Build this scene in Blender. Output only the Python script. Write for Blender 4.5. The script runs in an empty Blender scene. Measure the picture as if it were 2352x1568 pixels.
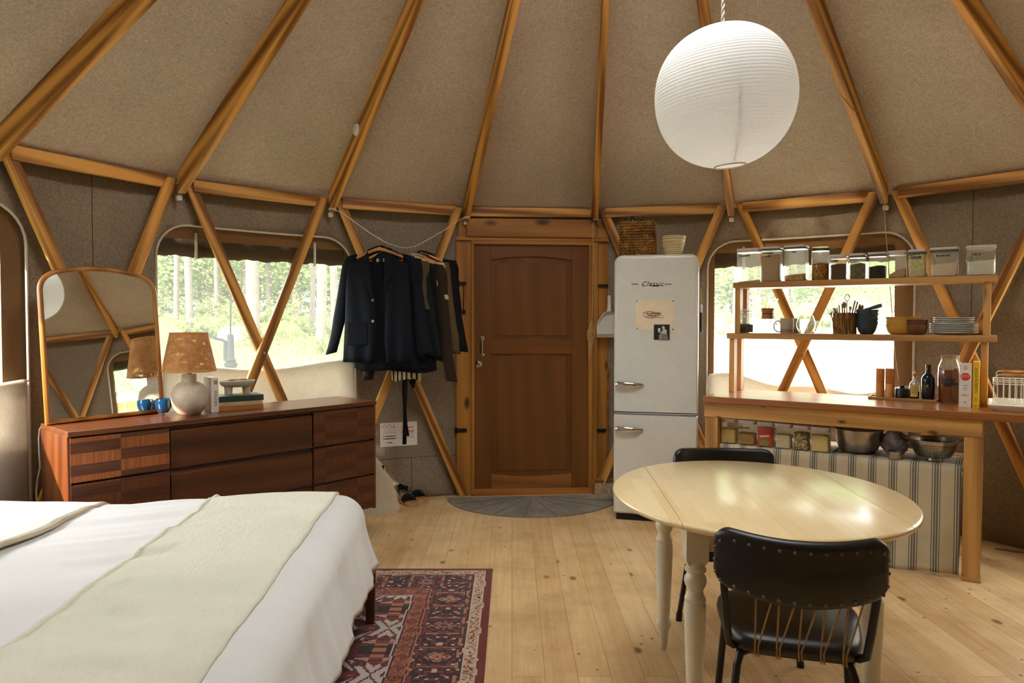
import bpy, bmesh, math, random
from mathutils import Vector, Matrix
random.seed(7)
SC = bpy.context.scene
COL = SC.collection
PI = math.pi
sin, cos, rad = math.sin, math.cos, math.radians

# ------------------------------------------------------------------ camera, sky, sun, exposure
FPX, PITCH, CAMZ = 1624.5, 0.0287, 1.375
cam_data = bpy.data.cameras.new('camera'); cam_data.sensor_width = 36.0
cam_data.lens = FPX / 2352 * 36.0; cam_data.clip_start = 0.02; cam_data.clip_end = 400
cam = bpy.data.objects.new('camera', cam_data); COL.objects.link(cam)
cam.location = (0, 0, CAMZ); cam.rotation_euler = (PI / 2 - PITCH, 0, 0)
SC.camera = cam

world = bpy.data.worlds.new('sky'); SC.world = world; world.use_nodes = True
wn = world.node_tree.nodes; wl = world.node_tree.links
bg = wn['Background']
tc = wn.new('ShaderNodeTexCoord'); sep = wn.new('ShaderNodeSeparateXYZ'); ramp = wn.new('ShaderNodeValToRGB')
wl.new(tc.outputs['Generated'], sep.inputs[0]); wl.new(sep.outputs['Z'], ramp.inputs[0]); wl.new(ramp.outputs[0], bg.inputs[0])
ramp.color_ramp.elements[0].position = 0.0; ramp.color_ramp.elements[0].color = (1.0, 0.98, 0.93, 1)
ramp.color_ramp.elements[1].position = 0.7; ramp.color_ramp.elements[1].color = (0.93, 0.97, 1.0, 1)
SKY = 13.0
bg.inputs[1].default_value = SKY
sun_d = bpy.data.lights.new('sun', 'SUN'); sun_d.energy = 16.0; sun_d.angle = rad(1.0); sun_d.color = (1.0, 0.88, 0.70)
sun = bpy.data.objects.new('sun', sun_d); COL.objects.link(sun)
TO_SUN = Vector((-0.60, -0.72, 0.52)).normalized()
sun.rotation_euler = TO_SUN.to_track_quat('Z', 'Y').to_euler(); sun.location = TO_SUN * 20
VS = SC.view_settings
VS.view_transform = 'Standard'; VS.look = 'None'; VS.gamma = 1.0; VS.use_curve_mapping = False
VS.exposure = 0.2
cy = SC.cycles
cy.max_bounces = 10; cy.diffuse_bounces = 6; cy.glossy_bounces = 4; cy.transmission_bounces = 6; cy.transparent_max_bounces = 24
cy.caustics_reflective = False; cy.caustics_refractive = False
cy.sample_clamp_indirect = 8.0
try: cy.use_denoising = True
except Exception: pass

# ------------------------------------------------------------------ pixel rays (2352 x 1568 frame) to points in the place
def ray(u, v):
    x = (u - 1176) / FPX; y = (784 - v) / FPX; c, s = cos(PITCH), sin(PITCH)
    return Vector((x, c + s * y, -s + c * y))
CAMP = Vector((0, 0, CAMZ))
def at_y(u, v, Y): d = ray(u, v); return CAMP + d * (Y / d.y)
def at_z(u, v, z): d = ray(u, v); return CAMP + d * ((z - CAMZ) / d.z)
def on_plane(u, v, p, n):
    d = ray(u, v); n = Vector(n); return CAMP + d * ((Vector(p) - CAMP).dot(n) / d.dot(n))

# ------------------------------------------------------------------ yurt geometry
CX, CY, R = 0.404, 2.489, 3.106
NB = 19
DD = 2 * PI / NB * 0.985; DS = (2 * PI - DD) / (NB - 1); TH = -0.083
RN = 2.162                                   # height of a rafter's inner lower end
SLOPE = 0.6443
def ang(i): return TH + ((i - 1) * DS + DD / 2 if i >= 1 else i * DS - DD / 2)
def pol(a, r, z): return Vector((CX + r * sin(a), CY + r * cos(a), z))
def node(i, r=R, z=RN): return pol(ang(i), r, z)
RW = 3.2                                     # felt wall radius
def on_wall(u, v, r=RW):
    d = ray(u, v); a = d.x * d.x + d.y * d.y; b = -2 * (d.x * CX + d.y * CY); c = CX * CX + CY * CY - r * r
    t = (-b + math.sqrt(b * b - 4 * a * c)) / 2 / a
    P = CAMP + d * t
    return math.atan2(P.x - CX, P.y - CY), P.z

# ------------------------------------------------------------------ materials
def S(r, g, b):
    f = lambda c: (c / 255 / 12.92) if c / 255 <= 0.04045 else ((c / 255 + 0.055) / 1.055) ** 2.4
    return (f(r), f(g), f(b), 1)
class NT:
    def __init__(s, name):
        s.m = bpy.data.materials.new(name); s.m.use_nodes = True
        s.t = s.m.node_tree; s.n = s.t.nodes; s.l = s.t.links; s.b = s.n['Principled BSDF']; s.out = s.n['Material Output']
    def N(s, typ, **kw):
        x = s.n.new('ShaderNode' + typ)
        for k, v in kw.items():
            if k.startswith('_'): x.inputs[k[1:].replace('_', ' ')].default_value = v
            else: setattr(x, k, v)
        return x
    def L(s, a, b): s.l.new(a, b)
    def coords(s, scale=(1, 1, 1), rot=(0, 0, 0), rnd=True, src='Object'):
        t = s.N('TexCoord'); mp = s.N('Mapping'); mp.inputs['Scale'].default_value = scale; mp.inputs['Rotation'].default_value = rot
        if rnd:
            oi = s.N('ObjectInfo'); mu = s.N('VectorMath', operation='SCALE'); mu.inputs[0].default_value = (7.3, 11.9, 5.1)
            s.L(oi.outputs['Random'], mu.inputs['Scale'])
            ad = s.N('VectorMath', operation='ADD'); s.L(t.outputs[src], ad.inputs[0]); s.L(mu.outputs[0], ad.inputs[1]); s.L(ad.outputs[0], mp.inputs[0])
        else: s.L(t.outputs[src], mp.inputs[0])
        return mp.outputs[0]
    def noise(s, vec, scale, detail=3, rough=0.5, dist=0.0):
        x = s.N('TexNoise'); x.inputs['Scale'].default_value = scale; x.inputs['Detail'].default_value = detail
        x.inputs['Roughness'].default_value = rough; x.inputs['Distortion'].default_value = dist
        if vec is not None: s.L(vec, x.inputs['Vector'])
        return x.outputs['Fac']
    def ramp(s, fac, *stops, interp='LINEAR'):
        r = s.N('ValToRGB'); e = r.color_ramp.elements; r.color_ramp.interpolation = interp
        while len(e) < len(stops): e.new(0.5)
        for i, (p, c) in enumerate(stops): e[i].position = p; e[i].color = c if len(c) == 4 else (*c, 1)
        s.L(fac, r.inputs[0]); return r.outputs[0]
    def mix(s, fac, a, b, mode='MIX'):
        x = s.N('Mix', data_type='RGBA', blend_type=mode)
        for v, k in ((fac, 0), (a, 6), (b, 7)):
            if hasattr(v, 'is_linked') or hasattr(v, 'links'): s.L(v, x.inputs[k])
            else: x.inputs[k].default_value = v
        return x.outputs[2]
    def math(s, op, a, b=0.0, c=None):
        x = s.N('Math', operation=op)
        for i, v in enumerate((a, b) if c is None else (a, b, c)):
            if hasattr(v, 'links'): s.L(v, x.inputs[i])
            else: x.inputs[i].default_value = v
        return x.outputs[0]
    def bump(s, h, strength=0.3, dist=0.01):
        x = s.N('Bump'); x.inputs['Strength'].default_value = strength; x.inputs['Distance'].default_value = dist
        s.L(h, x.inputs['Height']); s.L(x.outputs[0], s.b.inputs['Normal'])
    def set(s, col=None, rough=0.5, metal=0.0, spec=0.5, **kw):
        if col is not None:
            if hasattr(col, 'links'): s.L(col, s.b.inputs['Base Color'])
            else: s.b.inputs['Base Color'].default_value = col
        if hasattr(rough, 'links'): s.L(rough, s.b.inputs['Roughness'])
        else: s.b.inputs['Roughness'].default_value = rough
        s.b.inputs['Metallic'].default_value = metal; s.b.inputs['Specular IOR Level'].default_value = spec
        for k, v in kw.items(): s.b.inputs[k.replace('_', ' ')].default_value = v
        return s.m

def plain(name, col, rough=0.5, metal=0.0, spec=0.5, var=0.06, nscale=14, bump=0.0, **kw):
    t = NT(name); v = t.coords()
    n = t.noise(v, nscale, 4, 0.6)
    dk = tuple(c * (1 - var * 2) for c in col[:3]) + (1,); lt = tuple(min(1, c * (1 + var * 2)) for c in col[:3]) + (1,)
    if bump: t.bump(t.noise(v, nscale * 6, 3), bump, 0.004)
    return t.set(t.ramp(n, (0.3, dk), (0.7, lt)), rough, metal, spec, **kw)

def wood(name, dark, light, axis='X', rough=0.5, ring=1.0, streak=38, contrast=1.0, knots=0.0, spec=0.4, coat=0.0, lo=0.28, hi=0.72):
    t = NT(name)
    sc = {'X': (0.55, 9, 9), 'Y': (9, 0.55, 9), 'Z': (9, 9, 0.55)}[axis]
    v = t.coords(sc)
    base = t.noise(v, 0.9 * ring, 2, 0.5, 0.4)
    lines = t.N('TexWave', wave_type='BANDS', bands_direction='DIAGONAL', wave_profile='SIN')
    lines.inputs['Scale'].default_value = 0.55 * ring; lines.inputs['Distortion'].default_value = 5.0
    lines.inputs['Detail'].default_value = 2.0; lines.inputs['Detail Scale'].default_value = 0.6
    t.L(v, lines.inputs['Vector'])
    sc2 = {'X': (0.6, streak, streak), 'Y': (streak, 0.6, streak), 'Z': (streak, streak, 0.6)}[axis]
    v2 = t.coords(sc2); fine = t.noise(v2, 2.2, 3, 0.6)
    f = t.math('ADD', t.math('MULTIPLY', base, 0.45), t.math('ADD', t.math('MULTIPLY', lines.outputs['Fac'], 0.30 * contrast), t.math('MULTIPLY', fine, 0.30)))
    col = t.ramp(f, (lo, dark), (hi, light))
    oi = t.N('ObjectInfo')
    hv = t.N('HueSaturation'); t.L(t.math('MULTIPLY_ADD', oi.outputs['Random'], 0.22, 0.89), hv.inputs['Value']); t.L(col, hv.inputs['Color'])
    col = hv.outputs[0]
    if knots:
        vk = t.coords({'X': (2.2, 5, 5), 'Y': (5, 2.2, 5), 'Z': (5, 5, 2.2)}[axis])
        vo = t.N('TexVoronoi'); vo.inputs['Scale'].default_value = knots; t.L(vk, vo.inputs['Vector'])
        kf = t.ramp(vo.outputs['Distance'], (0.09, (1, 1, 1)), (0.20, (0, 0, 0)))
        col = t.mix(kf, col, tuple(c * 0.28 for c in dark[:3]) + (1,))
    t.bump(f, 0.12, 0.003)
    m = t.set(col, rough, 0, spec)
    if coat: t.b.inputs['Coat Weight'].default_value = coat; t.b.inputs['Coat Roughness'].default_value = 0.25
    return m

def felt(name, a, b, scale=1.0, bump=0.35):
    t = NT(name); v = t.coords((1, 1, 1), rnd=False)
    n1 = t.noise(v, 170 * scale, 3, 0.75); n2 = t.noise(v, 2.0, 3, 0.6); n3 = t.noise(v, 55 * scale, 3, 0.7)
    f = t.math('ADD', t.math('MULTIPLY', n1, 0.62), t.math('ADD', t.math('MULTIPLY', n2, 0.16), t.math('MULTIPLY', n3, 0.26)))
    c = t.ramp(f, (0.36, a), (0.68, b)); t.bump(n1, bump, 0.004)
    return t.set(c, 0.95, 0, 0.1, Sheen_Weight=0.15)

def fabric(name, col, rough=0.9, weave=350, var=0.10, bump=0.25, sheen=0.1, transl=0.0):
    t = NT(name); v = t.coords(rnd=False)
    n = t.noise(v, weave, 2, 0.7); n2 = t.noise(v, 5, 4, 0.6)
    dk = tuple(c * (1 - var * 2) for c in col[:3]) + (1,); lt = tuple(min(1, c * (1 + var)) for c in col[:3]) + (1,)
    c = t.ramp(t.math('ADD', t.math('MULTIPLY', n, 0.5), t.math('MULTIPLY', n2, 0.5)), (0.3, dk), (0.7, lt))
    t.bump(n, bump, 0.002)
    m = t.set(c, rough, 0, 0.15, Sheen_Weight=sheen)
    if transl:
        tr = t.N('BsdfTranslucent'); t.L(c, tr.inputs[0]); mx = t.N('MixShader'); mx.inputs[0].default_value = transl
        t.L(t.b.outputs[0], mx.inputs[1]); t.L(tr.outputs[0], mx.inputs[2]); t.L(mx.outputs[0], t.out.inputs[0])
    return m

def clear(name, tint=(0.97, 0.98, 0.95, 1), refl=0.12, rough=0.06, edge=0.75):
    """thin clear glass or plastic: transparent, with a sharp reflection that grows at grazing angles"""
    t = NT(name); tr = t.N('BsdfTransparent'); tr.inputs[0].default_value = tint
    gl = t.N('BsdfGlossy'); gl.inputs['Roughness'].default_value = rough; gl.inputs[0].default_value = (0.95, 0.97, 0.95, 1)
    lw = t.N('LayerWeight'); lw.inputs[0].default_value = 0.35
    f = t.math('MULTIPLY_ADD', t.math('POWER', lw.outputs['Facing'], 2.5), edge - refl, refl)
    mx = t.N('MixShader'); t.L(f, mx.inputs[0]); t.L(tr.outputs[0], mx.inputs[1]); t.L(gl.outputs[0], mx.inputs[2]); t.L(mx.outputs[0], t.out.inputs[0])
    return t.m

MT = {}
MT['beam'] = wood('fir_beam', S(128, 78, 26), S(226, 168, 86), 'X', 0.5, 1.3, contrast=0.85, lo=0.37, hi=0.62)
MT['door_frame'] = wood('cedar_frame', S(138, 86, 28), S(204, 144, 62), 'Z', 0.5, 0.8, knots=1.4, contrast=0.7)
MT['door_head'] = wood('cedar_header', S(130, 80, 26), S(196, 136, 58), 'X', 0.5, 0.8, knots=1.2, contrast=0.7)
MT['door_leaf'] = wood('door_stile_wood', S(96, 56, 18), S(124, 76, 30), 'Z', 0.45, 0.8, contrast=0.4)
MT['door_rail'] = wood('door_rail_wood', S(98, 57, 19), S(128, 78, 31), 'X', 0.45, 0.8, contrast=0.5)
MT['door_sill'] = wood('door_sill_wood', S(120, 72, 30), S(170, 112, 54), 'X', 0.5, 0.8)
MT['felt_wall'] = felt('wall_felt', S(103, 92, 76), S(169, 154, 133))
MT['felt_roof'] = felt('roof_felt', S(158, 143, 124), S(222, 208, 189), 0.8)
MT['canvas_brown'] = fabric('brown_canvas', S(120, 90, 58), weave=260)
MT['canvas_dark'] = fabric('dark_canvas', S(70, 58, 40), weave=260)
MT['flap'] = fabric('felt_flap', S(216, 208, 194), weave=120, bump=0.5, transl=0.45)
MT['piping'] = plain('pale_piping', S(186, 176, 160), 0.8)
MT['black'] = plain('black_iron', S(22, 20, 18), 0.45, 0.3)
MT['chrome'] = plain('chrome', S(222, 222, 222), 0.12, 1.0, var=0.02)
MT['steel'] = plain('brushed_steel', S(176, 172, 166), 0.28, 1.0, var=0.05, nscale=40)
MT['white'] = plain('white_plastic', S(226, 222, 212), 0.4, var=0.03)
MT['cord_white'] = plain('white_cord', S(222, 214, 196), 0.8)
MT['rope'] = plain('tan_rope', S(190, 158, 108), 0.9, var=0.15, nscale=90)

# ------------------------------------------------------------------ mesh builder
class MB:
    def __init__(s): s.v = []; s.f = []; s.mi = []; s.cur = 0
    def add(s, vs, fs, M=None):
        o = len(s.v)
        s.v += [tuple((M @ Vector(p)) if M else p) for p in vs]
        s.f += [tuple(i + o for i in f) for f in fs]; s.mi += [s.cur] * len(fs); return s
    def box(s, x0, x1, y0, y1, z0, z1, M=None):
        vs = [(x, y, z) for z in (z0, z1) for y in (y0, y1) for x in (x0, x1)]
        return s.add(vs, [(0, 2, 3, 1), (4, 5, 7, 6), (0, 1, 5, 4), (2, 6, 7, 3), (0, 4, 6, 2), (1, 3, 7, 5)], M)
    def grid(s, rows, cu=False, cv=False, flip=False, M=None):
        nu, nv = len(rows), len(rows[0]); vs = [tuple(p) for r in rows for p in r]; fs = []
        for i in range(nu if cu else nu - 1):
            for j in range(nv if cv else nv - 1):
                a, b, c, d = i * nv + j, i * nv + (j + 1) % nv, ((i + 1) % nu) * nv + (j + 1) % nv, ((i + 1) % nu) * nv + j
                fs.append((d, c, b, a) if flip else (a, b, c, d))
        return s.add(vs, fs, M)
    def lathe(s, prof, n=32, M=None, wob=None):
        """profile (r, z) bottom to top, outside going up; ends at r=0 close themselves"""
        vs = []; fs = []; rings = []
        for k, (r, z) in enumerate(prof):
            if r < 1e-6: rings.append([len(vs)]); vs.append((0, 0, z))
            else:
                rings.append(list(range(len(vs), len(vs) + n)))
                for j in range(n):
                    a = 2 * PI * j / n; rr = r * (wob(a, z) if wob else 1); vs.append((rr * cos(a), rr * sin(a), z))
        for A, B in zip(rings, rings[1:]):
            for j in range(n):
                k = (j + 1) % n
                if len(A) == 1 and len(B) > 1: fs.append((A[0], B[k], B[j]))
                elif len(B) == 1 and len(A) > 1: fs.append((A[j], A[k], B[0]))
                elif len(A) > 1 and len(B) > 1: fs.append((A[j], A[k], B[k], B[j]))
        return s.add(vs, fs, M)
    def tube(s, pts, r, n=10, closed=False, caps=True, flat=1.0):
        pts = [Vector(p) for p in pts]; m = len(pts); rr = r if hasattr(r, '__len__') else [r] * m
        rows = []; up = None
        for i, p in enumerate(pts):
            if closed: d = pts[(i + 1) % m] - pts[i - 1]
            else: d = pts[min(i + 1, m - 1)] - pts[max(i - 1, 0)]
            d = d.normalized() if d.length > 1e-9 else Vector((0, 0, 1))
            if up is None:
                up = Vector((0, 0, 1)) if abs(d.z) < 0.9 else Vector((1, 0, 0))
            x = d.cross(up)
            if x.length < 1e-6: x = d.cross(Vector((0.3, 1, 0.2)))
            x.normalize(); y = x.cross(d).normalized(); up = y
            rows.append([p + x * (rr[i] * cos(2 * PI * j / n)) + y * (rr[i] * flat * sin(2 * PI * j / n)) for j in range(n)])
        o = len(s.v); s.grid(rows, closed, True)
        if caps and not closed:
            s.f.append(tuple(o + j for j in range(n - 1, -1, -1))); s.f.append(tuple(o + (m - 1) * n + j for j in range(n))); s.mi += [s.cur] * 2
        return s
    def cyl(s, p0, p1, r0, r1=None, n=20): return s.tube([p0, p1], [r0, r0 if r1 is None else r1], n)
    def prism(s, poly, h0, h1, M=None):
        """poly (x, y) counter-clockwise, extruded along z"""
        n = len(poly); vs = [(x, y, h0) for x, y in poly] + [(x, y, h1) for x, y in poly]
        fs = [tuple(range(n - 1, -1, -1)), tuple(range(n, 2 * n))] + [(i, (i + 1) % n, n + (i + 1) % n, n + i) for i in range(n)]
        return s.add(vs, fs, M)
    def ball(s, c, r, n=16, m=10, sc=(1, 1, 1)):
        prof = [(r * sin(PI * k / m), -r * cos(PI * k / m)) for k in range(m + 1)]; prof[0] = (0, -r); prof[-1] = (0, r)
        return s.lathe(prof, n, Matrix.Translation(c) @ Matrix.Diagonal((*sc, 1)))
    def build(s, name, mats, parent=None, loc=None, rot=None, smooth=30, bevel=0.0, seg=2, sub=0, solid=0.0):
        me = bpy.data.meshes.new(name); me.from_pydata(s.v, [], s.f); me.validate(); 
        for m in (mats if isinstance(mats, (list, tuple)) else [mats]): me.materials.append(m)
        if len(me.materials) > 1 and len(me.polygons) == len(s.mi): me.polygons.foreach_set('material_index', s.mi)
        if smooth:
            me.polygons.foreach_set('use_smooth', [True] * len(me.polygons)); me.update()
            me.set_sharp_from_angle(angle=rad(smooth))
        o = bpy.data.objects.new(name, me); COL.objects.link(o)
        if parent: o.parent = parent
        if loc is not None: o.location = loc
        if rot is not None: o.rotation_euler = rot
        if solid: q = o.modifiers.new('t', 'SOLIDIFY'); q.thickness = solid; q.offset = 0
        if bevel: q = o.modifiers.new('b', 'BEVEL'); q.width = bevel; q.segments = seg; q.limit_method = 'ANGLE'; q.angle_limit = rad(40); q.harden_normals = True
        if sub: q = o.modifiers.new('s', 'SUBSURF'); q.levels = sub; q.render_levels = sub
        return o
def smooth_pts(pts, m=6):
    P = [Vector(p) for p in pts]; out = []
    for i in range(len(P) - 1):
        a, b, c, d = P[max(i - 1, 0)], P[i], P[i + 1], P[min(i + 2, len(P) - 1)]
        for j in range(m):
            t = j / m; out.append(0.5 * ((2 * b) + (c - a) * t + (2 * a - 5 * b + 4 * c - d) * t * t + (3 * b - a - 3 * c + d) * t ** 3))
    return out + [P[-1]]
def T(x, y, z): return Matrix.Translation((x, y, z))
def RZ(a): return Matrix.Rotation(a, 4, 'Z')
def RX(a): return Matrix.Rotation(a, 4, 'X')
def RY(a): return Matrix.Rotation(a, 4, 'Y')
def rrect(w, h, r, n=5, cx=0, cy=0):
    out = []
    for k, (sx, sy) in enumerate(((1, 1), (-1, 1), (-1, -1), (1, -1))):
        for j in range(n + 1):
            a = PI / 2 * (k + j / n); out.append((cx + sx * (w / 2 - r) + r * cos(a), cy + sy * (h / 2 - r) + r * sin(a)))
    return out
def bx(name, mat, parent, x0, x1, y0, y1, z0, z1, bevel=0.003, **kw):
    return MB().box(x0, x1, y0, y1, z0, z1).build(name, mat, parent, bevel=bevel, **kw)

def tag(o, label, cat, group=None, kind=None):
    o['label'] = label; o['category'] = cat
    if group: o['group'] = group
    if kind: o['kind'] = kind
    return o
def thing(name, label, cat, loc=(0, 0, 0), rz=0.0, group=None, rot=None):
    o = bpy.data.objects.new(name, None); COL.objects.link(o); o.empty_display_size = 0.05
    o.location = loc; o.rotation_euler = rot if rot else (0, 0, rz)
    return tag(o, label, cat, group)
def struct(o, label=None, cat=None):
    o['kind'] = 'structure'
    if label: o['label'] = label
    if cat: o['category'] = cat
    return o
def kids(o): return [c for c in bpy.data.objects if c.parent == o]
def copy_tree(o, parent=None):
    c = o.copy(); COL.objects.link(c); c.parent = parent
    for ch in kids(o): copy_tree(ch, c)
    return c
def text(body, size, mat, parent, loc, rot, name='lettering', extrude=0.0004, shear=0.0, align='CENTER', space=1.0):
    cu = bpy.data.curves.new(name, 'FONT'); cu.body = body; cu.size = size; cu.extrude = extrude; cu.shear = shear
    cu.align_x = align; cu.align_y = 'CENTER'; cu.space_character = space
    tmp = bpy.data.objects.new(name, cu); COL.objects.link(tmp); bpy.context.view_layer.update()
    me = bpy.data.meshes.new_from_object(tmp.evaluated_get(bpy.context.evaluated_depsgraph_get())); bpy.data.objects.remove(tmp)
    me.materials.clear(); me.materials.append(mat); o = bpy.data.objects.new(name, me); COL.objects.link(o); o.parent = parent
    o.location = loc; o.rotation_euler = rot; return o
def frame_x(A, B, up=(0, 0, 1)):
    """matrix with X along A->B, Z as close to `up` as can be, origin at A"""
    A, B = Vector(A), Vector(B); x = (B - A).normalized(); y = Vector(up).cross(x).normalized(); z = x.cross(y)
    m = Matrix((x, y, z)).transposed().to_4x4(); m.translation = A; return m, (B - A).length
def beam(name, mat, A, B, w, t, up=(0, 0, 1), parent=None, bevel=0.004, off=(0, 0)):
    """a plank from A to B: width w across (local y), thickness t (local z)"""
    m, L = frame_x(A, B, up)
    o = MB().box(0, L, -w / 2 + off[0], w / 2 + off[0], -t / 2 + off[1], t / 2 + off[1]).build(name, mat, parent, bevel=bevel)
    o.matrix_world = m if not parent else m
    return o
# ------------------------------------------------------------------ floor
FLOOR_PLANK = 0.128
t = NT('pine_floor')
co = t.N('TexCoord'); mp = t.N('Mapping'); mp.inputs['Rotation'].default_value = (0, 0, rad(90)); t.L(co.outputs['Object'], mp.inputs[0])
br = t.N('TexBrick'); br.offset = 0.37; br.inputs['Scale'].default_value = 1.0; br.inputs['Brick Width'].default_value = 7.3; br.inputs['Row Height'].default_value = FLOOR_PLANK
br.inputs['Mortar Size'].default_value = 0.0014; br.inputs['Mortar Smooth'].default_value = 0.1; br.inputs['Bias'].default_value = 0.0
br.inputs['Color1'].default_value = (0.0, 0.0, 0.0, 1); br.inputs['Color2'].default_value = (1, 1, 1, 1); br.inputs['Mortar'].default_value = (0.5, 0.5, 0.5, 1)
t.L(mp.outputs[0], br.inputs['Vector'])
shift = t.N('VectorMath', operation='SCALE'); shift.inputs[0].default_value = (3.0, 17.0, 0); t.L(br.outputs['Color'], shift.inputs['Scale'])
ad = t.N('VectorMath', operation='ADD'); t.L(co.outputs['Object'], ad.inputs[0]); t.L(shift.outputs[0], ad.inputs[1])
m1 = t.N('Mapping'); m1.inputs['Scale'].default_value = (14, 0.8, 1); t.L(ad.outputs[0], m1.inputs[0])
grain = t.noise(m1.outputs[0], 1.6, 4, 0.6, 0.6)
m2 = t.N('Mapping'); m2.inputs['Scale'].default_value = (70, 1.6, 1); t.L(ad.outputs[0], m2.inputs[0])
fine = t.noise(m2.outputs[0], 2.0, 3, 0.6)
wear = t.noise(co.outputs['Object'], 2.4, 5, 0.65); wear2 = t.noise(co.outputs['Object'], 9.0, 5, 0.7)
f = t.math('ADD', t.math('MULTIPLY', grain, 0.5), t.math('ADD', t.math('MULTIPLY', fine, 0.25), t.math('MULTIPLY', br.outputs['Color'], 0.18)))
col = t.ramp(f, (0.25, S(192, 150, 94)), (0.75, S(236, 206, 156)))
col = t.mix(t.ramp(wear, (0.45, (0, 0, 0)), (0.72, (0.55, 0.55, 0.55))), col, S(158, 120, 72))
col = t.mix(t.ramp(wear2, (0.60, (0, 0, 0)), (0.82, (0.45, 0.45, 0.45))), col, S(132, 100, 62))
vk = t.N('TexVoronoi'); vk.inputs['Scale'].default_value = 4.2; m3 = t.N('Mapping'); m3.inputs['Scale'].default_value = (1.0, 0.62, 1); t.L(ad.outputs[0], m3.inputs[0]); t.L(m3.outputs[0], vk.inputs['Vector'])
kn = t.ramp(vk.outputs['Distance'], (0.045, (0.85, 0.85, 0.85)), (0.10, (0, 0, 0)))
col = t.mix(kn, col, S(104, 66, 34))
vd = t.N('TexVoronoi'); vd.inputs['Scale'].default_value = 9.0; t.L(co.outputs['Object'], vd.inputs['Vector'])
dn = t.ramp(vd.outputs['Distance'], (0.04, (0.9, 0.9, 0.9)), (0.085, (0, 0, 0)))
col = t.mix(dn, col, S(70, 48, 28))
col = t.mix(t.math('MULTIPLY', br.outputs['Fac'], 0.6), col, S(124, 90, 52))
t.bump(t.math('SUBTRACT', t.math('MULTIPLY', f, 0.2), br.outputs['Fac']), 0.25, 0.004)
MT['floor'] = t.set(col, t.ramp(wear, (0.3, (0.42,) * 3), (0.7, (0.6,) * 3)), 0, 0.4)
mb = MB(); n = 72
mb.add([pol(2 * PI * k / n, 3.35, 0) for k in range(n)] + [pol(2 * PI * k / n, 3.35, -0.08) for k in range(n)],
       [tuple(range(n - 1, -1, -1)), tuple(range(n, 2 * n))] + [(i, (i + 1) % n, n + (i + 1) % n, n + i) for i in range(n)])
struct(mb.build('floor', MT['floor'], smooth=0), 'worn pine plank floor of the round tent room', 'floor')

# ------------------------------------------------------------------ felt wall with window openings (unrolled, then bent round)
def hole_loop(a0, a1, z0, z1, r, n=7, rb=None):
    """rounded rectangle in (arc angle, z), as (s, z) with s = angle * RW"""
    s0, s1 = a0 * RW, a1 * RW; rb = r if rb is None else rb; out = []
    for k, (cx, cz, rr) in enumerate(((s1 - r, z1 - r, r), (s0 + r, z1 - r, r), (s0 + rb, z0 + rb, rb), (s1 - rb, z0 + rb, rb))):
        for j in range(n + 1):
            a = PI / 2 * (k + j / n); out.append((cx + rr * cos(a), cz + rr * sin(a)))
    return out
def sheet(name, mat, a0, a1, z0, z1, holes, r, thick=0.006, parent=None):
    bm = bmesh.new()
    def loop(pts):
        vs = [bm.verts.new((x, y, 0)) for x, y in pts]
        return [bm.edges.new((vs[i], vs[(i + 1) % len(vs)])) for i in range(len(vs))]
    es = loop([(a0 * RW, z0), (a1 * RW, z0), (a1 * RW, z1), (a0 * RW, z1)])
    for h in holes: es += loop(h)
    bmesh.ops.triangle_fill(bm, use_beauty=True, use_dissolve=False, edges=es, normal=(0, 0, 1))
    step = rad(3.0); k = int((a1 - a0) / step)
    for i in range(1, k + 1):
        bmesh.ops.bisect_plane(bm, geom=bm.verts[:] + bm.edges[:] + bm.faces[:], plane_co=((a0 + i * (a1 - a0) / (k + 1)) * RW, 0, 0), plane_no=(1, 0, 0), dist=1e-5)
    for v in bm.verts:
        a, z = v.co.x / RW, v.co.y; v.co = pol(a, r, z)
    bmesh.ops.recalc_face_normals(bm, faces=bm.faces)
    me = bpy.data.meshes.new(name); bm.to_mesh(me); bm.free(); me.materials.append(mat)
    me.polygons.foreach_set('use_smooth', [True] * len(me.polygons))
    o = bpy.data.objects.new(name, me); COL.objects.link(o); o.parent = parent
    q = o.modifiers.new('t', 'SOLIDIFY'); q.thickness = thick; q.offset = 0
    return o
def A(deg): return rad(deg)
# window openings: felt hole (outer) and canvas opening behind it; angles in degrees round the yurt, clockwise from +y
WIN = {1: dict(felt=(-54.2, -29.9, 0.62, 1.985), open=(-53.7, -30.6, 0.80, 1.90), side='left of the door'),
       2: dict(felt=(20.3, 45.6, 0.62, 1.985), open=(21.2, 43.2, 0.72, 1.90), side='right of the door'),
       3: dict(felt=(-92.5, -67.4, 0.62, 1.985), open=(-91.8, -69.3, 0.80, 1.90), side='at the left end of the room'),
       4: dict(felt=(60.0, 83.6, 0.62, 1.985), open=(60.8, 82.6, 0.75, 1.88), side='reflected in the mirror')}
WALL_TOP = 2.25
def felt_hole(k):
    a0, a1, z0, z1 = WIN[k]['felt']; return hole_loop(A(a0), A(a1), z0, z1, 0.21)
dl, dr = ang(0) + rad(0.15), ang(1) + rad(0.35)                     # the door bay
door_hole = [(dl * RW, 0.0), (dr * RW, 0.0), (dr * RW, 2.16), (dl * RW, 2.16)]
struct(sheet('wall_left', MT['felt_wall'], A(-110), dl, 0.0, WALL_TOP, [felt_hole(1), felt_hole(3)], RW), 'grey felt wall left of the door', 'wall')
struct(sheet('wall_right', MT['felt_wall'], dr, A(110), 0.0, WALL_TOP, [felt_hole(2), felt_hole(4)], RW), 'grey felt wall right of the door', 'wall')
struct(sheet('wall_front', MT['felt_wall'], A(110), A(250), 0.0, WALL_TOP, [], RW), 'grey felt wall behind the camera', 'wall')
struct(sheet('wall_back', MT['felt_wall'], dl, dr, 2.13, WALL_TOP, [], RW), 'strip of felt above the door', 'wall')
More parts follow.
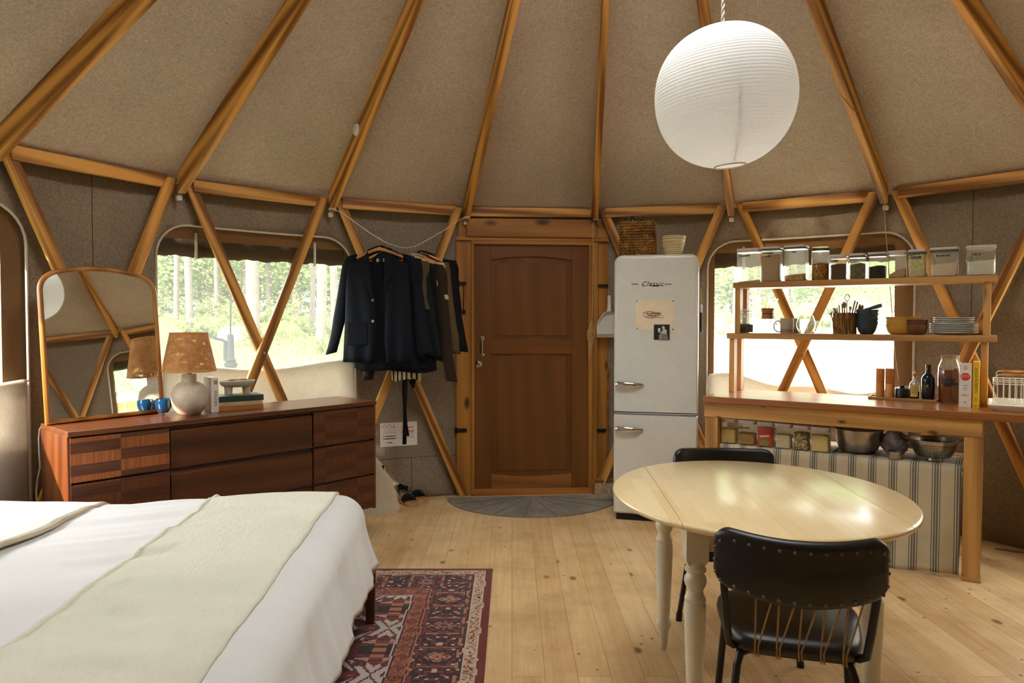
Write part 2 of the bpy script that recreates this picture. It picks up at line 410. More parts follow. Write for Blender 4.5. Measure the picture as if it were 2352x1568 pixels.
def canvas_hole(k):
    a0, a1, z0, z1 = WIN[k]['open']; return hole_loop(A(a0), A(a1), z0, z1, 0.02, 2)
def bent(points, r): return [pol(s / RW, r, z) for s, z in points]

def window(k, straps):
    a0, a1, z0, z1 = WIN[k]['felt']
    o = sheet('window_%d' % k, MT['canvas_brown'], A(a0 - 2.2), A(a1 + 2.2), z0 - 0.08, z1 + 0.08, [canvas_hole(k)], RW + 0.035, 0.003)
    struct(o, 'soft window %s with brown canvas surround' % WIN[k]['side'], 'window')
    lp = felt_hole(k)
    pts = []
    for i in range(len(lp)):                                         # refine so that the piping follows the curved wall
        (x0, y0), (x1, y1) = lp[i], lp[(i + 1) % len(lp)]; m = max(1, int(abs(x1 - x0) / 0.12))
        pts += [(x0 + (x1 - x0) * j / m, y0 + (y1 - y0) * j / m) for j in range(m)]
    MB().tube(bent(pts, RW - 0.006), 0.0075, 8, closed=True).build('piping', MT['piping'], o)
    # rolled-up canvas cover hanging outside along the top of the opening
    b0, b1, c0, c1 = WIN[k]['open']; rows = []
    for i in range(41):
        a = A(b0 - 0.6 + (b1 - b0 + 1.2) * i / 40); sg = 0.012 * sin(i * 0.9) + 0.008 * sin(i * 2.3)
        rows.append([pol(a, RW + 0.075 + 0.032 * cos(q), c1 - 0.035 + sg * 0.5 + (0.075 + sg) * sin(q)) for q in [2 * PI * j / 14 for j in range(14)]])
    MB().grid(rows, False, True).build('rolled_cover', MT['canvas_dark'], o)
    for sdeg in straps:
        w = 0.009 / RW; rows = [[pol(A(sdeg) + w * q, rr, zz) for q in (-1, 1)] for rr, zz in ((RW + 0.03, c1 + 0.045), (RW + 0.032, c1 - 0.05), (RW + 0.034, c1 - 0.115), (RW + 0.055, c1 - 0.128), (RW + 0.09, c1 - 0.125))]
        MB().grid(rows).build('strap', MT['piping'], o, solid=0.002)
    # pale veil added across the opening to haze the view outside
    rows = [[pol(A(b0 - 0.4 + (b1 - b0 + 0.8) * i / 12), RW + 0.128, zz) for zz in (c0 - 0.02, c1 + 0.02)] for i in range(13)]
    MB().grid(rows).build('haze_veil', MT['view_haze'], o)
    return o
t = NT('haze_veil'); tr = t.N('BsdfTransparent'); df = t.N('BsdfDiffuse'); tl = t.N('BsdfTranslucent')  # mostly clear, with some white scatter that imitates haze over the outdoors
for q in (df, tl): q.inputs[0].default_value = (0.85, 0.86, 0.80, 1)
mx = t.N('MixShader'); mx.inputs[0].default_value = 0.5; t.L(df.outputs[0], mx.inputs[1]); t.L(tl.outputs[0], mx.inputs[2])
m2 = t.N('MixShader'); m2.inputs[0].default_value = 0.12; t.L(tr.outputs[0], m2.inputs[1]); t.L(mx.outputs[0], m2.inputs[2]); t.L(m2.outputs[0], t.out.inputs[0]); MT['view_haze'] = t.m
window(1, (-49.3, -34.6)); window(2, (25,)); window(3, (-80,)); window(4, (66, 78))

# cream felt covers unzipped from above and sagging over the lower part of each opening
def flap(label, a0, a1, ztop, zbot, sag, top_fn, edges):
    nu, nv = 60, 16; rows = []
    for i in range(nu + 1):
        u = i / nu; a = A(a0 + (a1 - a0) * u); row = []
        zt = ztop + top_fn(u)
        for j in range(nv + 1):
            w = j / nv; z = zbot + (zt - zbot) * w
            bulge = sag * sin(PI * min(1, w * 0.55 + 0.45)) * (0.5 + 0.5 * sin(PI * u)) + 0.006 * sin(u * 23 + w * 4) + 0.02 * w
            row.append(pol(a, RW - 0.012 - bulge * 0.55, z))
        zt2 = zt - 0.02                                              # the free edge rolls outward
        for q in (0.35, 0.7, 1.0): row.append(pol(a, RW - 0.012 - (0.02 * (1 - q)) * 0.55 + 0.03 * q, zt + 0.012 * sin(PI * q)))
        rows.append(row)
    o = MB().grid(rows).build('window_flap', MT['flap'], solid=0.006, smooth=60)
    tag(o, label, 'window cover', 'unzipped felt window covers')
    for ed in edges:
        a = A(a0 + (a1 - a0) * ed); pts = [pol(a, RW - 0.03, zbot + (ztop + top_fn(ed) - zbot) * k / 10) for k in range(11)]
        MB().tube(pts, 0.008, 8).build('zip_edge', MT['piping'], o)
    return o
flap('cream felt window cover unzipped behind the walnut dresser', -53.8, -29.6, 1.045, 0.50, 0.05, lambda u: 0.035 * abs(2 * u - 1) ** 2 + 0.012 * sin(u * 9), (1.0,))
flap('crumpled cream felt window cover behind the kitchen worktop', 20.6, 45.2, 0.885, 0.45, 0.05, lambda u: 0.02 * sin(u * 14) + 0.03 * sin(u * 6.2 + 1) + 0.04 * (1 - u), (0.0,))
flap('cream felt window cover at the left edge with zip, patch of sun on it', -92, -67.7, 1.045, 0.30, 0.05, lambda u: 0.02 * sin(u * 7), (1.0,))

flap('unseen cream felt cover added to block light low in the mirrored window', 60.2, 83.4, 1.0, 0.45, 0.05, lambda u: 0.015 * sin(u * 8), (0.0,))  # unseen cover, added to cut the low light from this window

# seams in the felt
def seam(parent, a, z0, z1):
    MB().tube([pol(a, RW - 0.0035, z0), pol(a, RW - 0.0035, z1)], 0.0022, 6).build('seam', MT['canvas_dark'], parent)
wl_o = bpy.data.objects['wall_left']; wr_o = bpy.data.objects['wall_right']
seam(wl_o, A(-60.9), 0.0, 2.22); seam(wr_o, A(51.5), 0.0, 2.22)
a_h0, z_h = on_wall(905, 1053); a_h1, _ = on_wall(1040, 1050)
MB().tube([pol(a_h0 - 0.1 + (a_h1 + 0.12 - a_h0) * k / 8, RW - 0.0035, z_h) for k in range(9)], 0.002, 6).build('seam', MT['canvas_dark'], wl_o)
seam(wl_o, on_wall(945, 1100)[0], 0.0, z_h)

# ------------------------------------------------------------------ roof felt (a cone on top of the rafters) with the open crown
def roof_z(r): return RN + 0.138 + SLOPE * (R - r)
CROWN = 0.78
rows = []
rs = [3.30, 3.22, 3.12, 2.8, 2.4, 2.0, 1.6, 1.2, CROWN]
for r in rs:
    row = []
    for i in range(NB):
        for j in range(6):
            a0, a1 = ang(i), ang(i + 1); a = a0 + (a1 - a0) * j / 6
            k = cos((a - (a0 + a1) / 2)) and 1.0
            rr = r * cos((a1 - a0) / 2) / cos(a - (a0 + a1) / 2) if r > 3.0 else r
            puff = 0.012 * sin(PI * j / 6) * (1 if 1.0 < r < 3.1 else 0)
            row.append(pol(a, rr, roof_z(r) + puff))
    rows.append(row)
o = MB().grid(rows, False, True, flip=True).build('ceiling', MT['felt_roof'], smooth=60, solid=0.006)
struct(o, 'conical felt roof lining above the rafters', 'ceiling')
# a ring of timber round the crown opening
rows = [[pol(2 * PI * k / 60, rr, zz) for rr, zz in ((CROWN - 0.05, roof_z(CROWN) - 0.16), (CROWN + 0.03, roof_z(CROWN) - 0.16), (CROWN + 0.03, roof_z(CROWN) + 0.02), (CROWN - 0.05, roof_z(CROWN) + 0.02))] for k in range(60)]
struct(MB().grid(rows, True, True).build('trim_1', MT['door_head'], smooth=40), 'timber ring round the roof opening', 'trim')

# ------------------------------------------------------------------ timber skeleton
def rafter(i, label):
    c = rad(0); P0 = node(i); P1 = node(i, CROWN + 0.03, RN + SLOPE * (R - CROWN - 0.03))
    m, L = frame_x(P0, P1)
    d = 0.114                                                        # depth, the lower face on the node line
    plumb = d * SLOPE
    prof = [(0, 0), (L, 0), (L, d), (plumb, d)]
    mb = MB(); mb.prism(prof, -0.0235, 0.0235, Matrix(((1, 0, 0, 0), (0, 0, -1, 0), (0, 1, 0, 0), (0, 0, 0, 1))))
    o = mb.build('rafter', MT['beam'], bevel=0.004); o.matrix_world = m
    return tag(o, label, 'rafter', 'roof rafters')
for i, lb in {-3: 'roof rafter at the top left corner, over the left end of the mirror', -2: 'roof rafter whose foot stands left of the dresser window',
              -1: 'roof rafter with the white disc on its side', 0: 'roof rafter whose foot meets the left end of the door header',
              1: 'roof rafter running straight up from the right end of the door header', 2: 'roof rafter partly hidden behind the paper lantern',
              3: 'roof rafter with a thin cord wound round it', 4: 'roof rafter at the top right corner of the room with a small hook',
              5: 'roof rafter reflected across the upper left of the mirror'}.items():
    rafter(i, lb)
def ring_beam(i, label):
    z = 2.226; P0, P1 = node(i, R + 0.035, z), node(i + 1, R + 0.035, z); d = (P1 - P0).normalized()
    g = 0.03 if i == 0 else 0.084; o = beam('ring_beam', MT['beam'], P0 + d * g, P1 - d * g, 0.036, 0.072)
    return tag(o, label, 'beam', 'ring beams under the roof')
for i, lb in {-3: 'ring beam above the arched mirror', -2: 'ring beam above the window behind the dresser', -1: 'ring beam above the hanging clothes',
              0: 'ring beam above the door header', 1: 'ring beam above the fridge', 2: 'ring beam above the kitchen window', 3: 'ring beam at the right edge, right of the kitchen window',
              4: 'ring beam reflected right of the joint in the mirror', 5: 'ring beam reflected left of the joint in the mirror'}.items():
    ring_beam(i, lb)
def strut(i, kind, label):
    """kind 'fall': from the top of node i down to the foot of node i+1; 'rise': from the foot of node i up to node i+1 (in front)"""
    lo = node(i + 1 if kind == 'fall' else i, R + 0.03, 0.0); hi = node(i if kind == 'fall' else i + 1, R + 0.03, 2.262)
    tg = (node(i + 1) - node(i)); tg.z = 0; tg.normalize()
    sgn = 1 if kind == 'fall' else -1
    hi = hi + tg * (0.060 * sgn); lo = lo - tg * (0.02 * sgn)
    mid = (hi + lo) / 2; n = Vector((mid.x - CX, mid.y - CY, 0)).normalized()
    off = 0.018 if kind == 'fall' else -0.016
    m, L = frame_x(lo, hi, n); w, th = 0.066, 0.032
    mb = MB(); mb.box(0.0, L - 0.012, -w / 2, w / 2, off - th / 2, off + th / 2)
    # level the two ends by shearing the end faces along the beam
    s = (hi - lo).normalized(); y = m.to_3x3() @ Vector((0, 1, 0)); k = y.z / s.z
    mb.v = [((x - k * yy), yy, z) if True else 0 for x, yy, z in mb.v]
    o = mb.build('lattice_strut', MT['beam'], bevel=0.006, seg=3); o.matrix_world = m
    tag(o, label, 'strut', 'lattice struts of the wall'); return o
for i, kd, lb in ((-3, 'fall', 'lattice strut falling from the upper left edge to behind the mirror'), (-3, 'rise', 'lattice strut rising from behind the mirror to the left of the window'),
                  (-2, 'fall', 'lattice strut falling across the dresser window, rear one of its cross'), (-2, 'rise', 'lattice strut rising across the dresser window, front one of its cross'),
                  (-1, 'fall', 'lattice strut falling from behind the clothes to the foot of the door'), (-1, 'rise', 'lattice strut rising behind the clothes to the door header'),
                  (1, 'fall', 'lattice strut falling from the door header behind the fridge'), (1, 'rise', 'lattice strut rising from behind the fridge toward the kitchen window'),
                  (2, 'fall', 'lattice strut falling across the kitchen window, rear one of its cross'), (2, 'rise', 'lattice strut rising across the kitchen window, front one of its cross'),
                  (3, 'fall', 'lattice strut falling behind the right end of the kitchen shelf'), (3, 'rise', 'lattice strut rising to the right edge beside the kitchen shelf'),
                  (5, 'fall', 'lattice strut falling left from the joint reflected in the mirror'), (4, 'rise', 'lattice strut crossing the window reflected in the mirror'), (5, 'rise', 'lattice strut low at the left edge of the reflection in the mirror')):
    o = strut(i, kd, lb)
    if (i, kd) in ((-2, 'rise'), (2, 'rise')):
        P = (node(i, R + 0.03, 1.131) + node(i + 1, R + 0.03, 1.131)) / 2; n = Vector((P.x - CX, P.y - CY, 0)).normalized()
        for dz in ((-0.03, 0.03) if i == -2 else (0.0,)):
            q = P - n * 0.032 + Vector((0, 0, dz)); b = MB().cyl(q, q - n * 0.009, 0.010, 0.008, 12).build('bolt', MT['steel'])
            b.parent = o; b.matrix_parent_inverse = o.matrix_world.inverted()
for i, lb in {-2: 'left of the dresser window', -1: 'between the dresser window and the clothes', 0: 'at the left of the door header', 2: 'between the fridge and the kitchen window', 3: 'above the right end of the kitchen window'}.items():
    P = node(i, R + 0.035, 2.142); a = ang(i)
    o = MB().prism(rrect(0.034, 0.034, 0.010), -0.012, 0.012, Matrix.Translation(P) @ RZ(-a) @ RX(PI / 2)).build('joint_bracket', MT['white'], bevel=0.002)
    tag(o, 'small white bracket under the rafter foot ' + lb, 'bracket', 'white joint brackets')
# ------------------------------------------------------------------ door in its bay (local x along the bay, y outward, z up)
P0, P1 = node(0, R, 0), node(1, R, 0); DM = (P0 + P1) / 2; DDIR = (P1 - P0).normalized(); DRZ = math.atan2(DDIR.y, DDIR.x)
DN = Vector((-DDIR.y, DDIR.x, 0))                                    # outward
def dpx(u, v, off=0.04):
    p = on_plane(u, v, DM + DN * off, DN) - DM; return p.dot(DDIR), p.z
DO = 0.05                                                            # the frame's face lies this far behind the node line
door = thing('door_1', 'dark brown two-panel wooden door in a cedar frame', 'door', DM, DRZ); door['kind'] = 'structure'
xl, zt = dpx(1089, 561, DO); xr, zb = dpx(1350, 1118, DO)
# leaf: slab, stiles and rails with arched edges
bx('leaf_panel', MT['door_leaf'], door, xl, xr, DO + 0.022, DO + 0.045, zb, zt)
f0, f1 = DO + 0.008, DO + 0.022
sx0, sx1 = dpx(1128, 700, DO)[0], dpx(1314, 700, DO)[0]
for a, b in ((xl, sx0), (sx1, xr)): bx('stile', MT['door_leaf'], door, a, b, f0, f1, zb, zt)
def rail(z_lo, z_hi, arc_lo=0.0, arc_hi=0.0, mat='door_rail'):
    m = 16; low = [(sx0 + (sx1 - sx0) * k / m, z_lo + arc_lo * (1 - (2 * k / m - 1) ** 2)) for k in range(m + 1)]
    top = [(sx0 + (sx1 - sx0) * k / m, z_hi + arc_hi * (1 - (2 * k / m - 1) ** 2)) for k in range(m, -1, -1)]
    MB().prism(low + top, -f1, -f0, RX(PI / 2)).build('rail', MT[mat], door, bevel=0.002, smooth=20)
zz = lambda v: dpx(1220, v, DO)[1]
rail(zz(597), zt, 0.028, 0.0); rail(zz(813), zz(781)); rail(zb, zz(1088), 0.0, -0.022, 'door_sill')
for (v0, v1) in ((600, 780), (814, 1090)):                           # the bevelled field inside each panel
    w0, w1 = zz(v1) + 0.03, zz(v0) - 0.012
    bx('raised_field', MT['door_leaf'], door, sx0 + 0.04, sx1 - 0.04, DO + 0.017, DO + 0.024, w0, w1, 0.006)
# frame
x_, z_ = dpx(1085, 545, DO)
bx('jamb', MT['door_frame'], door, xl - 0.022, xl, DO - 0.012, DO + 0.06, 0.0, zt + 0.03)
bx('jamb', MT['door_frame'], door, xr, xr + 0.036, DO - 0.012, DO + 0.06, 0.0, zt + 0.03)
bx('head_jamb', MT['door_head'], door, xl - 0.022, xr + 0.036, DO - 0.014, DO + 0.06, zt, zt + 0.032)
bx('threshold', MT['door_sill'], door, xl - 0.03, xr + 0.04, DO - 0.03, DO + 0.06, 0.0, zb)
lb0, lb1 = dpx(1048, 800, DO + 0.02)[0], xl - 0.022
bx('frame_board', MT['door_frame'], door, lb0, lb1, DO + 0.005, DO + 0.06, 0.0, zt + 0.055)
rb0, rb1 = dpx(1373, 800, DO + 0.02)[0], dpx(1396, 800, DO + 0.02)[0]
bx('frame_board', MT['door_frame'], door, xr + 0.038, rb0 - 0.004, DO - 0.005, DO + 0.06, 0.0, 2.12)
bx('frame_board', MT['door_frame'], door, rb0, rb1, DO + 0.015, DO + 0.06, 0.0, zt + 0.055)
hx0, hz1 = dpx(1072, 501, 0.02); hx1, hz0 = dpx(1368, 546, 0.02)
bx('header_board', MT['door_head'], door, hx0, hx1, 0.012, 0.048, hz0, hz1)
bx('header_lip', MT['door_head'], door, lb0, rb1, 0.03, 0.075, zt + 0.03, hz0 + 0.002)
bx('header_back', MT['door_head'], door, lb0 + 0.02, rb1, 0.062, 0.09, hz0, 2.19)
# pull handle, deadbolt, black hinges
hx, hz = dpx(1107, 796, DO); hk = 0.035
h = MB()
for s in (-1, 1):
    h.lathe([(0, 0), (0.018, 0), (0.020, 0.004), (0.012, 0.010), (0.007, 0.016), (0.007, hk), (0, hk + 0.002)], 20, T(hx, f0, hz + s * 0.066) @ RX(PI / 2))
h.tube([(hx, f0 - hk + 0.006, hz - 0.07), (hx, f0 - hk - 0.004, hz - 0.03), (hx, f0 - hk - 0.006, hz), (hx, f0 - hk - 0.004, hz + 0.03), (hx, f0 - hk + 0.006, hz + 0.07)], [0.006, 0.007, 0.0085, 0.007, 0.006], 12)
h.build('pull_handle', MT['chrome'], door)
bxx, bz = dpx(1099, 836, DO)
MB().lathe([(0, 0), (0.030, 0), (0.030, 0.006), (0.022, 0.014), (0.012, 0.018), (0.012, 0.024), (0, 0.024)], 24, T(bxx, f0, bz) @ RX(PI / 2)).box(bxx - 0.004, bxx + 0.004, f0 - 0.034, f0 - 0.02, bz - 0.014, bz + 0.014).build('deadbolt', MT['chrome'], door)
for (u0, u1, v, full) in ((1050, 1071, 651, 1), (1045, 1072, 988, 0)):
    a, zc = dpx(u0, v, 0.05); b, _ = dpx(u1, v, 0.05)
    h = MB().box(a, b, DO - 0.008, DO + 0.006, zc - 0.014, zc + 0.014).cyl((a + 0.01, DO - 0.008, zc - 0.024), (a + 0.01, DO - 0.008, zc + 0.024), 0.009, n=14)
    if full: h.tube([(b - 0.02, DO - 0.014, zc), (b - 0.02, DO - 0.02, zc - 0.10), (b - 0.024, DO - 0.014, zc - 0.215)], 0.004, 8).box(b - 0.036, b - 0.006, DO - 0.014, DO + 0.004, zc - 0.235, zc - 0.205)
    h.build('hinge', MT['black'], door, bevel=0.002)
for (u0, u1, v) in ((1372, 1396, 656), (1370, 1394, 988)):
    a, zc = dpx(u0, v, 0.05); b, _ = dpx(u1, v, 0.05)
    MB().box(a, b, DO - 0.006, DO + 0.014, zc - 0.012, zc + 0.012).build('hinge', MT['black'], door, bevel=0.002)

# half-round felt mat on the floor before the door
t = NT('grey_mat'); v = t.coords(rnd=False); n1 = t.noise(v, 140, 3, 0.7); n2 = t.noise(v, 3.0, 4, 0.65)
c = t.ramp(t.math('ADD', t.math('MULTIPLY', n1, 0.5), t.math('MULTIPLY', n2, 0.5)), (0.36, S(104, 98, 88)), (0.66, S(164, 154, 138)))
t.bump(n1, 0.5, 0.004); MT['mat'] = t.set(c, 0.95, 0, 0.1)
mc = DM - DN * 0.035
m = MB(); rM = 0.66; rD = 0.60
arc = [(-rM, 0)] + [(rM * cos(PI + PI * k / 40), rD * sin(PI + PI * k / 40)) for k in range(1, 40)] + [(rM, 0)]
m.prism(arc, 0.0005, 0.008)
mat_o = tag(m.build('door_mat', MT['mat'], loc=mc, rot=(0, 0, DRZ), smooth=20), 'half-round grey felt mat on the floor in front of the door', 'door mat')
sm = MB()
for k in range(1, 9):
    a = PI + PI * k / 9; sm.tube([(0.08 * cos(a), 0.08 * sin(a), 0.0075), (rM * 0.985 * cos(a), rD * 0.985 * sin(a), 0.0075)], 0.0022, 6)
sm.build('seam', MT['canvas_dark'], mat_o)

# ------------------------------------------------------------------ things hung beside the door
def hang_on(u, v, off): return on_plane(u, v, DM - DN * off, DN)
p_hook = hang_on(1368.5, 500, 0.01)
hk = thing('wall_hook', 'wire hook on the rafter foot at the right top of the door', 'hook', p_hook, DRZ)
MB().tube([(0.0, 0.008, 0.014), (0.0, -0.006, 0.012), (0, -0.010, 0.0), (-0.018, -0.012, -0.012), (-0.019, -0.012, -0.03), (-0.014, -0.012, -0.042)], 0.0022, 8).build('wire', MT['steel'], hk)
MB().tube([(0.0, -0.010, 0.002), (0.018, -0.012, -0.010), (0.021, -0.012, -0.028), (0.016, -0.012, -0.044), (0.008, -0.012, -0.05)], 0.0022, 8).build('wire', MT['steel'], hk)
pts = [hang_on(u, v, 0.022) for u, v in ((1362.5, 511), (1362, 560), (1361, 640), (1361, 700), (1360, 735))]
cl = thing('rope_hank', 'pale rope hanging from the hook right of the door, ending in a loose hank', 'rope', pts[0], 0)
MB().tube([p - pts[0] for p in pts], 0.0036, 8).build('cord', MT['rope'], cl)
hank = MB(); rnd = random.Random(3)
for k in range(11):
    base = hang_on(1359, 736, 0.026); w = rnd.uniform(-0.03, 0.03); ln = rnd.uniform(0.10, 0.30); y0 = rnd.uniform(-0.008, 0.008)
    ps = []
    for j in range(13):
        q = j / 12; ps.append(base - pts[0] + DDIR * (w * sin(PI * q) + 0.006 * sin(q * 9 + k) - 0.012 * q) - DN * (0.006 * sin(PI * q) + y0 + 0.008) + Vector((0, 0, -ln * q)))
    hank.tube(ps, 0.003, 6)
for k in range(6):
    z = -0.02 - 0.009 * k; c0 = hang_on(1360, 742, 0.03) - pts[0]
    hank.tube([c0 + DDIR * (0.011 * cos(q)) + DN * (0.011 * sin(q)) + Vector((0, 0, z)) for q in [2 * PI * j / 12 for j in range(12)]], 0.0028, 6, closed=True)
hank.build('hank', MT['rope'], cl)
# white dustpan hung against the right frame board
pc = on_plane(1398, 775, DM - DN * 0.03, DN)
dp = thing('dustpan', 'white enamel dustpan hanging between the door and the fridge', 'dustpan', pc, DRZ)
hz_ = pc.z
w2 = 0.098
prof = [(-w2, 0), (w2, 0), (w2, 0.10), (w2 * 0.86, 0.135), (0.05, 0.185), (0.022, 0.205), (0.0, 0.208), (-0.022, 0.205), (-0.05, 0.185), (-w2 * 0.86, 0.135), (-w2, 0.10)]
MB().prism(prof, -0.004, 0.0, RX(PI / 2)).build('pan', MT['white'], dp, bevel=0.0015)
mbp = MB()
for (x0, z0), (x1, z1) in zip(prof[1:], prof[2:] + prof[:1]):
    if z0 == 0 and z1 == 0: continue
    mbp.grid([[(x0, 0, z0), (x0, -0.035, z0)], [(x1, 0, z1), (x1, -0.035, z1)]])
mbp.build('rim', MT['white'], dp, solid=0.003, smooth=50)
MB().tube([(0, -0.012, 0.20), (0, -0.016, 0.24), (0, -0.016, 0.33)], [0.020, 0.014, 0.013], 12).build('handle', MT['white'], dp)
MB().tube([(0, -0.016, 0.325), (0, 0.005, 0.35), (0, 0.012, 0.375)], 0.003, 6).build('hang_loop', MT['rope'], dp)
MB().box(-w2, w2, -0.037, -0.001, 0.028, 0.033).build('crease', MT['white'], dp, bevel=0.001)
# broom in the corner by the fridge, bristles down
pb = at_z(1389, 1137, 0.0) + Vector((0, 0.03, 0))
brm = thing('broom', 'broom standing bristles down between the door frame and the fridge', 'broom', (pb.x, pb.y, 0), DRZ)
MT['bristle'] = plain('straw_bristle', S(206, 190, 150), 0.8, var=0.2, nscale=60)
MT['broom_wood'] = wood('broom_block_wood', S(110, 62, 28), S(150, 92, 46), 'X')
MB().box(-0.075, 0.075, -0.02, 0.02, 0.095, 0.125).build('block', MT['broom_wood'], brm, bevel=0.006)
bb = MB(); rnd = random.Random(5)
for k in range(90):
    x = -0.068 + 0.136 * (k % 30) / 29; y = (-0.012, 0, 0.012)[k // 30]
    bb.tube([(x, y, 0.096), (x * 1.12 + rnd.uniform(-.004, .004), y * 1.4 + rnd.uniform(-.004, .004), 0.002)], [0.0022, 0.0014], 5)
o = bb.build('bristles', MT['bristle'], brm); o['kind'] = 'stuff'
MB().tube([(0.02, 0.0, 0.12), (0.035, 0.03, 1.0)], 0.011, 12).build('handle', MT['broom_wood'], brm)

# ------------------------------------------------------------------ fridge
FA = at_z(1405, 1187, 0.02); FB = at_z(1590, 1190, 0.02)
FB = Vector((FB.x + 0.015, FA.y - 0.14, 0.02)); fv = (FB - FA); fv.z = 0; FW = 0.565; frz = math.atan2(fv.y, fv.x)
fr = thing('fridge', 'tall pale retro fridge with two rounded doors and chrome handles, right of the door', 'fridge', ((FA.x + FB.x) / 2, (FA.y + FB.y) / 2, 0), frz)
FN = Vector((-sin(frz), cos(frz), 0)); FD = Vector((cos(frz), sin(frz), 0)); FO = Vector(((FA.x + FB.x) / 2, (FA.y + FB.y) / 2, 0))
def fpx(u, v, off=0.0): p = on_plane(u, v, FO + FN * off, FN) - FO; return p.dot(FD), p.z
MT['fridge'] = plain('fridge_enamel', S(206, 204, 192), 0.28, var=0.015, coat_weight=0.3) if False else plain('fridge_enamel', S(208, 207, 197), 0.25, var=0.015)
FH = fpx(1500, 585)[1] + 0.005
hw = FW / 2
def door_shape(name, z0, z1, round_top, round_bot):
    """a soft pillow-shaped fridge door: the outline follows rounded corners, the face bulges a little"""
    rt, rb_ = round_top, round_bot; n = 6; rows = []
    def outline(ins):
        out = []
        for cx, cz, r, k in ((hw - rt, z1 - rt, rt, 0), (-hw + rt, z1 - rt, rt, 1), (-hw + rb_, z0 + rb_, rb_, 2), (hw - rb_, z0 + rb_, rb_, 3)):
            for j in range(n + 1):
                a = PI / 2 * (k + j / n); rr = max(r - ins, 0.002); out.append((cx + (r - max(r - ins, 0.002) - ins if False else 0) + rr * cos(a), cz + rr * sin(a)))
        return out
    for ins, y in ((0.0, 0.065), (0.0, 0.028), (0.004, 0.012), (0.012, 0.003), (0.026, 0.0)):
        rows.append([(x, y, z) for x, z in outline(ins)])
    mb = MB().grid(rows, False, True)
    k = len(rows[0]); o = len(mb.v) - k
    mb.f.append(tuple(o + i for i in range(k))); mb.mi.append(0)
    return mb.build(name, MT['fridge'], fr, smooth=50)
zs = fpx(1500, 951)[1]
d_up = door_shape('upper_door', zs + 0.004, FH - 0.002, 0.055, 0.012); d_lo = door_shape('lower_door', 0.045, zs - 0.004, 0.012, 0.02)
body = MB(); rt = 0.05; prof = [(hw - 0.004, 0.04), (hw - 0.004, FH - rt)] + [(hw - 0.004 - rt + rt * cos(PI / 2 * k / 6), FH - rt + rt * sin(PI / 2 * k / 6)) for k in range(7)]
prof += [(-x, z) for x, z in reversed(prof)]
body.prism(prof, -0.60, -0.066, RX(PI / 2)).build('body', MT['fridge'], fr, bevel=0.006, smooth=40)
MB().box(-hw + 0.02, hw - 0.02, 0.03, 0.55, 0.0, 0.045).build('plinth', MT['black'], fr)
bx('chrome_strip', MT['chrome'], fr, -hw + 0.004, hw - 0.004, 0.006, 0.06, zs - 0.004, zs + 0.004, 0.001)
bx('door_gasket', MT['black'], fr, -hw + 0.01, hw - 0.01, 0.058, 0.072, 0.06, FH - 0.05)
for (u0, u1, v, dr_) in ((1414, 1479, 882, d_up), (1414, 1477, 984, d_lo)):
    x0, z0 = fpx(u0, v); x1, _ = fpx(u1, v); L = x1 - x0
    h = MB(); rows = []
    for k in range(13):                                              # swelling retro lever standing off the door
        q = k / 12; x = x0 + L * q; w = 0.008 + 0.014 * (1 - q) ** 0.6 * min(1, q * 8 + 0.55); y = -0.006 - 0.030 * sin(PI * min(1, q * 0.9 + 0.12)) ** 0.6
        if k in (0, 12): w *= 0.75
        rows.append([(x, y + 0.007 * sin(a), z0 + w * cos(a)) for a in [2 * PI * j / 10 for j in range(10)]])
    h.grid(rows, False, True)
    h.f.append(tuple(range(9, -1, -1))); h.f.append(tuple(range(120, 130))); h.mi += [0, 0]
    h.cyl((x0 + 0.03, 0.002, z0), (x0 + 0.03, -0.03, z0), 0.008, n=12).cyl((x1 - 0.03, 0.002, z0), (x1 - 0.03, -0.022, z0), 0.006, n=12)
    h.build('door_handle', MT['chrome'], dr_, smooth=50)
MT['dark_metal'] = plain('dark_metal_lettering', S(84, 80, 74), 0.35, 0.8)
x, z = fpx(1498, 652); text('Classic', 0.046, MT['dark_metal'], d_up, (x, -0.0012, z), (PI / 2, 0, 0), extrude=0.0012, shear=0.38, space=1.15)
x, z = fpx(1506, 656); bx('badge', MT['black'], d_up, x - 0.024, x + 0.024, -0.004, 0.0, z - 0.004, z + 0.004, 0.001)
for u0, u1 in ((1450, 1467), (1527, 1544)):
    a, z = fpx(u0, 652); b, _ = fpx(u1, 652)
    MB().prism([(a, z - 0.004), (b - 0.006, z - 0.004), (b, z + 0.004), (a + 0.002, z + 0.004)], 0.0, 0.003, RX(PI / 2)).build('trim_bar', MT['chrome'], d_up, bevel=0.001)
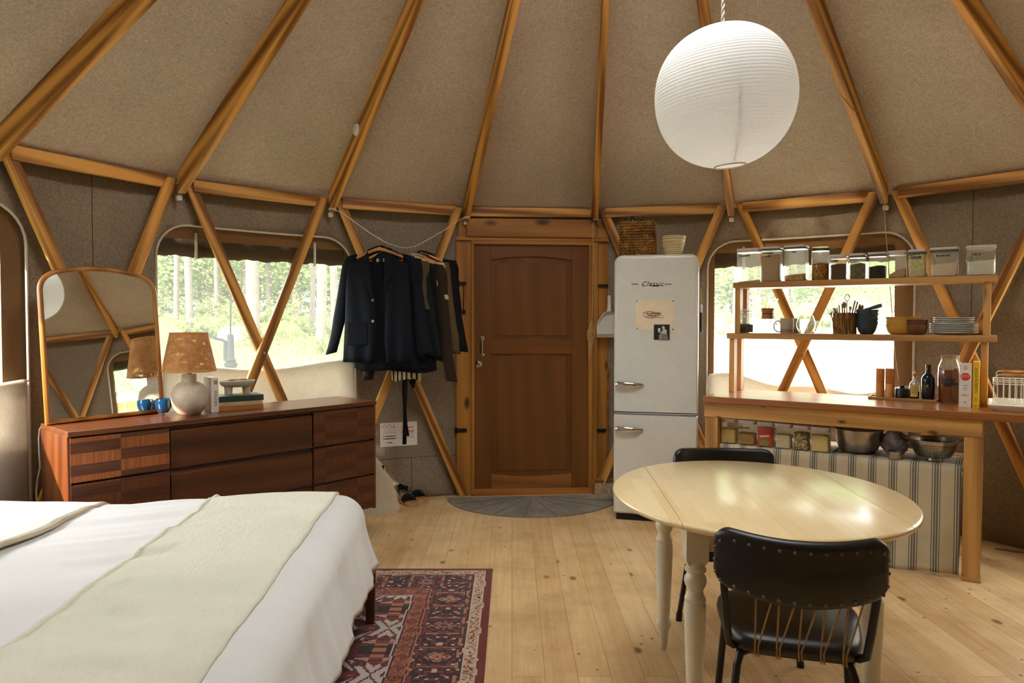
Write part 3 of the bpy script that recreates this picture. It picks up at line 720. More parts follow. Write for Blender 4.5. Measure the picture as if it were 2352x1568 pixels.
# print and snapshot held to the fridge with small magnets
MT['paper'] = plain('cream_paper', S(226, 210, 178), 0.8, var=0.03)
x0, z1 = fpx(1460, 689); x1, z0 = fpx(1549, 758)
pr = tag(bx('art_print', MT['paper'], None, 0, x1 - x0, -0.0012, 0.0, 0, z1 - z0, 0), 'cream art print with brown brush strokes on the fridge door', 'print')
pr.location = FO + FD * x0 + Vector((0, 0, z0)) - FN * 0.001; pr.rotation_euler = (0, 0, frz)
MT['ink'] = plain('brown_ink', S(120, 70, 40), 0.8); MT['ink2'] = plain('blue_grey_ink', S(110, 116, 124), 0.8); MT['ink3'] = plain('rust_ink', S(176, 96, 52), 0.8)
W, H = x1 - x0, z1 - z0; rnd = random.Random(11)
for k in range(11):
    q0 = 0.16 + 0.26 * rnd.random(); q1 = q0 + 0.25 + 0.25 * rnd.random(); zz_ = H * (0.43 + 0.18 * rnd.random()); amp = H * 0.03
    ps = [(W * min(0.82, q0 + (q1 - q0) * j / 12), -0.0075, zz_ + amp * sin(j * 0.55 + k) - 0.03 * H * j / 12) for j in range(13)]
    MB().tube(ps, [0.0006 + 0.0022 * abs(sin(j * 0.5 + k * 1.3)) for j in range(13)], 6, flat=1.0).build('brush_stroke', [MT['ink'], MT['ink3'], MT['ink2']][k % 3], pr).scale = (1, 0.2, 1)
for (u, v, w) in ((1463, 691, 'top left'), (1546, 691, 'top right'), (1464, 754, 'bottom left'), (1546, 756, 'bottom right')):
    a, z = fpx(u, v); o = MB().lathe([(0, 0), (0.0055, 0), (0.0055, 0.003), (0.004, 0.005), (0, 0.005)], 16, RX(PI / 2)).build('magnet', MT['steel'])
    o.location = FO + FD * a + Vector((0, 0, z)) - FN * 0.0022; o.rotation_euler = (0, 0, frz)
    tag(o, 'tiny round magnet at the %s corner of the cream print' % w, 'magnet', 'fridge magnets')
x0, z1 = fpx(1502, 745); x1, z0 = fpx(1538, 780); W, H = x1 - x0, z1 - z0
MT['photo_dark'] = plain('photo_dark', S(38, 38, 34), 0.35, var=0.2, nscale=60); MT['photo_light'] = plain('photo_light', S(206, 202, 192), 0.35); MT['photo_mid'] = plain('photo_mid', S(120, 118, 110), 0.35, var=0.2, nscale=60)
ph = tag(bx('snapshot', MT['photo_dark'], None, 0, W, -0.001, 0.0, 0, H, 0), 'small square black and white snapshot of two people hugging, on the fridge', 'photo')
ph.location = FO + FD * x0 + Vector((0, 0, z0)) - FN * 0.0035; ph.rotation_euler = (0, 0, frz)
def flat_blob(name, mat, pts): MB().prism([(a * W, b * H) for a, b in pts], 0.0011, 0.0014, RX(PI / 2)).build(name, MT[mat], ph)
def ell(cx, cz, rx, rz_, n=16): return [(cx + rx * cos(2 * PI * k / n), cz + rz_ * sin(2 * PI * k / n)) for k in range(n)]
flat_blob('figure', 'photo_mid', [(0.30, 0.0), (0.92, 0.0), (0.86, 0.34), (0.66, 0.46), (0.42, 0.42), (0.34, 0.30)])
flat_blob('figure', 'photo_light', [(0.48, 0.40), (0.80, 0.36), (0.82, 0.62), (0.70, 0.72), (0.55, 0.66)])
flat_blob('face', 'photo_light', ell(0.34, 0.66, 0.09, 0.12)); flat_blob('face', 'photo_light', ell(0.60, 0.80, 0.085, 0.11))
flat_blob('figure', 'photo_light', [(0.26, 0.54), (0.30, 0.48), (0.62, 0.42), (0.62, 0.50)]); flat_blob('figure', 'photo_light', [(0.36, 0.06), (0.46, 0.06), (0.44, 0.36), (0.38, 0.36)])
# seagrass basket with three little bottles, and two cane bowls, all on the fridge
t = NT('seagrass_weave'); v = t.coords(rnd=False); n1 = t.noise(v, 9, 4, 0.7); n2 = t.noise(v, 60, 2, 0.6)
MT['seagrass'] = t.set(t.ramp(t.math('ADD', t.math('MULTIPLY', n1, 0.55), t.math('MULTIPLY', n2, 0.45)), (0.36, S(84, 52, 24)), (0.52, S(140, 94, 46)), (0.66, S(190, 140, 78))), 0.75, 0, 0.2)
bx0, _ = fpx(1425, 580, 0.22); bx1, _ = fpx(1506, 580, 0.22); _, bzt = fpx(1465, 511, 0.22); bH = bzt - FH
bw, bd = bx1 - bx0, 0.22
bk = thing('basket', 'square brown seagrass basket on the left of the fridge top', 'basket', FO + FD * ((bx0 + bx1) / 2) + FN * 0.24 + Vector((0, 0, FH)), frz)
mb = MB(); rows_n = 13
for k in range(rows_n):
    z = bH * (k + 0.5) / rows_n; path = rrect(bw - 0.012, bd - 0.012, 0.02, 4); m = 110; per = []
    for i in range(len(path)):
        a, b = Vector(path[i]), Vector(path[(i + 1) % len(path)]); s = max(1, int((b - a).length / 0.0058)); per += [a + (b - a) * j / s for j in range(s)]
    ctr = Vector((0, 0)); N_ = len(per)
    for ph_ in (0, PI):                                              # two strands twisting round one another
        pts = []
        for i, p in enumerate(per):
            tng = (per[(i + 1) % N_] - per[i - 1]).normalized(); nr = Vector((tng.y, -tng.x)); q = i * 2 * PI / 4.0 + ph_ + k * 1.7
            pts.append((p.x + nr.x * 0.005 * cos(q), p.y + nr.y * 0.005 * cos(q), z + bH / rows_n * 0.28 * sin(q)))
        mb.tube(pts, bH / rows_n * 0.30, 6, closed=True)
mb.build('weave', MT['seagrass'], bk, smooth=60)
bx('lining', MT['seagrass'], bk, -bw / 2 + 0.012, bw / 2 - 0.012, -bd / 2 + 0.012, bd / 2 - 0.012, 0.004, bH * 0.72)
def mini_bottle(u, v, label, cap, glass, r, h):
    a, z = fpx(u, v, 0.16)
    o = thing('small_bottle', label, 'bottle', FO + FD * a + FN * 0.165 + Vector((0, 0, z - h + 0.026)), frz, 'little bottles in the basket')
    MB().lathe([(0, 0), (r, 0.002), (r, h * 0.62), (r * 0.5, h * 0.76), (r * 0.5, h * 0.82), (0, h * 0.82)], 18).build('bottle_body', MT[glass], o)
    MB().lathe([(0, h * 0.78), (r * 0.72, h * 0.78), (r * 0.72, h), (0, h)], 18).build('cap', MT[cap], o)
MT['amber'] = plain('amber_glass', S(60, 34, 18), 0.15); MT['red_label'] = plain('red_label', S(150, 40, 26), 0.6); MT['dark_blue'] = plain('dark_glass', S(20, 24, 30), 0.15)
mini_bottle(1437, 508.5, 'little dark-capped bottle at the left of the basket', 'black', 'amber', 0.013, 0.08)
mini_bottle(1453, 505, 'tallest little dark bottle leaning up in the basket', 'black', 'dark_blue', 0.014, 0.10)
mini_bottle(1474, 513, 'little red-labelled bottle at the right in the basket', 'amber', 'red_label', 0.016, 0.08)
MT['cane'] = plain('cane_coil', S(214, 194, 152), 0.7, var=0.08, nscale=40)
def cane_bowl(label, zoff, r1, r0, h, n, off):
    a, _ = fpx(1546.5, 575, 0.16); o = thing('cane_bowl', label, 'bowl', FO + FD * (a + off) + FN * 0.16 + Vector((0, 0, FH + zoff)), 0, 'cane bowls on the fridge')
    prof = [(0, 0.0)]; m = n
    for k in range(m):                                               # the wall is a stack of coils
        q = k / (m - 1); r = r0 + (r1 - r0) * q ** 0.8; z = h * q
        for j in range(5): aa = -PI / 2 + PI * j / 4; prof.append((r + h / m * 0.5 * cos(aa), z + h / m * 0.5 + h / m * 0.5 * sin(aa)))
    prof += [(r1 - 0.012, h), (r0 - 0.01, 0.014), (0, 0.014)]
    MB().lathe(prof, 36).build('coil_wall', MT['cane'], o, smooth=70)
zt1 = fpx(1546, 546, 0.16)[1] - FH
cane_bowl('lower of two pale cane proving bowls on the fridge', 0.0, 0.076, 0.05, zt1 * 0.78, 9, 0.0)
cane_bowl('upper pale cane proving bowl stacked in another on the fridge', zt1 * 0.32, 0.078, 0.05, zt1 * 0.68, 8, 0.004)
# dark-handled brush hanging at the right side of the fridge
a, zt_ = fpx(1597, 662, 0.2); _, zb_ = fpx(1597, 762, 0.2); hb = thing('hanging_brush', 'dark-handled kitchen tool hanging by a thin cord right of the fridge', 'kitchen tool', FO + FD * (hw + 0.016) + FN * 0.2 + Vector((0, 0, zb_)), frz)
Lh = zt_ - zb_
MB().tube([(0, 0, Lh), (0.003, 0, Lh * 0.62)], 0.0016, 6).build('cord', MT['rope'], hb)
MB().tube([(0.003, 0, Lh * 0.63), (0.003, 0, Lh * 0.44)], 0.006, 10).build('ferrule', MT['steel'], hb)
MB().box(-0.007, 0.009, -0.004, 0.004, 0, Lh * 0.46).build('handle', MT['black'], hb, bevel=0.003)
# ------------------------------------------------------------------ dresser (local x along its front, y to the back)
DTOP = 0.855
D0 = at_z(154, 992, DTOP); _e = at_z(863, 920, DTOP); _e = (_e - D0); DRL = 1.775
drz = math.atan2(_e.y, _e.x); DX = Vector((cos(drz), sin(drz), 0)); DY = Vector((-sin(drz), cos(drz), 0))
def on_dresser(u, v): p = at_z(u, v, DTOP); q = p - D0; return p, q.dot(DX), q.dot(DY)
MT['walnut'] = wood('walnut', S(56, 27, 12), S(100, 53, 25), 'X', 0.34, 0.9, coat=0.1, contrast=0.6)
MT['walnut_side'] = wood('walnut_side', S(72, 35, 14), S(126, 70, 32), 'Z', 0.36, 0.9, contrast=0.6)
MT['walnut_top'] = wood('walnut_top', S(70, 34, 15), S(120, 66, 31), 'X', 0.28, 0.9, coat=0.25, contrast=0.6)
# block veneer in two tones with the grain turned from block to block
t = NT('block_veneer'); v = t.coords((1, 1, 1), rnd=False); chk = t.N('TexChecker'); chk.inputs['Scale'].default_value = 1.0
mp = t.N('Mapping'); mp.inputs['Scale'].default_value = (1 / 0.2325, 1.0, 1 / 0.0535); mp.inputs['Location'].default_value = (0.0, 0.31, 0.06); t.L(v, mp.inputs[0]); t.L(mp.outputs[0], chk.inputs['Vector'])
va = t.coords((1.2, 9, 60), rnd=False); vb = t.coords((60, 9, 1.2), rnd=False)
ga = t.noise(va, 2.0, 4, 0.6); gb = t.noise(vb, 2.0, 4, 0.6)
ca = t.ramp(ga, (0.3, S(66, 34, 18)), (0.7, S(104, 58, 32))); cb = t.ramp(gb, (0.3, S(118, 62, 28)), (0.7, S(168, 100, 50)))
MT['veneer'] = t.set(t.mix(chk.outputs['Fac'], ca, cb), 0.35, 0, 0.4)
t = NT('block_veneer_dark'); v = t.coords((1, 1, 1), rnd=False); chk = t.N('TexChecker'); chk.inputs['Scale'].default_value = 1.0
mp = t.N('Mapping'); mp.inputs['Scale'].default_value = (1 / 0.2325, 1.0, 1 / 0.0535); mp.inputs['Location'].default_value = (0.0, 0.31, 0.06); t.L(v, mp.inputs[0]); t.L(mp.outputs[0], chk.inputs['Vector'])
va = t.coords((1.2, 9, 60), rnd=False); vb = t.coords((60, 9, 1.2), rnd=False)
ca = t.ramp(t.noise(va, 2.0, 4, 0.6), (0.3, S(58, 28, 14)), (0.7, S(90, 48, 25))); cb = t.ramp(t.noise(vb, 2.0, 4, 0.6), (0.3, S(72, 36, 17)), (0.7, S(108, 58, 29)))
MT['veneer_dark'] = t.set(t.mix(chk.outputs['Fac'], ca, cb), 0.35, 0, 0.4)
dr = thing('dresser', 'long walnut nine-drawer dresser under the left window, beyond the bed', 'dresser', (D0.x, D0.y, 0), drz)
DEP = 0.43; ZB = 0.148
bx('top', MT['walnut_top'], dr, 0, DRL, -0.006, DEP, DTOP - 0.026, DTOP, 0.003)
bx('side_panel', MT['walnut_side'], dr, 0.0, 0.016, 0.004, DEP, ZB, DTOP - 0.026, 0.002); bx('side_panel', MT['walnut_side'], dr, DRL - 0.016, DRL, 0.004, DEP, ZB, DTOP - 0.026, 0.002)
bx('carcass', MT['walnut'], dr, 0.016, DRL - 0.016, 0.03, DEP - 0.01, ZB, DTOP - 0.026, 0.002)
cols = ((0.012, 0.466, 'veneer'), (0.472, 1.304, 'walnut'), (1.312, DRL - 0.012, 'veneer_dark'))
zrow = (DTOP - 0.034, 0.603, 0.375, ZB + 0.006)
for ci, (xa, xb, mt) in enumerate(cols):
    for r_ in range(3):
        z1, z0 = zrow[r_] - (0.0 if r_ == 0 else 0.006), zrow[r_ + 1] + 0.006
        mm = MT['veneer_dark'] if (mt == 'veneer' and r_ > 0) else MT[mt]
        if ci == 1:                                                  # the wide drawers have a bevelled upper lip to pull by
            prof = [(0.004, z0), (0.004, z1 - 0.022), (0.022, z1 - 0.006), (0.022, z1), (0.035, z1), (0.035, z0)]
            d = MB().prism(prof, xa, xb, Matrix(((0, 0, 1, 0), (1, 0, 0, 0), (0, 1, 0, 0), (0, 0, 0, 1)))).build('drawer', mm, dr, bevel=0.0015, smooth=20)
        else:
            d = bx('drawer', mm, dr, xa, xb, 0.002, 0.035, z0, z1, 0.0015)
for x in (0.10, DRL - 0.10):
    for y in (0.07, DEP - 0.07): MB().cyl((x, y, 0), (x, y, ZB), 0.013, 0.024, 16).build('leg', MT['walnut_side'], dr)

# ------------------------------------------------------------------ arched mirror leaning at the back of the dresser
m0 = at_z(104, 977, DTOP); mrz = rad(55.2); MW = 0.609
MT['mirror_frame'] = wood('mirror_frame_wood', S(122, 76, 28), S(188, 128, 58), 'Z', 0.38, 0.8, coat=0.1)
t = NT('mirror_glass'); MT['mirror'] = t.set((0.86, 0.87, 0.84, 1), 0.02, 1.0)
LEAN = rad(5.55)
mir = thing('mirror', 'arched wood-framed mirror leaning on the left end of the dresser', 'mirror', m0, 0, rot=(-LEAN, 0, mrz))
MHs, MHc, mr_ = 0.735, 0.815, 0.115                                  # side height, crown height, corner radius
def mir_outline(ins):
    w0, w1 = ins, MW - ins; out = [(w0, ins), (w1, ins)]
    r = mr_ - ins; n = 8
    zc = MHs - 0.06
    for j in range(n + 1):
        a = rad(3) + (PI / 2 - rad(18)) * j / n; out.append((w1 - r + r * cos(a), zc + r * sin(a)))
    xr_, zr_ = out[-1]
    for j in range(1, 12):
        q = j / 12; x = xr_ + (MW - 2 * xr_) * q; out.append((x, zr_ + (MHc - ins - zr_) * (1 - (2 * q - 1) ** 2)))
    out += [(MW - x, z) for x, z in reversed(out[2:2 + n + 1])]
    return out
fw = 0.024
rows = [[(x, y, z) for x, z in mir_outline(i_)] for i_, y in ((0.0, 0.004), (0.004, -0.012), (0.010, -0.016), (fw - 0.006, -0.014), (fw, -0.006), (fw, 0.004))]
MB().grid(rows, True, True).build('frame', MT['mirror_frame'], mir, smooth=50)
MB().prism(mir_outline(fw - 0.004), 0.0, 0.003, RX(PI / 2)).build('glass', MT['mirror'], mir, smooth=20)
MB().prism(mir_outline(0.004), -0.008, -0.004, RX(PI / 2)).build('backing', MT['walnut_side'], mir, smooth=20)

# ------------------------------------------------------------------ lamp
lp, lx, ly = on_dresser(436, 950); LZ = FPX / lp.y                   # pixels per metre there
lamp = thing('table_lamp', 'squat cream ceramic table lamp with a woven rattan shade', 'lamp', lp, 0)
MT['ceramic'] = plain('cream_ceramic', S(196, 183, 160), 0.55, var=0.05, nscale=30, bump=0.25)
t = NT('rattan'); v = t.coords(rnd=False); n1 = t.noise(v, 30, 3, 0.7)
MT['rattan'] = t.set(t.ramp(n1, (0.3, S(214, 162, 94)), (0.7, S(246, 208, 142))), 0.6, 0, 0.3)
tr = t.N('BsdfTranslucent'); tr.inputs[0].default_value = S(226, 172, 100); mx = t.N('MixShader'); mx.inputs[0].default_value = 0.5
t.L(t.b.outputs[0], mx.inputs[1]); t.L(tr.outputs[0], mx.inputs[2]); t.L(mx.outputs[0], t.out.inputs[0])
prof = [(0, 0), (0.055, 0), (0.06, 0.004), (0.078, 0.025), (0.094, 0.06), (0.0985, 0.09), (0.096, 0.118), (0.086, 0.148), (0.066, 0.170), (0.046, 0.181), (0.041, 0.186), (0.0405, 0.220), (0.038, 0.224), (0.030, 0.224), (0.028, 0.21), (0, 0.21)]
MB().lathe(prof, 48).build('base', MT['ceramic'], lamp, smooth=45)
MT['brass'] = plain('brass', S(190, 140, 70), 0.3, 0.9)
MB().lathe([(0, 0.21), (0.013, 0.21), (0.013, 0.235), (0.010, 0.262), (0.010, 0.30), (0.014, 0.305), (0.014, 0.33), (0, 0.33)], 20).build('socket', MT['brass'], lamp)
z0, z1, r0, r1 = 0.245, 0.452, 0.140, 0.096
mb = MB(); nring = 46; rnd = random.Random(9)
for k in range(nring):                                               # horizontal wicker weaving in front of and behind the stakes
    q = k / (nring - 1); z = z0 + (z1 - z0) * q; r = r0 + (r1 - r0) * q; pts = []
    for j in range(96):
        a = 2 * PI * j / 96; pts.append(((r + 0.0016 * sin(24 * a + PI * k)) * cos(a), (r + 0.0016 * sin(24 * a + PI * k)) * sin(a), z + 0.0007 * sin(5 * a + k)))
    mb.tube(pts, 0.00205, 5, closed=True)
shade = mb.build('lamp_shade', MT['rattan'], lamp, smooth=60)
st = MB()
for j in range(24):
    for d in (-0.012, 0.012): a = 2 * PI * j / 24 + d; st.tube([(r0 * cos(a), r0 * sin(a), z0 - 0.002), (r1 * cos(a), r1 * sin(a), z1 + 0.002)], 0.0016, 5)
o = st.build('stake', MT['rattan'], shade)
rim = MB()
for r, z in ((r0 + 0.001, z0 - 0.002), (r1 + 0.001, z1 + 0.001)): rim.tube([(r * cos(2 * PI * j / 48), r * sin(2 * PI * j / 48), z) for j in range(48)], 0.004, 8, closed=True)
rim.build('rim', MT['rattan'], shade)
MB().ball((0, 0, 0.355), 0.03, 16, 12, (1, 1, 1.25)).build('bulb', MT['white'], lamp)
cpts = [at_y(u, v, y) for u, v, y in ((107, 971, 3.72), (98, 974, 3.68), (91, 986, 3.65), (89, 1010, 3.64), (91, 1050, 3.64), (92, 1075, 3.64), (86, 1100, 3.66), (83, 1130, 3.66), (86, 1160, 3.66), (88, 1230, 3.66))]
cb = thing('power_cord', 'pale power cord hanging down at the left end of the dresser', 'cord', cpts[0])
MB().tube([p - cpts[0] for p in cpts], 0.0042, 8).build('cable', MT['cord_white'], cb, smooth=60)

# ------------------------------------------------------------------ blue cup, books, dish
p, _, _ = on_dresser(376, 952.5); cup = thing('blue_cup', 'small rounded blue glass tumbler beside the mirror', 'cup', p, 0)
t = NT('blue_glass'); MT['blue'] = t.set(S(14, 60, 100), 0.08, 0, 0.6, Coat_Weight=0.5)
MB().lathe([(0, 0.016), (0.026, 0.014), (0.036, 0.030), (0.0425, 0.055), (0.043, 0.075), (0.040, 0.090), (0.038, 0.0905), (0.0385, 0.075), (0.036, 0.05), (0.024, 0.022), (0, 0.022)], 40).build('bowl', MT['blue'], cup, smooth=60)
MT['glass'] = clear('clear_glass', (0.90, 0.93, 0.86, 1), 0.10, 0.05, 0.85)
MB().lathe([(0, 0), (0.024, 0), (0.027, 0.006), (0.026, 0.0145), (0, 0.0155)], 32).build('glass_foot', MT['glass'], cup, smooth=60)
def book(name_label, loc, rz, w, h, th, cover, pages='page', group=None, standing=True):
    """spine on the local -y face; x = thickness, y = depth (w), z = height"""
    b = thing('book', name_label, 'book', loc, rz, group)
    MB().box(-th / 2, -th / 2 + 0.002, 0, w, 0, h).box(th / 2 - 0.002, th / 2, 0, w, 0, h).box(-th / 2, th / 2, -0.002, 0.0, 0, h).build('cover', cover, b, bevel=0.0008)
    MB().box(-th / 2 + 0.002, th / 2 - 0.002, 0.001, w - 0.004, 0.003, h - 0.003).build('pages', MT[pages], b)
    return b
MT['page'] = plain('book_pages', S(222, 212, 190), 0.85, nscale=120, var=0.05); MT['white_cover'] = plain('white_cover', S(226, 220, 206), 0.5, var=0.02)
MT['print_dark'] = plain('print_dark', S(52, 48, 44), 0.6); MT['print_grey'] = plain('print_grey', S(150, 144, 134), 0.6)
a, _, _ = on_dresser(485, 947); b_, _, _ = on_dresser(499, 945.5)
hb = 80 / FPX * a.y
brz = rad(40); wb = 0.042
wal = book('white upright book WALDEN between the lamp and the stacked books', a + Vector((cos(brz), sin(brz), 0)) * (wb / 2), brz, 0.135, hb, wb, MT['white_cover'])
text('WALDEN', 0.0205, MT['print_dark'], wal, (0.004, -0.0026, hb * 0.40), (PI / 2, PI / 2, 0), space=1.1)
text('a life in the woods', 0.007, MT['print_grey'], wal, (-0.010, -0.0026, hb * 0.40), (PI / 2, PI / 2, 0)) if False else None
bx('cover_panel', MT['print_grey'], wal, -0.006, 0.016, -0.0026, -0.0019, hb * 0.80, hb * 0.93, 0)
sa, sax, say = on_dresser(499, 944.5); sb, sbx, sby = on_dresser(605, 937); sv = sb - sa; srz = math.atan2(sv.y, sv.x); SL = sv.length
MT['tan_cover'] = plain('tan_cover', S(178, 112, 48), 0.6); MT['beige_cover'] = plain('beige_cover', S(192, 168, 130), 0.6); MT['green_cover'] = plain('green_cover', S(36, 58, 44), 0.5); MT['navy_cover'] = plain('navy_cover', S(40, 44, 48), 0.5)
z = DTOP
for th, mt, lb, dx, dL in ((0.027, 'tan_cover', 'tan book at the bottom of the stack on the dresser', 0.0, 0.0), (0.022, 'beige_cover', 'beige book in the middle of the stack on the dresser', 0.004, -0.004), (0.034, 'green_cover', 'dark green book on top of the stack on the dresser', 0.0, 0.002)):
    b = thing('book', lb, 'book', (sa.x, sa.y, z), srz, 'stacked books on the dresser'); L = SL + dL; W_ = 0.17
    MB().box(dx, L, 0, W_, 0, 0.0025).box(dx, L, 0, W_, th - 0.0025, th).box(dx, L, -0.002, 0.0, 0, th).build('cover', MT[mt], b, bevel=0.0008)
    bx('pages', MT['page'], b, dx + 0.003, L - 0.003, 0.001, W_ - 0.004, 0.0025, th - 0.0025, 0)
    z += th
DZ = z
# footed oval dish with a pair of tortoiseshell glasses lying in it
dp_ = on_plane(541, 905, (0, 0, DZ), (0, 0, 1)); dish = thing('footed_dish', 'cream ceramic footed dish on top of the stacked books', 'dish', (dp_.x, dp_.y + 0.03, DZ), srz + rad(2))
def oval(a, b, z): return [(a * cos(2 * PI * k / 40), b * sin(2 * PI * k / 40), z) for k in range(40)]
MB().grid([oval(0.02, 0.01, 0.040), oval(0.072, 0.036, 0.042), oval(0.096, 0.05, 0.055), oval(0.105, 0.056, 0.078), oval(0.102, 0.053, 0.080), oval(0.092, 0.046, 0.060), oval(0.068, 0.032, 0.050), oval(0.01, 0.005, 0.049)], False, True).build('bowl', MT['ceramic'], dish, smooth=60)
for x in (-0.052, 0.052): MB().lathe([(0, 0), (0.024, 0), (0.022, 0.02), (0.026, 0.046), (0, 0.046)], 24, T(x, 0, 0)).build('foot', MT['ceramic'], dish, smooth=50)
MT['tortoise'] = plain('tortoiseshell', S(70, 38, 20), 0.25, var=0.3, nscale=80)
gp = Vector(dish.location) + Vector((0.0, 0.0, 0.081))
gl = thing('eyeglasses', 'tortoiseshell eyeglasses lying in the footed dish', 'eyeglasses', gp, srz + rad(6))
for x in (-0.03, 0.034): MB().tube([(x + 0.024 * cos(q), 0.017 * sin(q), 0.004) for q in [2 * PI * j / 24 for j in range(24)]], 0.0028, 8, closed=True).build('rim', MT['tortoise'], gl)
MB().tube([(-0.007, 0.004, 0.004), (0.002, 0.007, 0.006), (0.011, 0.004, 0.004)], 0.0022, 8).build('bridge', MT['tortoise'], gl)
for x in (-0.054, 0.058): MB().tube([(x, 0.004, 0.004), (x * 0.7, 0.03, 0.003), (x * 0.1, 0.036, 0.002)], 0.002, 8).build('temple', MT['tortoise'], gl)

# ------------------------------------------------------------------ clothes line with hangers and garments
wa, wb_ = node(-1, R - 0.005, 2.172), node(0, R - 0.005, 2.176); LN = Vector((-(wb_ - wa).y, (wb_ - wa).x, 0)).normalized()
pl = lambda u, v: on_plane(u, v, wa - LN * 0.15 * max(0, sin(PI * min(1, max(0, (u - 772) / 290)))) ** 0.8, LN)
lpts = [pl(u, v) for u, v in ((764, 481), (784, 487), (815, 510), (850, 535), (885, 556), (915, 567), (935, 569), (955, 565), (985, 549), (1020, 529), (1058, 503), (1076, 501))]
fine = []
for i in range(len(lpts) - 1):
    for j in range(4): fine.append(lpts[i].lerp(lpts[i + 1], j / 4))
fine.append(lpts[-1])
line = thing('clothes_line', 'thin white clothes line sagging between two rafter feet left of the door', 'clothes line', lpts[0])
MB().tube([p - lpts[0] for p in fine], 0.0028, 6).build('cord', MT['cord_white'], line, smooth=70)
for i_ in (-1, 0):
    P = node(i_, R - 0.01, 2.172); a = ang(i_); k = MB()
    for dz in (0, 0.006): k.tube([P - lpts[0] + Vector((0.026 * cos(q) * cos(a) + 0.03 * sin(q) * sin(a), -0.026 * cos(q) * sin(a) + 0.03 * sin(q) * cos(a), dz)) for q in [2 * PI * j / 16 for j in range(16)]], 0.0026, 6, closed=True)
    k.build('knot', MT['cord_white'], line)
def line_at(u):
    for p, q in zip(fine, fine[1:]):
        up = 1176 + FPX * p.x / p.y; uq = 1176 + FPX * q.x / q.y
        if up <= u <= uq: return p.lerp(q, (u - up) / (uq - up))
MT['hanger_wood'] = wood('hanger_wood', S(176, 112, 58), S(226, 164, 100), 'X', 0.4)
GYAW = rad(-9)
def hanger(u, label, drop=0.06, bar=True, yaw=GYAW, w=0.205):
    p = line_at(u); h = thing('clothes_hanger', label, 'hanger', p - Vector((0, 0, drop)), yaw, 'hangers on the clothes line')
    hp = [(0, 0, -0.01), (0, 0, 0.02), (0.004, 0, 0.026)] + [(0.002 + 0.019 * sin(q), 0, drop - 0.015 - 0.019 * cos(q) * 0.9 + 0.001) for q in [rad(x) for x in (40, 80, 120, 160, 180, 210, 240, 265)]]
    MB().tube(hp, 0.0017, 7).build('hook', MT['steel'], h, smooth=70)
    rows = []
    for k in range(21):
        q = -1 + 2 * k / 20; x = w * q; z = -0.012 - 0.075 * abs(q) ** 1.25; y = 0.018 * abs(q) ** 2
        t_ = 0.022 * (1 - 0.35 * abs(q)); rows.append([(x, y + 0.006 * cos(b), z + t_ * 0.6 * sin(b)) for b in [2 * PI * j / 10 for j in range(10)]])
    mb = MB().grid(rows, False, True); mb.f += [tuple(range(9, -1, -1)), tuple(range(200, 210))]; mb.mi += [0, 0]
    mb.build('shoulder_bar', MT['hanger_wood'], h, smooth=60)
    if bar: MB().tube([(-w * 0.94, 0.014, -0.085), (-w * 0.9, 0.012, -0.096), (w * 0.9, 0.012, -0.096), (w * 0.94, 0.014, -0.085)], 0.0045, 8).build('trouser_bar', MT['hanger_wood'], h)
    return h
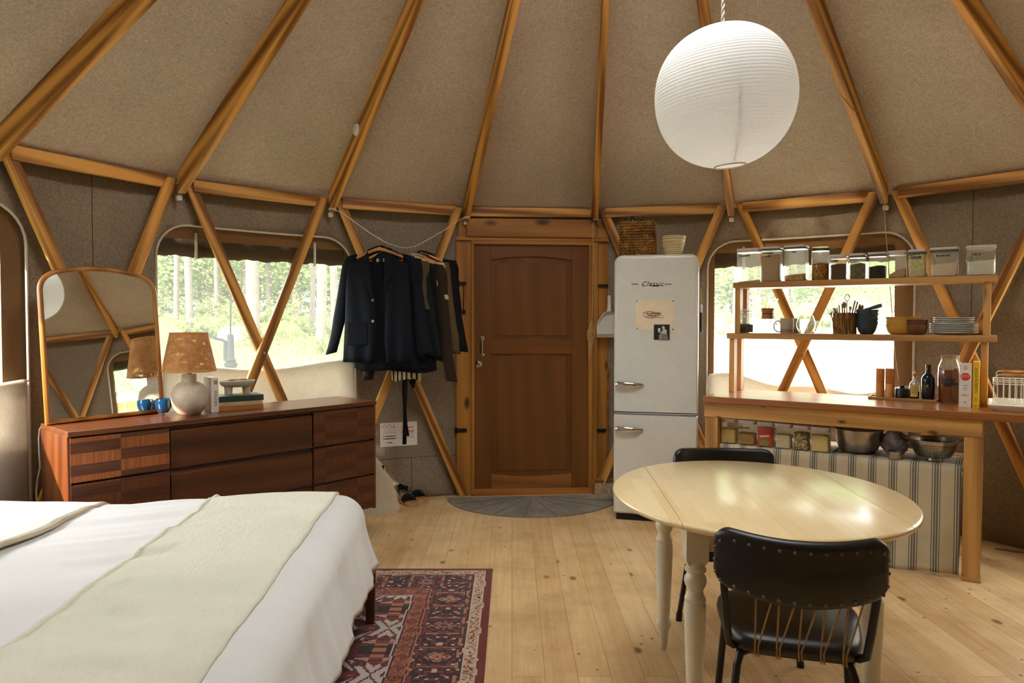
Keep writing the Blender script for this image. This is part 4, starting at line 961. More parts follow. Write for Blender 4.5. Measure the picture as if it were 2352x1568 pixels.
def garment(u, label, cat, mat, length=0.72, sw=0.225, hem=0.25, sl=0.60, dep=0.022, neck=0.075, open_=0.0, drop=0.06, yaw=GYAW, seed=0, sleeve_r=0.052, quilt=0.0, tilt=0.10, name='jacket', cuff=None, lsl=None):
    """torso shell with shoulders on the hanger, open neck, and two hanging sleeves, one continuous cloth surface per piece"""
    p = line_at(u) - Vector((0, 0, drop)); g = thing(name, label, cat, p, yaw, 'clothes on the clothes line'); rnd = random.Random(seed)
    ph = rnd.uniform(0, 6); mb = MB(); nz, na = 26, 56; half = bool(open_)
    def shoulder(x): return -0.004 - 0.085 * (abs(x) / 0.21) ** 1.25
    rows = []
    for i in range(nz + 1):
        q = i / nz
        zc = -length * q
        w = neck + 0.01 + (sw - neck) * min(1, (q / 0.13)) ** 0.8 if q < 0.13 else sw + 0.01 - 0.022 * sin(PI * min(1, (q - 0.13) / 0.5)) + (hem - sw) * ((q - 0.13) / 0.87) ** 1.4
        d = dep * (0.45 + 0.55 * min(1, q / 0.15)) * (1 + 0.25 * q)
        row = []
        for j in range(na):
            a = (PI * 1.06 * j / (na - 1) - 0.03 * PI) if half else 2 * PI * j / na
            cx = abs(cos(a)) ** 0.75 * (1 if cos(a) >= 0 else -1); sx = abs(sin(a)) ** 0.8 * (1 if sin(a) >= 0 else -1)
            x = w * cx; y = d * sx
            z = zc + shoulder(x) * max(0, 1 - q / 0.25) + (0.02 if q == 0 and sin(a) > 0 else 0)
            fold = (0.006 + 0.012 * q) * sin(x * 38 + ph + 2.2 * q) * (1 if q > 0.12 else q / 0.12)
            if quilt: fold += quilt * abs(sin(zc * PI / 0.05))
            row.append((x * (1 + 0.02 * sin(q * 9 + ph)), y + 0.015 * abs(cx) ** 2 + fold * (0.6 + 0.4 * sx), z - 0.012 * sin(3 * a + ph) * q))
        rows.append(row)
    mb.grid(rows, False, not half, flip=True)
    for sgn in (-1, 1):
        L = (lsl if lsl and sgn < 0 else sl); n2 = 16; srows = []
        for i in range(n2 + 1):
            q = i / n2; bx_ = sgn * (sw - 0.018 + tilt * q ** 0.9 * L * 1.0 + 0.01 * sin(q * 5 + ph)); bz = -0.105 - L * q
            r = sleeve_r * (1.0 - 0.22 * q) * (1 + 0.05 * sin(q * 12 + ph)); r1 = r * 0.62
            if quilt: r += 0.004 * abs(sin(q * L * PI / 0.05)); r1 += 0.004 * abs(sin(q * L * PI / 0.05))
            if i == 0: r *= 0.75
            srows.append([(bx_ + r * cos(b), 0.012 + 0.02 * sin(q * 3 + ph) * 0.4 - 0.012 * q + r1 * sin(b), bz + (0.05 * (1 - q) ** 4) * 0.9 - sgn * 0.25 * r * cos(b) * tilt * 4) for b in [2 * PI * k / 18 for k in range(18)]])
        mb.grid(srows, False, True, flip=True)
        o = len(mb.v) - len(srows) * 18; mb.f.append(tuple(o + k for k in range(18))); mb.mi.append(0)
    b = mb.build('body', mat, g, smooth=70, solid=0.003); return g
MT['navy'] = fabric('navy_wool', S(22, 26, 33), weave=240, sheen=0.0); MT['black_cloth'] = fabric('black_cloth', S(14, 14, 16), weave=240); MT['olive'] = fabric('olive_cloth', S(76, 68, 42), weave=240)
MT['teal_cloth'] = fabric('deep_green_cloth', S(16, 28, 28), weave=240); MT['brown_cloth'] = fabric('brown_cloth', S(46, 36, 24), weave=240); MT['tan_cloth'] = fabric('tan_cloth', S(88, 72, 46), weave=240)
MT['cream_cloth'] = fabric('cream_cloth', S(196, 180, 150), weave=240); MT['quilt_black'] = plain('quilted_nylon', S(13, 13, 15), 0.85, spec=0.2)
MT['button'] = plain('button', S(150, 142, 128), 0.3)
# front navy jacket: two front panels hanging open over a dark lining
J = dict(u=872, drop=0.062)
fj = garment(872, 'dark navy jacket hanging open at the front of the row of clothes', 'jacket', MT['navy'], 0.80, 0.225, 0.265, 0.66, 0.034, seed=1, tilt=0.25, drop=0.062, open_=1.0)
def panel(parent, x_out, x_top, x_bot, mat, L=0.80, yoff=-0.046, name='front_panel'):
    rows = []
    for i in range(19):
        q = i / 18; z = -0.035 - (L - 0.01) * q; xo = x_out * (1 + 0.16 * q); xi = x_top + (x_bot - x_top) * min(1, q / 0.55) ** 0.8 + (0.03 * (1 if x_bot > 0 else 1) * max(0, q - 0.8) * 3 * (-1 if x_bot < 0 else 1))
        rows.append([(xi + (xo - xi) * k / 10, yoff - 0.018 * q + 0.016 * abs(k / 10) ** 2 + 0.011 * sin(k * 1.15 + q * 4) * q + (0.01 if k == 0 else 0), z - 0.085 * (abs(xi + (xo - xi) * k / 10) / 0.21) ** 1.25 * max(0, 1 - q / 0.25)) for k in range(11)])
    return MB().grid(rows).build(name, mat, parent, smooth=70, solid=0.004)
fpL = panel(fj, -0.225, -0.07, -0.006, MT['navy']); fpR = panel(fj, 0.225, 0.07, 0.055, MT['navy'])
for sg, xi in ((-1, -0.07), (1, 0.07)):                              # lapels
    pts = [(sg * 0.062, -0.060, -0.035), (sg * 0.12, -0.060, -0.10), (sg * 0.135, -0.062, -0.20), (sg * 0.09, -0.066, -0.24), (sg * 0.025 if sg < 0 else 0.055, -0.066, -0.38)]
    mb = MB(); mb.add([(x, y, z) for x, y, z in pts] + [(x, y - 0.006, z) for x, y, z in pts], [(0, 1, 2, 3, 4), (9, 8, 7, 6, 5)] + [(i, i + 5, (i + 1) % 5 + 5, (i + 1) % 5) for i in range(5)])
    mb.build('lapel', MT['navy'], fj, smooth=20, bevel=0.002)
for z in (-0.36, -0.51): MB().lathe([(0, 0), (0.010, 0), (0.010, 0.003), (0.006, 0.004), (0, 0.003)], 18, T(-0.028, -0.062, z - 0.02) @ RX(PI / 2)).build('button', MT['button'], fj)
bx('pocket', MT['navy'], fj, -0.215, -0.07, -0.068, -0.058, -0.70, -0.535, 0.003)
bx('neck_label', MT['cream_cloth'], fj, -0.02, 0.0, -0.006, -0.003, -0.105, -0.082, 0); bx('neck_label', MT['cream_cloth'], fj, 0.03, 0.046, -0.006, -0.003, -0.105, -0.082, 0)
hanger(872, 'wooden hanger inside the open navy jacket', 0.062)
gs = [(887, 'dark blue jacket hanging just behind the open navy jacket, its hem lower', 'jacket', MT['navy'], dict(length=0.86, sl=0.66, hem=0.24)),
      (900, 'olive shirt hanging second behind the open navy jacket', 'shirt', MT['olive'], dict(length=0.72, sl=0.30, sw=0.235, hem=0.235)),
      (911, 'deep green shirt hanging in the middle of the row', 'shirt', MT['teal_cloth'], dict(length=0.80, sl=0.62)),
      (921, 'black jacket with a pale button hanging in the middle of the row', 'jacket', MT['black_cloth'], dict(length=0.84, sl=0.62, hem=0.25)),
      (931, 'cream and black striped shirt whose hem shows below the jackets', 'shirt', None, dict(length=0.90, sl=0.10, hem=0.10, sw=0.13)),
      (940, 'brown jacket with a long brown sleeve hanging lowest on the right', 'jacket', MT['brown_cloth'], dict(length=0.76, sl=0.80, tilt=0.14)),
      (949, 'cream shirt squeezed between two brown jackets', 'shirt', MT['cream_cloth'], dict(length=0.50, sl=0.22, sw=0.215, hem=0.20)),
      (957, 'tan brown shirt hanging second from the right of the row', 'shirt', MT['tan_cloth'], dict(length=0.74, sl=0.62, tilt=0.12)),
      (968, 'black quilted jacket hanging at the right end of the row', 'jacket', MT['quilt_black'], dict(length=0.66, sl=0.62, quilt=0.006, tilt=0.13, sw=0.225, sleeve_r=0.062))]
t = NT('striped_cloth'); v = t.coords(rnd=False); w_ = t.N('TexWave', wave_type='BANDS', bands_direction='X'); w_.inputs['Scale'].default_value = 9; t.L(v, w_.inputs['Vector'])
MT['striped_shirt'] = t.set(t.ramp(w_.outputs['Fac'], (0.62, S(206, 192, 162)), (0.70, S(30, 30, 30))), 0.9)
for k, (u, lb, cat, m, kw) in enumerate(gs):
    g = garment(u, lb, cat, m or MT['striped_shirt'], seed=k + 3, drop=0.058 + 0.004 * (k % 3), name=cat, **kw)
    if k == 3: MB().lathe([(0, 0), (0.010, 0), (0.010, 0.003), (0, 0.003)], 16, T(0.10, -0.055, -0.52) @ RX(PI / 2)).build('button', MT['button'], g)
    hanger(u, ('wooden hanger holding the ' + lb.split(' hanging')[0].split(' with')[0].split(' whose')[0].split(' squeezed')[0]), 0.058 + 0.004 * (k % 3), bar=False)
# belt end dangling below the clothes
bp = on_plane(930, 845, line_at(930), LN)
sash = thing('fabric_belt', 'long dark fabric belt dangling below the hanging clothes', 'belt', bp)
def ribbon(pts, w): 
    rows = []
    for p, wd, tw in pts: rows.append([(p[0] + wd / 2 * s * cos(tw), p[1] + wd / 2 * s * sin(tw), p[2]) for s in (-1, 0, 1)])
    return MB().grid(rows)
pp = lambda u, v: on_plane(u, v, line_at(930), LN) - bp
ribbon([(pp(930, 820), 0.05, 0.2), (pp(931, 860), 0.045, 0.3), (pp(928, 900), 0.03, 0.5), (pp(930, 940), 0.028, 0.9), (pp(931, 975), 0.032, 0.4), (pp(934, 1001), 0.04, 0.1)], 0).build('belt_end', MT['black_cloth'], sash, solid=0.003, smooth=70)
ribbon([(pp(932, 820), 0.03, 0.1), (pp(930, 900), 0.03, 0.1), (pp(929, 960), 0.028, 0.6), (pp(928.5, 1021), 0.030, 0.2)], 0).build('belt_end', MT['black_cloth'], sash, solid=0.003, smooth=70).location = (0, 0.012, 0)
ribbon([(pp(944, 835), 0.11, 0.1), (pp(945, 860), 0.09, 0.1), (pp(948, 892), 0.012, 0.1)], 0).build('cloth_corner', MT['black_cloth'], sash, solid=0.003, smooth=70).location = (0, 0.02, 0)

# ------------------------------------------------------------------ notice sheet on the felt, tote bag, sandals
aa, zt_ = on_wall(873, 972, RW - 0.008); ab, zb_ = on_wall(958, 1021, RW - 0.008); am = (aa + ab) / 2; nw, nh = RW * (ab - aa), zt_ - zb_
no = thing('notice_sheet', 'white notice sheet with warning symbols fixed to the felt wall near the floor', 'notice', pol(am, RW - 0.012, zb_), -am)
bx('sheet', MT['white_cover'], no, -nw / 2, nw / 2, 0, 0.0015, 0, nh, 0)
MT['red_ink'] = plain('red_ink', S(176, 70, 56), 0.7); mb = MB(); mr2 = MB(); md = MB()
X = lambda q: -nw / 2 + nw * q; Zc = lambda q: nh * q
def bar(m_, x0, x1, z, h=0.012): m_.box(X(x0), X(x1), -0.0006, 0.0, Zc(z) - nh * h, Zc(z) + nh * h)
for z in (0.66, 0.60, 0.56): bar(mb, 0.07, 0.44, z, 0.006)
for z, x0, x1 in ((0.45, 0.07, 0.44), (0.42, 0.14, 0.38), (0.35, 0.07, 0.44), (0.32, 0.12, 0.40)): bar(md, x0, x1, z, 0.010)
for z, x0, x1 in ((0.78, 0.56, 0.92), (0.74, 0.60, 0.88), (0.64, 0.56, 0.92), (0.60, 0.58, 0.92), (0.56, 0.56, 0.90)): bar(mr2, x0, x1, z, 0.011)
for z in (0.50, 0.46, 0.40, 0.36, 0.32): bar(mb, 0.56, 0.92, z, 0.008)
bar(mb, 0.56, 0.92, 0.18, 0.003)
bar(md, 0.22, 0.32, 0.17, 0.016)
md.tube([(X(0.175) + nw * 0.035 * cos(q), -0.0006, Zc(0.17) + nw * 0.035 * sin(q)) for q in (0, PI / 2, PI, 3 * PI / 2)], 0.0008, 6, closed=True)
for cx_ in (0.115, 0.245): mr2.tube([(X(cx_) + nw * 0.055 * cos(q), -0.0008, Zc(0.84) + nw * 0.055 * sin(q)) for q in [2 * PI * k / 20 for k in range(20)]], 0.0012, 6, closed=True)
mr2.tube([(X(0.115) - nw * 0.04, -0.0008, Zc(0.84) + nw * 0.04), (X(0.115) + nw * 0.04, -0.0008, Zc(0.84) - nw * 0.04)], 0.0012, 6)
mr2.tube([(X(0.37) - nw * 0.06, -0.0008, Zc(0.75)), (X(0.37) + nw * 0.06, -0.0008, Zc(0.75)), (X(0.37), -0.0008, Zc(0.93))], 0.0012, 6, closed=True)
md.ball((X(0.37), -0.0004, Zc(0.81)), nw * 0.014, 10, 8, (1, 0.1, 1.6)); md.tube([(X(0.245) - nw * 0.02, -0.0006, Zc(0.84)), (X(0.245) + nw * 0.025, -0.0006, Zc(0.86))], 0.001, 6)
mb.build('grey_print', MT['print_grey'], no); md.build('dark_print', MT['print_dark'], no); mr2.build('red_print', MT['red_ink'], no)

MT['tote'] = fabric('natural_canvas', S(204, 190, 162), weave=220, bump=0.4)
tb = thing('tote_bag', 'slumped natural canvas tote bag on the floor at the right end of the dresser', 'bag', (-1.0, 5.06, 0), rad(14))
def slump(tq): return 1.0
rows = []
H = 0.40
for i in range(17):
    q = i / 16; z = H * q; w = 0.185 * (1 - 0.42 * q ** 1.6) + 0.012 * sin(PI * q); d = 0.085 * (1 - 0.55 * q); cxx = -0.10 * q ** 1.5
    r = min(w, d) * 0.8
    rows.append([(x + cxx + 0.006 * sin(7 * z * 10 + x * 30), y + 0.008 * sin(x * 40 + z * 18) * (0.3 + q), z + 0.02 * q * sin(x * 12)) for x, y in rrect(2 * w, 2 * d, r * 0.9, 5)])
mb = MB().grid(rows, False, True); k = len(rows[0]); mb.f.append(tuple(range(k - 1, -1, -1))); mb.mi.append(0)
mb.build('bag_body', MT['tote'], tb, smooth=70, solid=0.004)
for y in (-0.03, 0.03): MB().tube([(-0.17, y, 0.33), (-0.165, y, 0.40), (-0.13, y, 0.47), (-0.08, y, 0.48), (-0.045, y, 0.42), (-0.035, y, 0.36)], 0.011, 8, flat=0.35).build('handle', MT['tote'], tb, smooth=70)
bx('side_tag', MT['black_cloth'], tb, 0.055, 0.075, -0.048, -0.044, 0.315, 0.345, 0.001)
MT['cork'] = plain('espadrille_sole', S(190, 152, 100), 0.8, var=0.12, nscale=60); MT['insole'] = plain('tan_insole', S(176, 130, 82), 0.6)
def sandal(label, heel, toe, mirror_):
    v = toe - heel; L = 0.25; rz = math.atan2(v.y, v.x)
    s = thing('sandal', label, 'sandal', heel, rz, 'pair of wedge sandals')
    def outline(q):                                                  # half widths along the foot
        return 0.030 + 0.016 * sin(PI * min(1, max(0, q)) ** 1.3 * 0.62 + 0.2)
    side = [(q, outline(q) * (1 if 0.03 < q < 0.97 else 0.6)) for q in [k / 14 for k in range(15)]]
    poly = [(L * q, -w) for q, w in side] + [(L * q, w) for q, w in reversed(side)]
    lift = lambda x: 0.048 - 0.022 * (x / L) ** 1.2
    n = len(poly); mb = MB()
    mb.add([(x, y, 0) for x, y in poly] + [(x, y * 1.03, lift(x)) for x, y in poly], [tuple(range(n - 1, -1, -1)), tuple(range(n, 2 * n))] + [(i, (i + 1) % n, n + (i + 1) % n, n + i) for i in range(n)])
    mb.build('sole', MT['cork'], s, smooth=30, bevel=0.003)
    mb = MB(); mb.add([(x * 0.985 + 0.002, y * 0.94, lift(x) + 0.001) for x, y in poly] + [(x * 0.985 + 0.002, y * 0.94, lift(x) + 0.005) for x, y in poly], [tuple(range(n, 2 * n))] + [(i, (i + 1) % n, n + (i + 1) % n, n + i) for i in range(n)])
    mb.build('insole', MT['insole'], s, smooth=30)
    rows = []
    for x, hh in ((L * 0.60, 0.050), (L * 0.68, 0.052), (L * 0.76, 0.048), (L * 0.84, 0.040), (L * 0.90, 0.034)):
        w = outline(x / L) * 1.05; rows.append([(x - 0.02 * abs(cos(a)), w * cos(a), lift(x) - 0.006 + hh * abs(sin(a)) ** 0.8) for a in [PI * k / 12 for k in range(13)]])
    MB().grid(rows).build('toe_strap', MT['black_cloth'], s, smooth=70, solid=0.003)
    rows = []
    for k in range(15):
        a = PI * 0.5 + PI * k / 14; x = 0.060 + 0.058 * cos(a); y = 0.036 * sin(a); z = 0.075 + 0.02 * (1 - abs(sin(a)))
        rows.append([(x + (0.03 if abs(sin(a)) > 0.9 else 0), y, lift(x) + 0.030 if k not in (0, 14) else lift(x)), (x, y, z + 0.03)])
    MB().grid(rows).build('heel_strap', MT['black_cloth'], s, smooth=70, solid=0.003)
    MB().tube([(0.06, -0.036, 0.10), (0.075, -0.020, 0.118), (0.078, 0.0, 0.124), (0.075, 0.020, 0.118), (0.06, 0.036, 0.10)], 0.009, 8, flat=0.3).build('ankle_strap', MT['black_cloth'], s, smooth=70)
h1 = at_z(919, 1147, 0.0); sandal('black-strapped wedge sandal nearer the tote bag', h1, at_z(953, 1166, 0), 1)
h2 = at_z(938, 1138, 0.0); sandal('black-strapped wedge sandal on the right, behind its mate', h2 + Vector((0.015, 0.0, 0)), at_z(974, 1157, 0), 1)
# ------------------------------------------------------------------ rug under the bed (knotted pattern, one cell per knot group)
RX1, RX0, RY1, RY0 = -0.105, -1.95, 3.885, 1.10
CELL = 0.0072
def rug_mesh():
    pal = dict(maroon=S(112, 42, 40), dark=S(38, 38, 48), brick=S(132, 66, 52), peach=S(182, 124, 98), cream=S(208, 184, 156), white=S(206, 194, 184), plum=S(98, 46, 52), orange=S(152, 86, 62), teal=S(84, 96, 104), brown=S(84, 52, 42))
    nx, ny = int((RX1 - RX0) / CELL), int((RY1 - RY0) / CELL); rnd = random.Random(21)
    H = lambda *a: (hash((a[0] * 92821 + a[1] * 68917 + a[2] * 31337) & 0xffffff) % 1000) / 1000
    def hh(a, b, c=0):
        n = (int(a) * 374761393 + int(b) * 668265263 + int(c) * 2147483647) & 0xffffffff; n = ((n ^ (n >> 13)) * 1274126177) & 0xffffffff
        return ((n ^ (n >> 16)) & 0xffff) / 65535
    def motif(u, v, seed):
        """mirrored angular ornament on a 0..1 cell"""
        a, b = abs(u - 0.5) * 2, abs(v - 0.5) * 2; d = a * 0.62 + b
        return a, b, d
    def border(al, ac, seed):
        """al along, ac across (0..1) the wide dark border"""
        per = 0.30; k = math.floor(al / per); u = al / per - k; a, b = abs(u - 0.5) * 2, abs(ac - 0.5) * 2
        d = a * 2.1 + b * 1.15; alt = k % 2
        if d < 0.10: return 'dark'
        if d < 0.32: return 'peach' if alt else 'brick'
        if d < 0.40: return 'cream'
        if d < 0.62 and a < 0.30: return 'brick' if alt else 'plum'
        if 0.62 <= d < 0.68 and a < 0.30: return 'cream'
        if b < 0.16 and 0.42 < a < 0.62: return 'brick'
        if abs(a - 0.55) < 0.04 and b < 0.75: return 'peach'
        if abs(b - 0.86) < 0.06 and (int(al / 0.036) % 3): return 'brick' if ac > .5 else 'peach'
        gu, gv = int(a * 13), int(b * 8); r = hh(gu, gv, seed + alt)
        if r > 0.86: return 'brick'
        if r > 0.80: return 'cream'
        if r > 0.68: return 'plum'
        if r > 0.62: return 'brown'
        return 'dark'
    def field(x, y):
        yy = abs(((y + 0.03) % 0.42) - 0.21) / 0.21; xx = abs(((x + 0.55) % 0.64) - 0.32) / 0.32
        w = 0.5 + 0.5 * xx
        saw = (xx * 7 + (3.2 * yy)) % 1.0
        base = 'plum' if (xx + yy * 0.7) % 0.62 < 0.26 else ('white' if yy < 0.62 else 'brown')
        gx, gy = int(xx * 22), int(yy * 26); r = hh(gx // 2, gy, 5); r2 = hh(gx // 4, gy // 3, 9)
        if base == 'white': 
            if saw < 0.38 * yy + 0.22: return 'brick' if r > 0.5 else 'dark'
            if r2 > 0.70: return 'plum' if r > .4 else 'peach'
            return 'white'
        if r2 > 0.78: return 'dark'
        if r2 > 0.66: return 'peach' if r > .5 else 'cream'
        if r > 0.86: return 'orange'
        return base if r < 0.7 else 'maroon'
    vs, fs, cs = [], [], []
    for j in range(ny + 1):
        for i in range(nx + 1): vs.append((RX0 + i * CELL, RY0 + j * CELL, 0.006))
    for j in range(ny):
        y = RY0 + (j + 0.5) * CELL; 
        for i in range(nx):
            x = RX0 + (i + 0.5) * CELL; ex = RX1 - x; ey = RY1 - y
            e = min(ex, ey); al = y if ex < ey else x
            e += 0.0025 * sin(al * 21) + 0.0015 * sin(al * 47)
            if e < 0.036: c = 'maroon'
            elif e < 0.044: c = 'cream'
            elif e < 0.088:
                q = (al / 0.052) % 1; w = (e - 0.044) / 0.044
                c = 'cream' if hh(int(al / CELL), int(w * 6), 3) > 0.42 else ('brown' if abs(w - 0.5 - 0.3 * sin(2 * PI * q)) < 0.2 else 'peach')
            elif e < 0.096: c = 'cream'
            elif e < 0.102: c = 'dark'
            elif e < 0.302: c = border(al, (e - 0.102) / 0.20, 2)
            elif e < 0.310: c = 'peach'
            elif e < 0.316: c = 'dark'
            elif e < 0.380:
                q = (al / 0.085) % 1; w = (e - 0.316) / 0.064; d = abs(q - 0.5) * 2 + abs(w - 0.5) * 1.4
                c = 'dark' if 0.52 < d < 0.64 else ('brick' if d < 0.25 else 'orange')
                if hh(i, j, 1) > 0.80: c = 'peach' if d > .6 else 'brown'
            elif e < 0.387: c = 'dark'
            elif e < 0.395: c = 'white'
            else: c = field(x, y)
            a = j * (nx + 1) + i; fs.append((a, a + 1, a + nx + 2, a + nx + 1)); cs.append(pal[c])
    me = bpy.data.meshes.new('rug'); me.from_pydata(vs, [], fs)
    at = me.color_attributes.new('knots', 'FLOAT_COLOR', 'CORNER'); buf = []
    for c in cs: buf += list(c) * 4
    at.data.foreach_set('color', buf)
    return me
t = NT('rug_wool'); va = t.N('VertexColor', layer_name='knots'); v = t.coords(rnd=False); n = t.noise(v, 260, 2, 0.7); n2 = t.noise(v, 6, 4, 0.6)
c = t.mix(t.math('MULTIPLY', n2, 0.35), va.outputs[0], S(118, 92, 84)); c = t.mix(t.ramp(n, (0.35, (0.25,) * 3), (0.65, (0, 0, 0))), c, S(50, 36, 34))
t.bump(n, 0.5, 0.004); MT['rug'] = t.set(c, 0.95, 0, 0.1, Sheen_Weight=0.1)
me = rug_mesh(); me.materials.append(MT['rug']); rug = bpy.data.objects.new('rug', me); COL.objects.link(rug)
q = rug.modifiers.new('t', 'SOLIDIFY'); q.thickness = 0.0055; q.offset = -1
tag(rug, 'red and navy patterned wool rug on the floor beside and under the bed', 'rug')

# ------------------------------------------------------------------ bed (foot end toward the middle of the room)
BX0, BX1, BY0, BY1, BZ = -2.36, -0.74, 1.27, 3.27, 0.53
bed = thing('bed', 'low dark wooden bed, its foot end standing on the rug', 'bed', ((BX0 + BX1) / 2, (BY0 + BY1) / 2, 0))
cxb, cyb = (BX0 + BX1) / 2, (BY0 + BY1) / 2; hbx, hby = (BX1 - BX0) / 2, (BY1 - BY0) / 2
MT['bed_wood'] = wood('dark_bed_wood', S(58, 30, 18), S(96, 54, 32), 'Z', 0.4)
MT['linen'] = fabric('white_linen', S(226, 225, 222), weave=330, var=0.03, bump=0.35, sheen=0.1)
MT['sheet'] = fabric('white_sheet', S(228, 226, 218), weave=420, var=0.02, bump=0.12, sheen=0.1)
MT['coverlet'] = None
BROT = T(-0.75, 3.29, 0) @ RZ(rad(3.6)) @ T(0.75, -3.29, 0)
bed.matrix_world = BROT @ T((BX0 + BX1) / 2, (BY0 + BY1) / 2, 0)
for sx in (-1, 1):
    for sy in (-1, 1):
        x, y = sx * (hbx - 0.03 if sx < 0 else hbx - 0.035) + (0.125 if sx > 0 else 0), sy * (hby - 0.10)
        MB().add([(x + a, y + b, z) for z, w in ((0.0, 0.018), (0.24, 0.024)) for a, b in ((-w, -w), (w, -w), (w, w), (-w, w))], [(3, 2, 1, 0), (4, 5, 6, 7)] + [(i, (i + 1) % 4, 4 + (i + 1) % 4, 4 + i) for i in range(4)]).build('leg', MT['bed_wood'], bed, bevel=0.002)
for sy in (-1, 1): bx('side_rail', MT['bed_wood'], bed, -hbx + 0.02, hbx + 0.04, sy * (hby - 0.03) - 0.014, sy * (hby - 0.03) + 0.014, 0.18, 0.30)
bx('foot_rail', MT['bed_wood'], bed, hbx + 0.03, hbx + 0.055, -hby + 0.05, hby - 0.05, 0.18, 0.30)
bx('mattress', MT['sheet'], bed, -hbx, hbx - 0.03, -hby + 0.02, hby - 0.02, 0.25, BZ - 0.035, 0.05)
def drape(d, r):
    """distance past an edge -> (outward, down) along a rounded shoulder and a slightly flared fall"""
    if d <= 0: return 0.0, 0.0
    arc = r * PI / 2
    if d < arc: a = d / r; return r * sin(a), r * (1 - cos(a))
    return r + 0.26 * (d - arc), r + (d - arc) * 0.965
def cloth_over_bed(x_from, x_to, lift, y_over, x_over, nx, ny, fold, r=0.085, edge_wob=0.0):
    """a cloth on the mattress between two x, hanging y_over past the long sides and x_over past the foot"""
    rows = []; X0, X1 = x_from, x_to + x_over; Y0, Y1 = BY0 - y_over, BY1 + y_over
    for i in range(nx + 1):
        s = X0 + (X1 - X0) * i / nx; row = []
        for j in range(ny + 1):
            tt = Y0 + (Y1 - Y0) * j / ny
            ox, dx_ = drape(s - (BX1 - r * 0.6), r); oy1, dy1 = drape(tt - (BY1 - r * 0.6), r); oy0, dy0 = drape((BY0 + r * 0.6) - tt, r)
            x = min(s, BX1 - r * 0.6) + ox; y = min(max(tt, BY0 + r * 0.6), BY1 - r * 0.6) + oy1 - oy0
            dy = max(dy0, dy1); down = math.hypot(dx_, dy) if dx_ > 0 and dy > 0 else dx_ + dy
            z = BZ + lift - down
            if dx_ > r * 0.5:
                k = min(1, (dx_ - r * 0.5) / 0.15); x += k * (0.010 * sin(tt * 11 + 0.6) + 0.006 * sin(tt * 23 + 1) + 0.003 * sin(tt * 51)); 
            if dx_ > 0 and dy1 > 0: 
                k = min(1, dx_ * dy1 / 0.02); x += 0.03 * k * sin(5 * (s - tt)); y -= 0.03 * k
            z += fold(x, y) * (1 if down < 0.02 else max(0, 1 - down * 8))
            row.append((x, y, max(z, 0.075)))
        rows.append(row)
    return MB().grid(rows, flip=False)
wr = lambda x, y: (0.010 * sin(3.1 * x + 1.3 * y) + 0.005 * sin(11 * (y * 0.95 - x * 0.35) + 1.2 * sin(2.4 * y)) + (0.0042 * sin(34 * (y * 0.95 - x * 0.30) + 2.2 * sin(2.6 * x)) + 0.0026 * sin(61 * (y * 0.93 - x * 0.42) + 2 * sin(4 * x))) * (max(0.0, 0.5 + 0.5 * sin(3.3 * x + 2 * y)) if x < -1.25 else 0.18))
dv = cloth_over_bed(BX0 - 0.02, BX1, 0.03, 0.27, 0.33, 110, 210, wr, r=0.125).build('duvet', MT['linen'], smooth=70, solid=0.02)
dv.matrix_world = BROT; tag(dv, 'white linen duvet spread over the bed, hanging over its foot end', 'duvet')
t = NT('puckered_cotton'); v = t.coords((1.0, 1.0, 1.0), rnd=False); mp = t.N('Mapping'); mp.inputs['Scale'].default_value = (60, 26, 60); t.L(v, mp.inputs[0])
n1 = t.noise(mp.outputs[0], 1.0, 3, 0.6, 0.5); n2 = t.noise(v, 320, 2, 0.6); n3 = t.noise(v, 1.6, 2, 0.5)
c = t.ramp(n3, (0.3, S(213, 213, 190)), (0.7, S(226, 222, 204))); t.bump(t.math('ADD', n1, t.math('MULTIPLY', n2, 0.2)), 0.55, 0.01)
MT['coverlet'] = t.set(c, 0.9, 0, 0.15, Sheen_Weight=0.1)
CV0, CV1 = -1.36, -0.805
cv = cloth_over_bed(CV0, CV1, 0.047, 0.24, 0.0, 36, 120, lambda x, y: wr(x, y) + 0.002 * sin(40 * y + 9 * x), r=0.105).build('coverlet', MT['coverlet'], smooth=70, solid=0.012)
cv.matrix_world = BROT; tag(cv, 'pale sage puckered coverlet folded in a band across the bed', 'blanket')
rows = []
for j in range(121):                                                 # its folded edge, a soft roll
    tt = BY0 - 0.15 + (BY1 - BY0 + 0.30) * j / 120
    oy1, dy1 = drape(tt - (BY1 - 0.063), 0.105); oy0, dy0 = drape((BY0 + 0.063) - tt, 0.105); y = min(max(tt, BY0 + 0.063), BY1 - 0.063) + oy1 - oy0; z = BZ + 0.047 - max(dy0, dy1) + wr(CV0, y)
    rows.append([(CV0 + 0.010 * cos(a) + 0.010 + 0.004 * sin(tt * 7), y, z + 0.0045 + 0.0075 * sin(a)) for a in [2 * PI * k / 10 for k in range(10)]])
MB().grid(rows, False, True).build('folded_edge', MT['coverlet'], cv, smooth=80)
fs = cloth_over_bed(BX0 - 0.02, -1.845, 0.055, 0.25, 0.0, 24, 120, lambda x, y: wr(x, y) + 0.012 * sin(3 * y + 1), r=0.105).build('turned_back_duvet', MT['sheet'], smooth=70, solid=0.014)
fs.matrix_world = BROT; tag(fs, 'turned-back white bedding at the head side of the bed, left edge', 'bedding')
rows = []
MT['hem'] = fabric('tan_hem', S(196, 180, 150), weave=300)
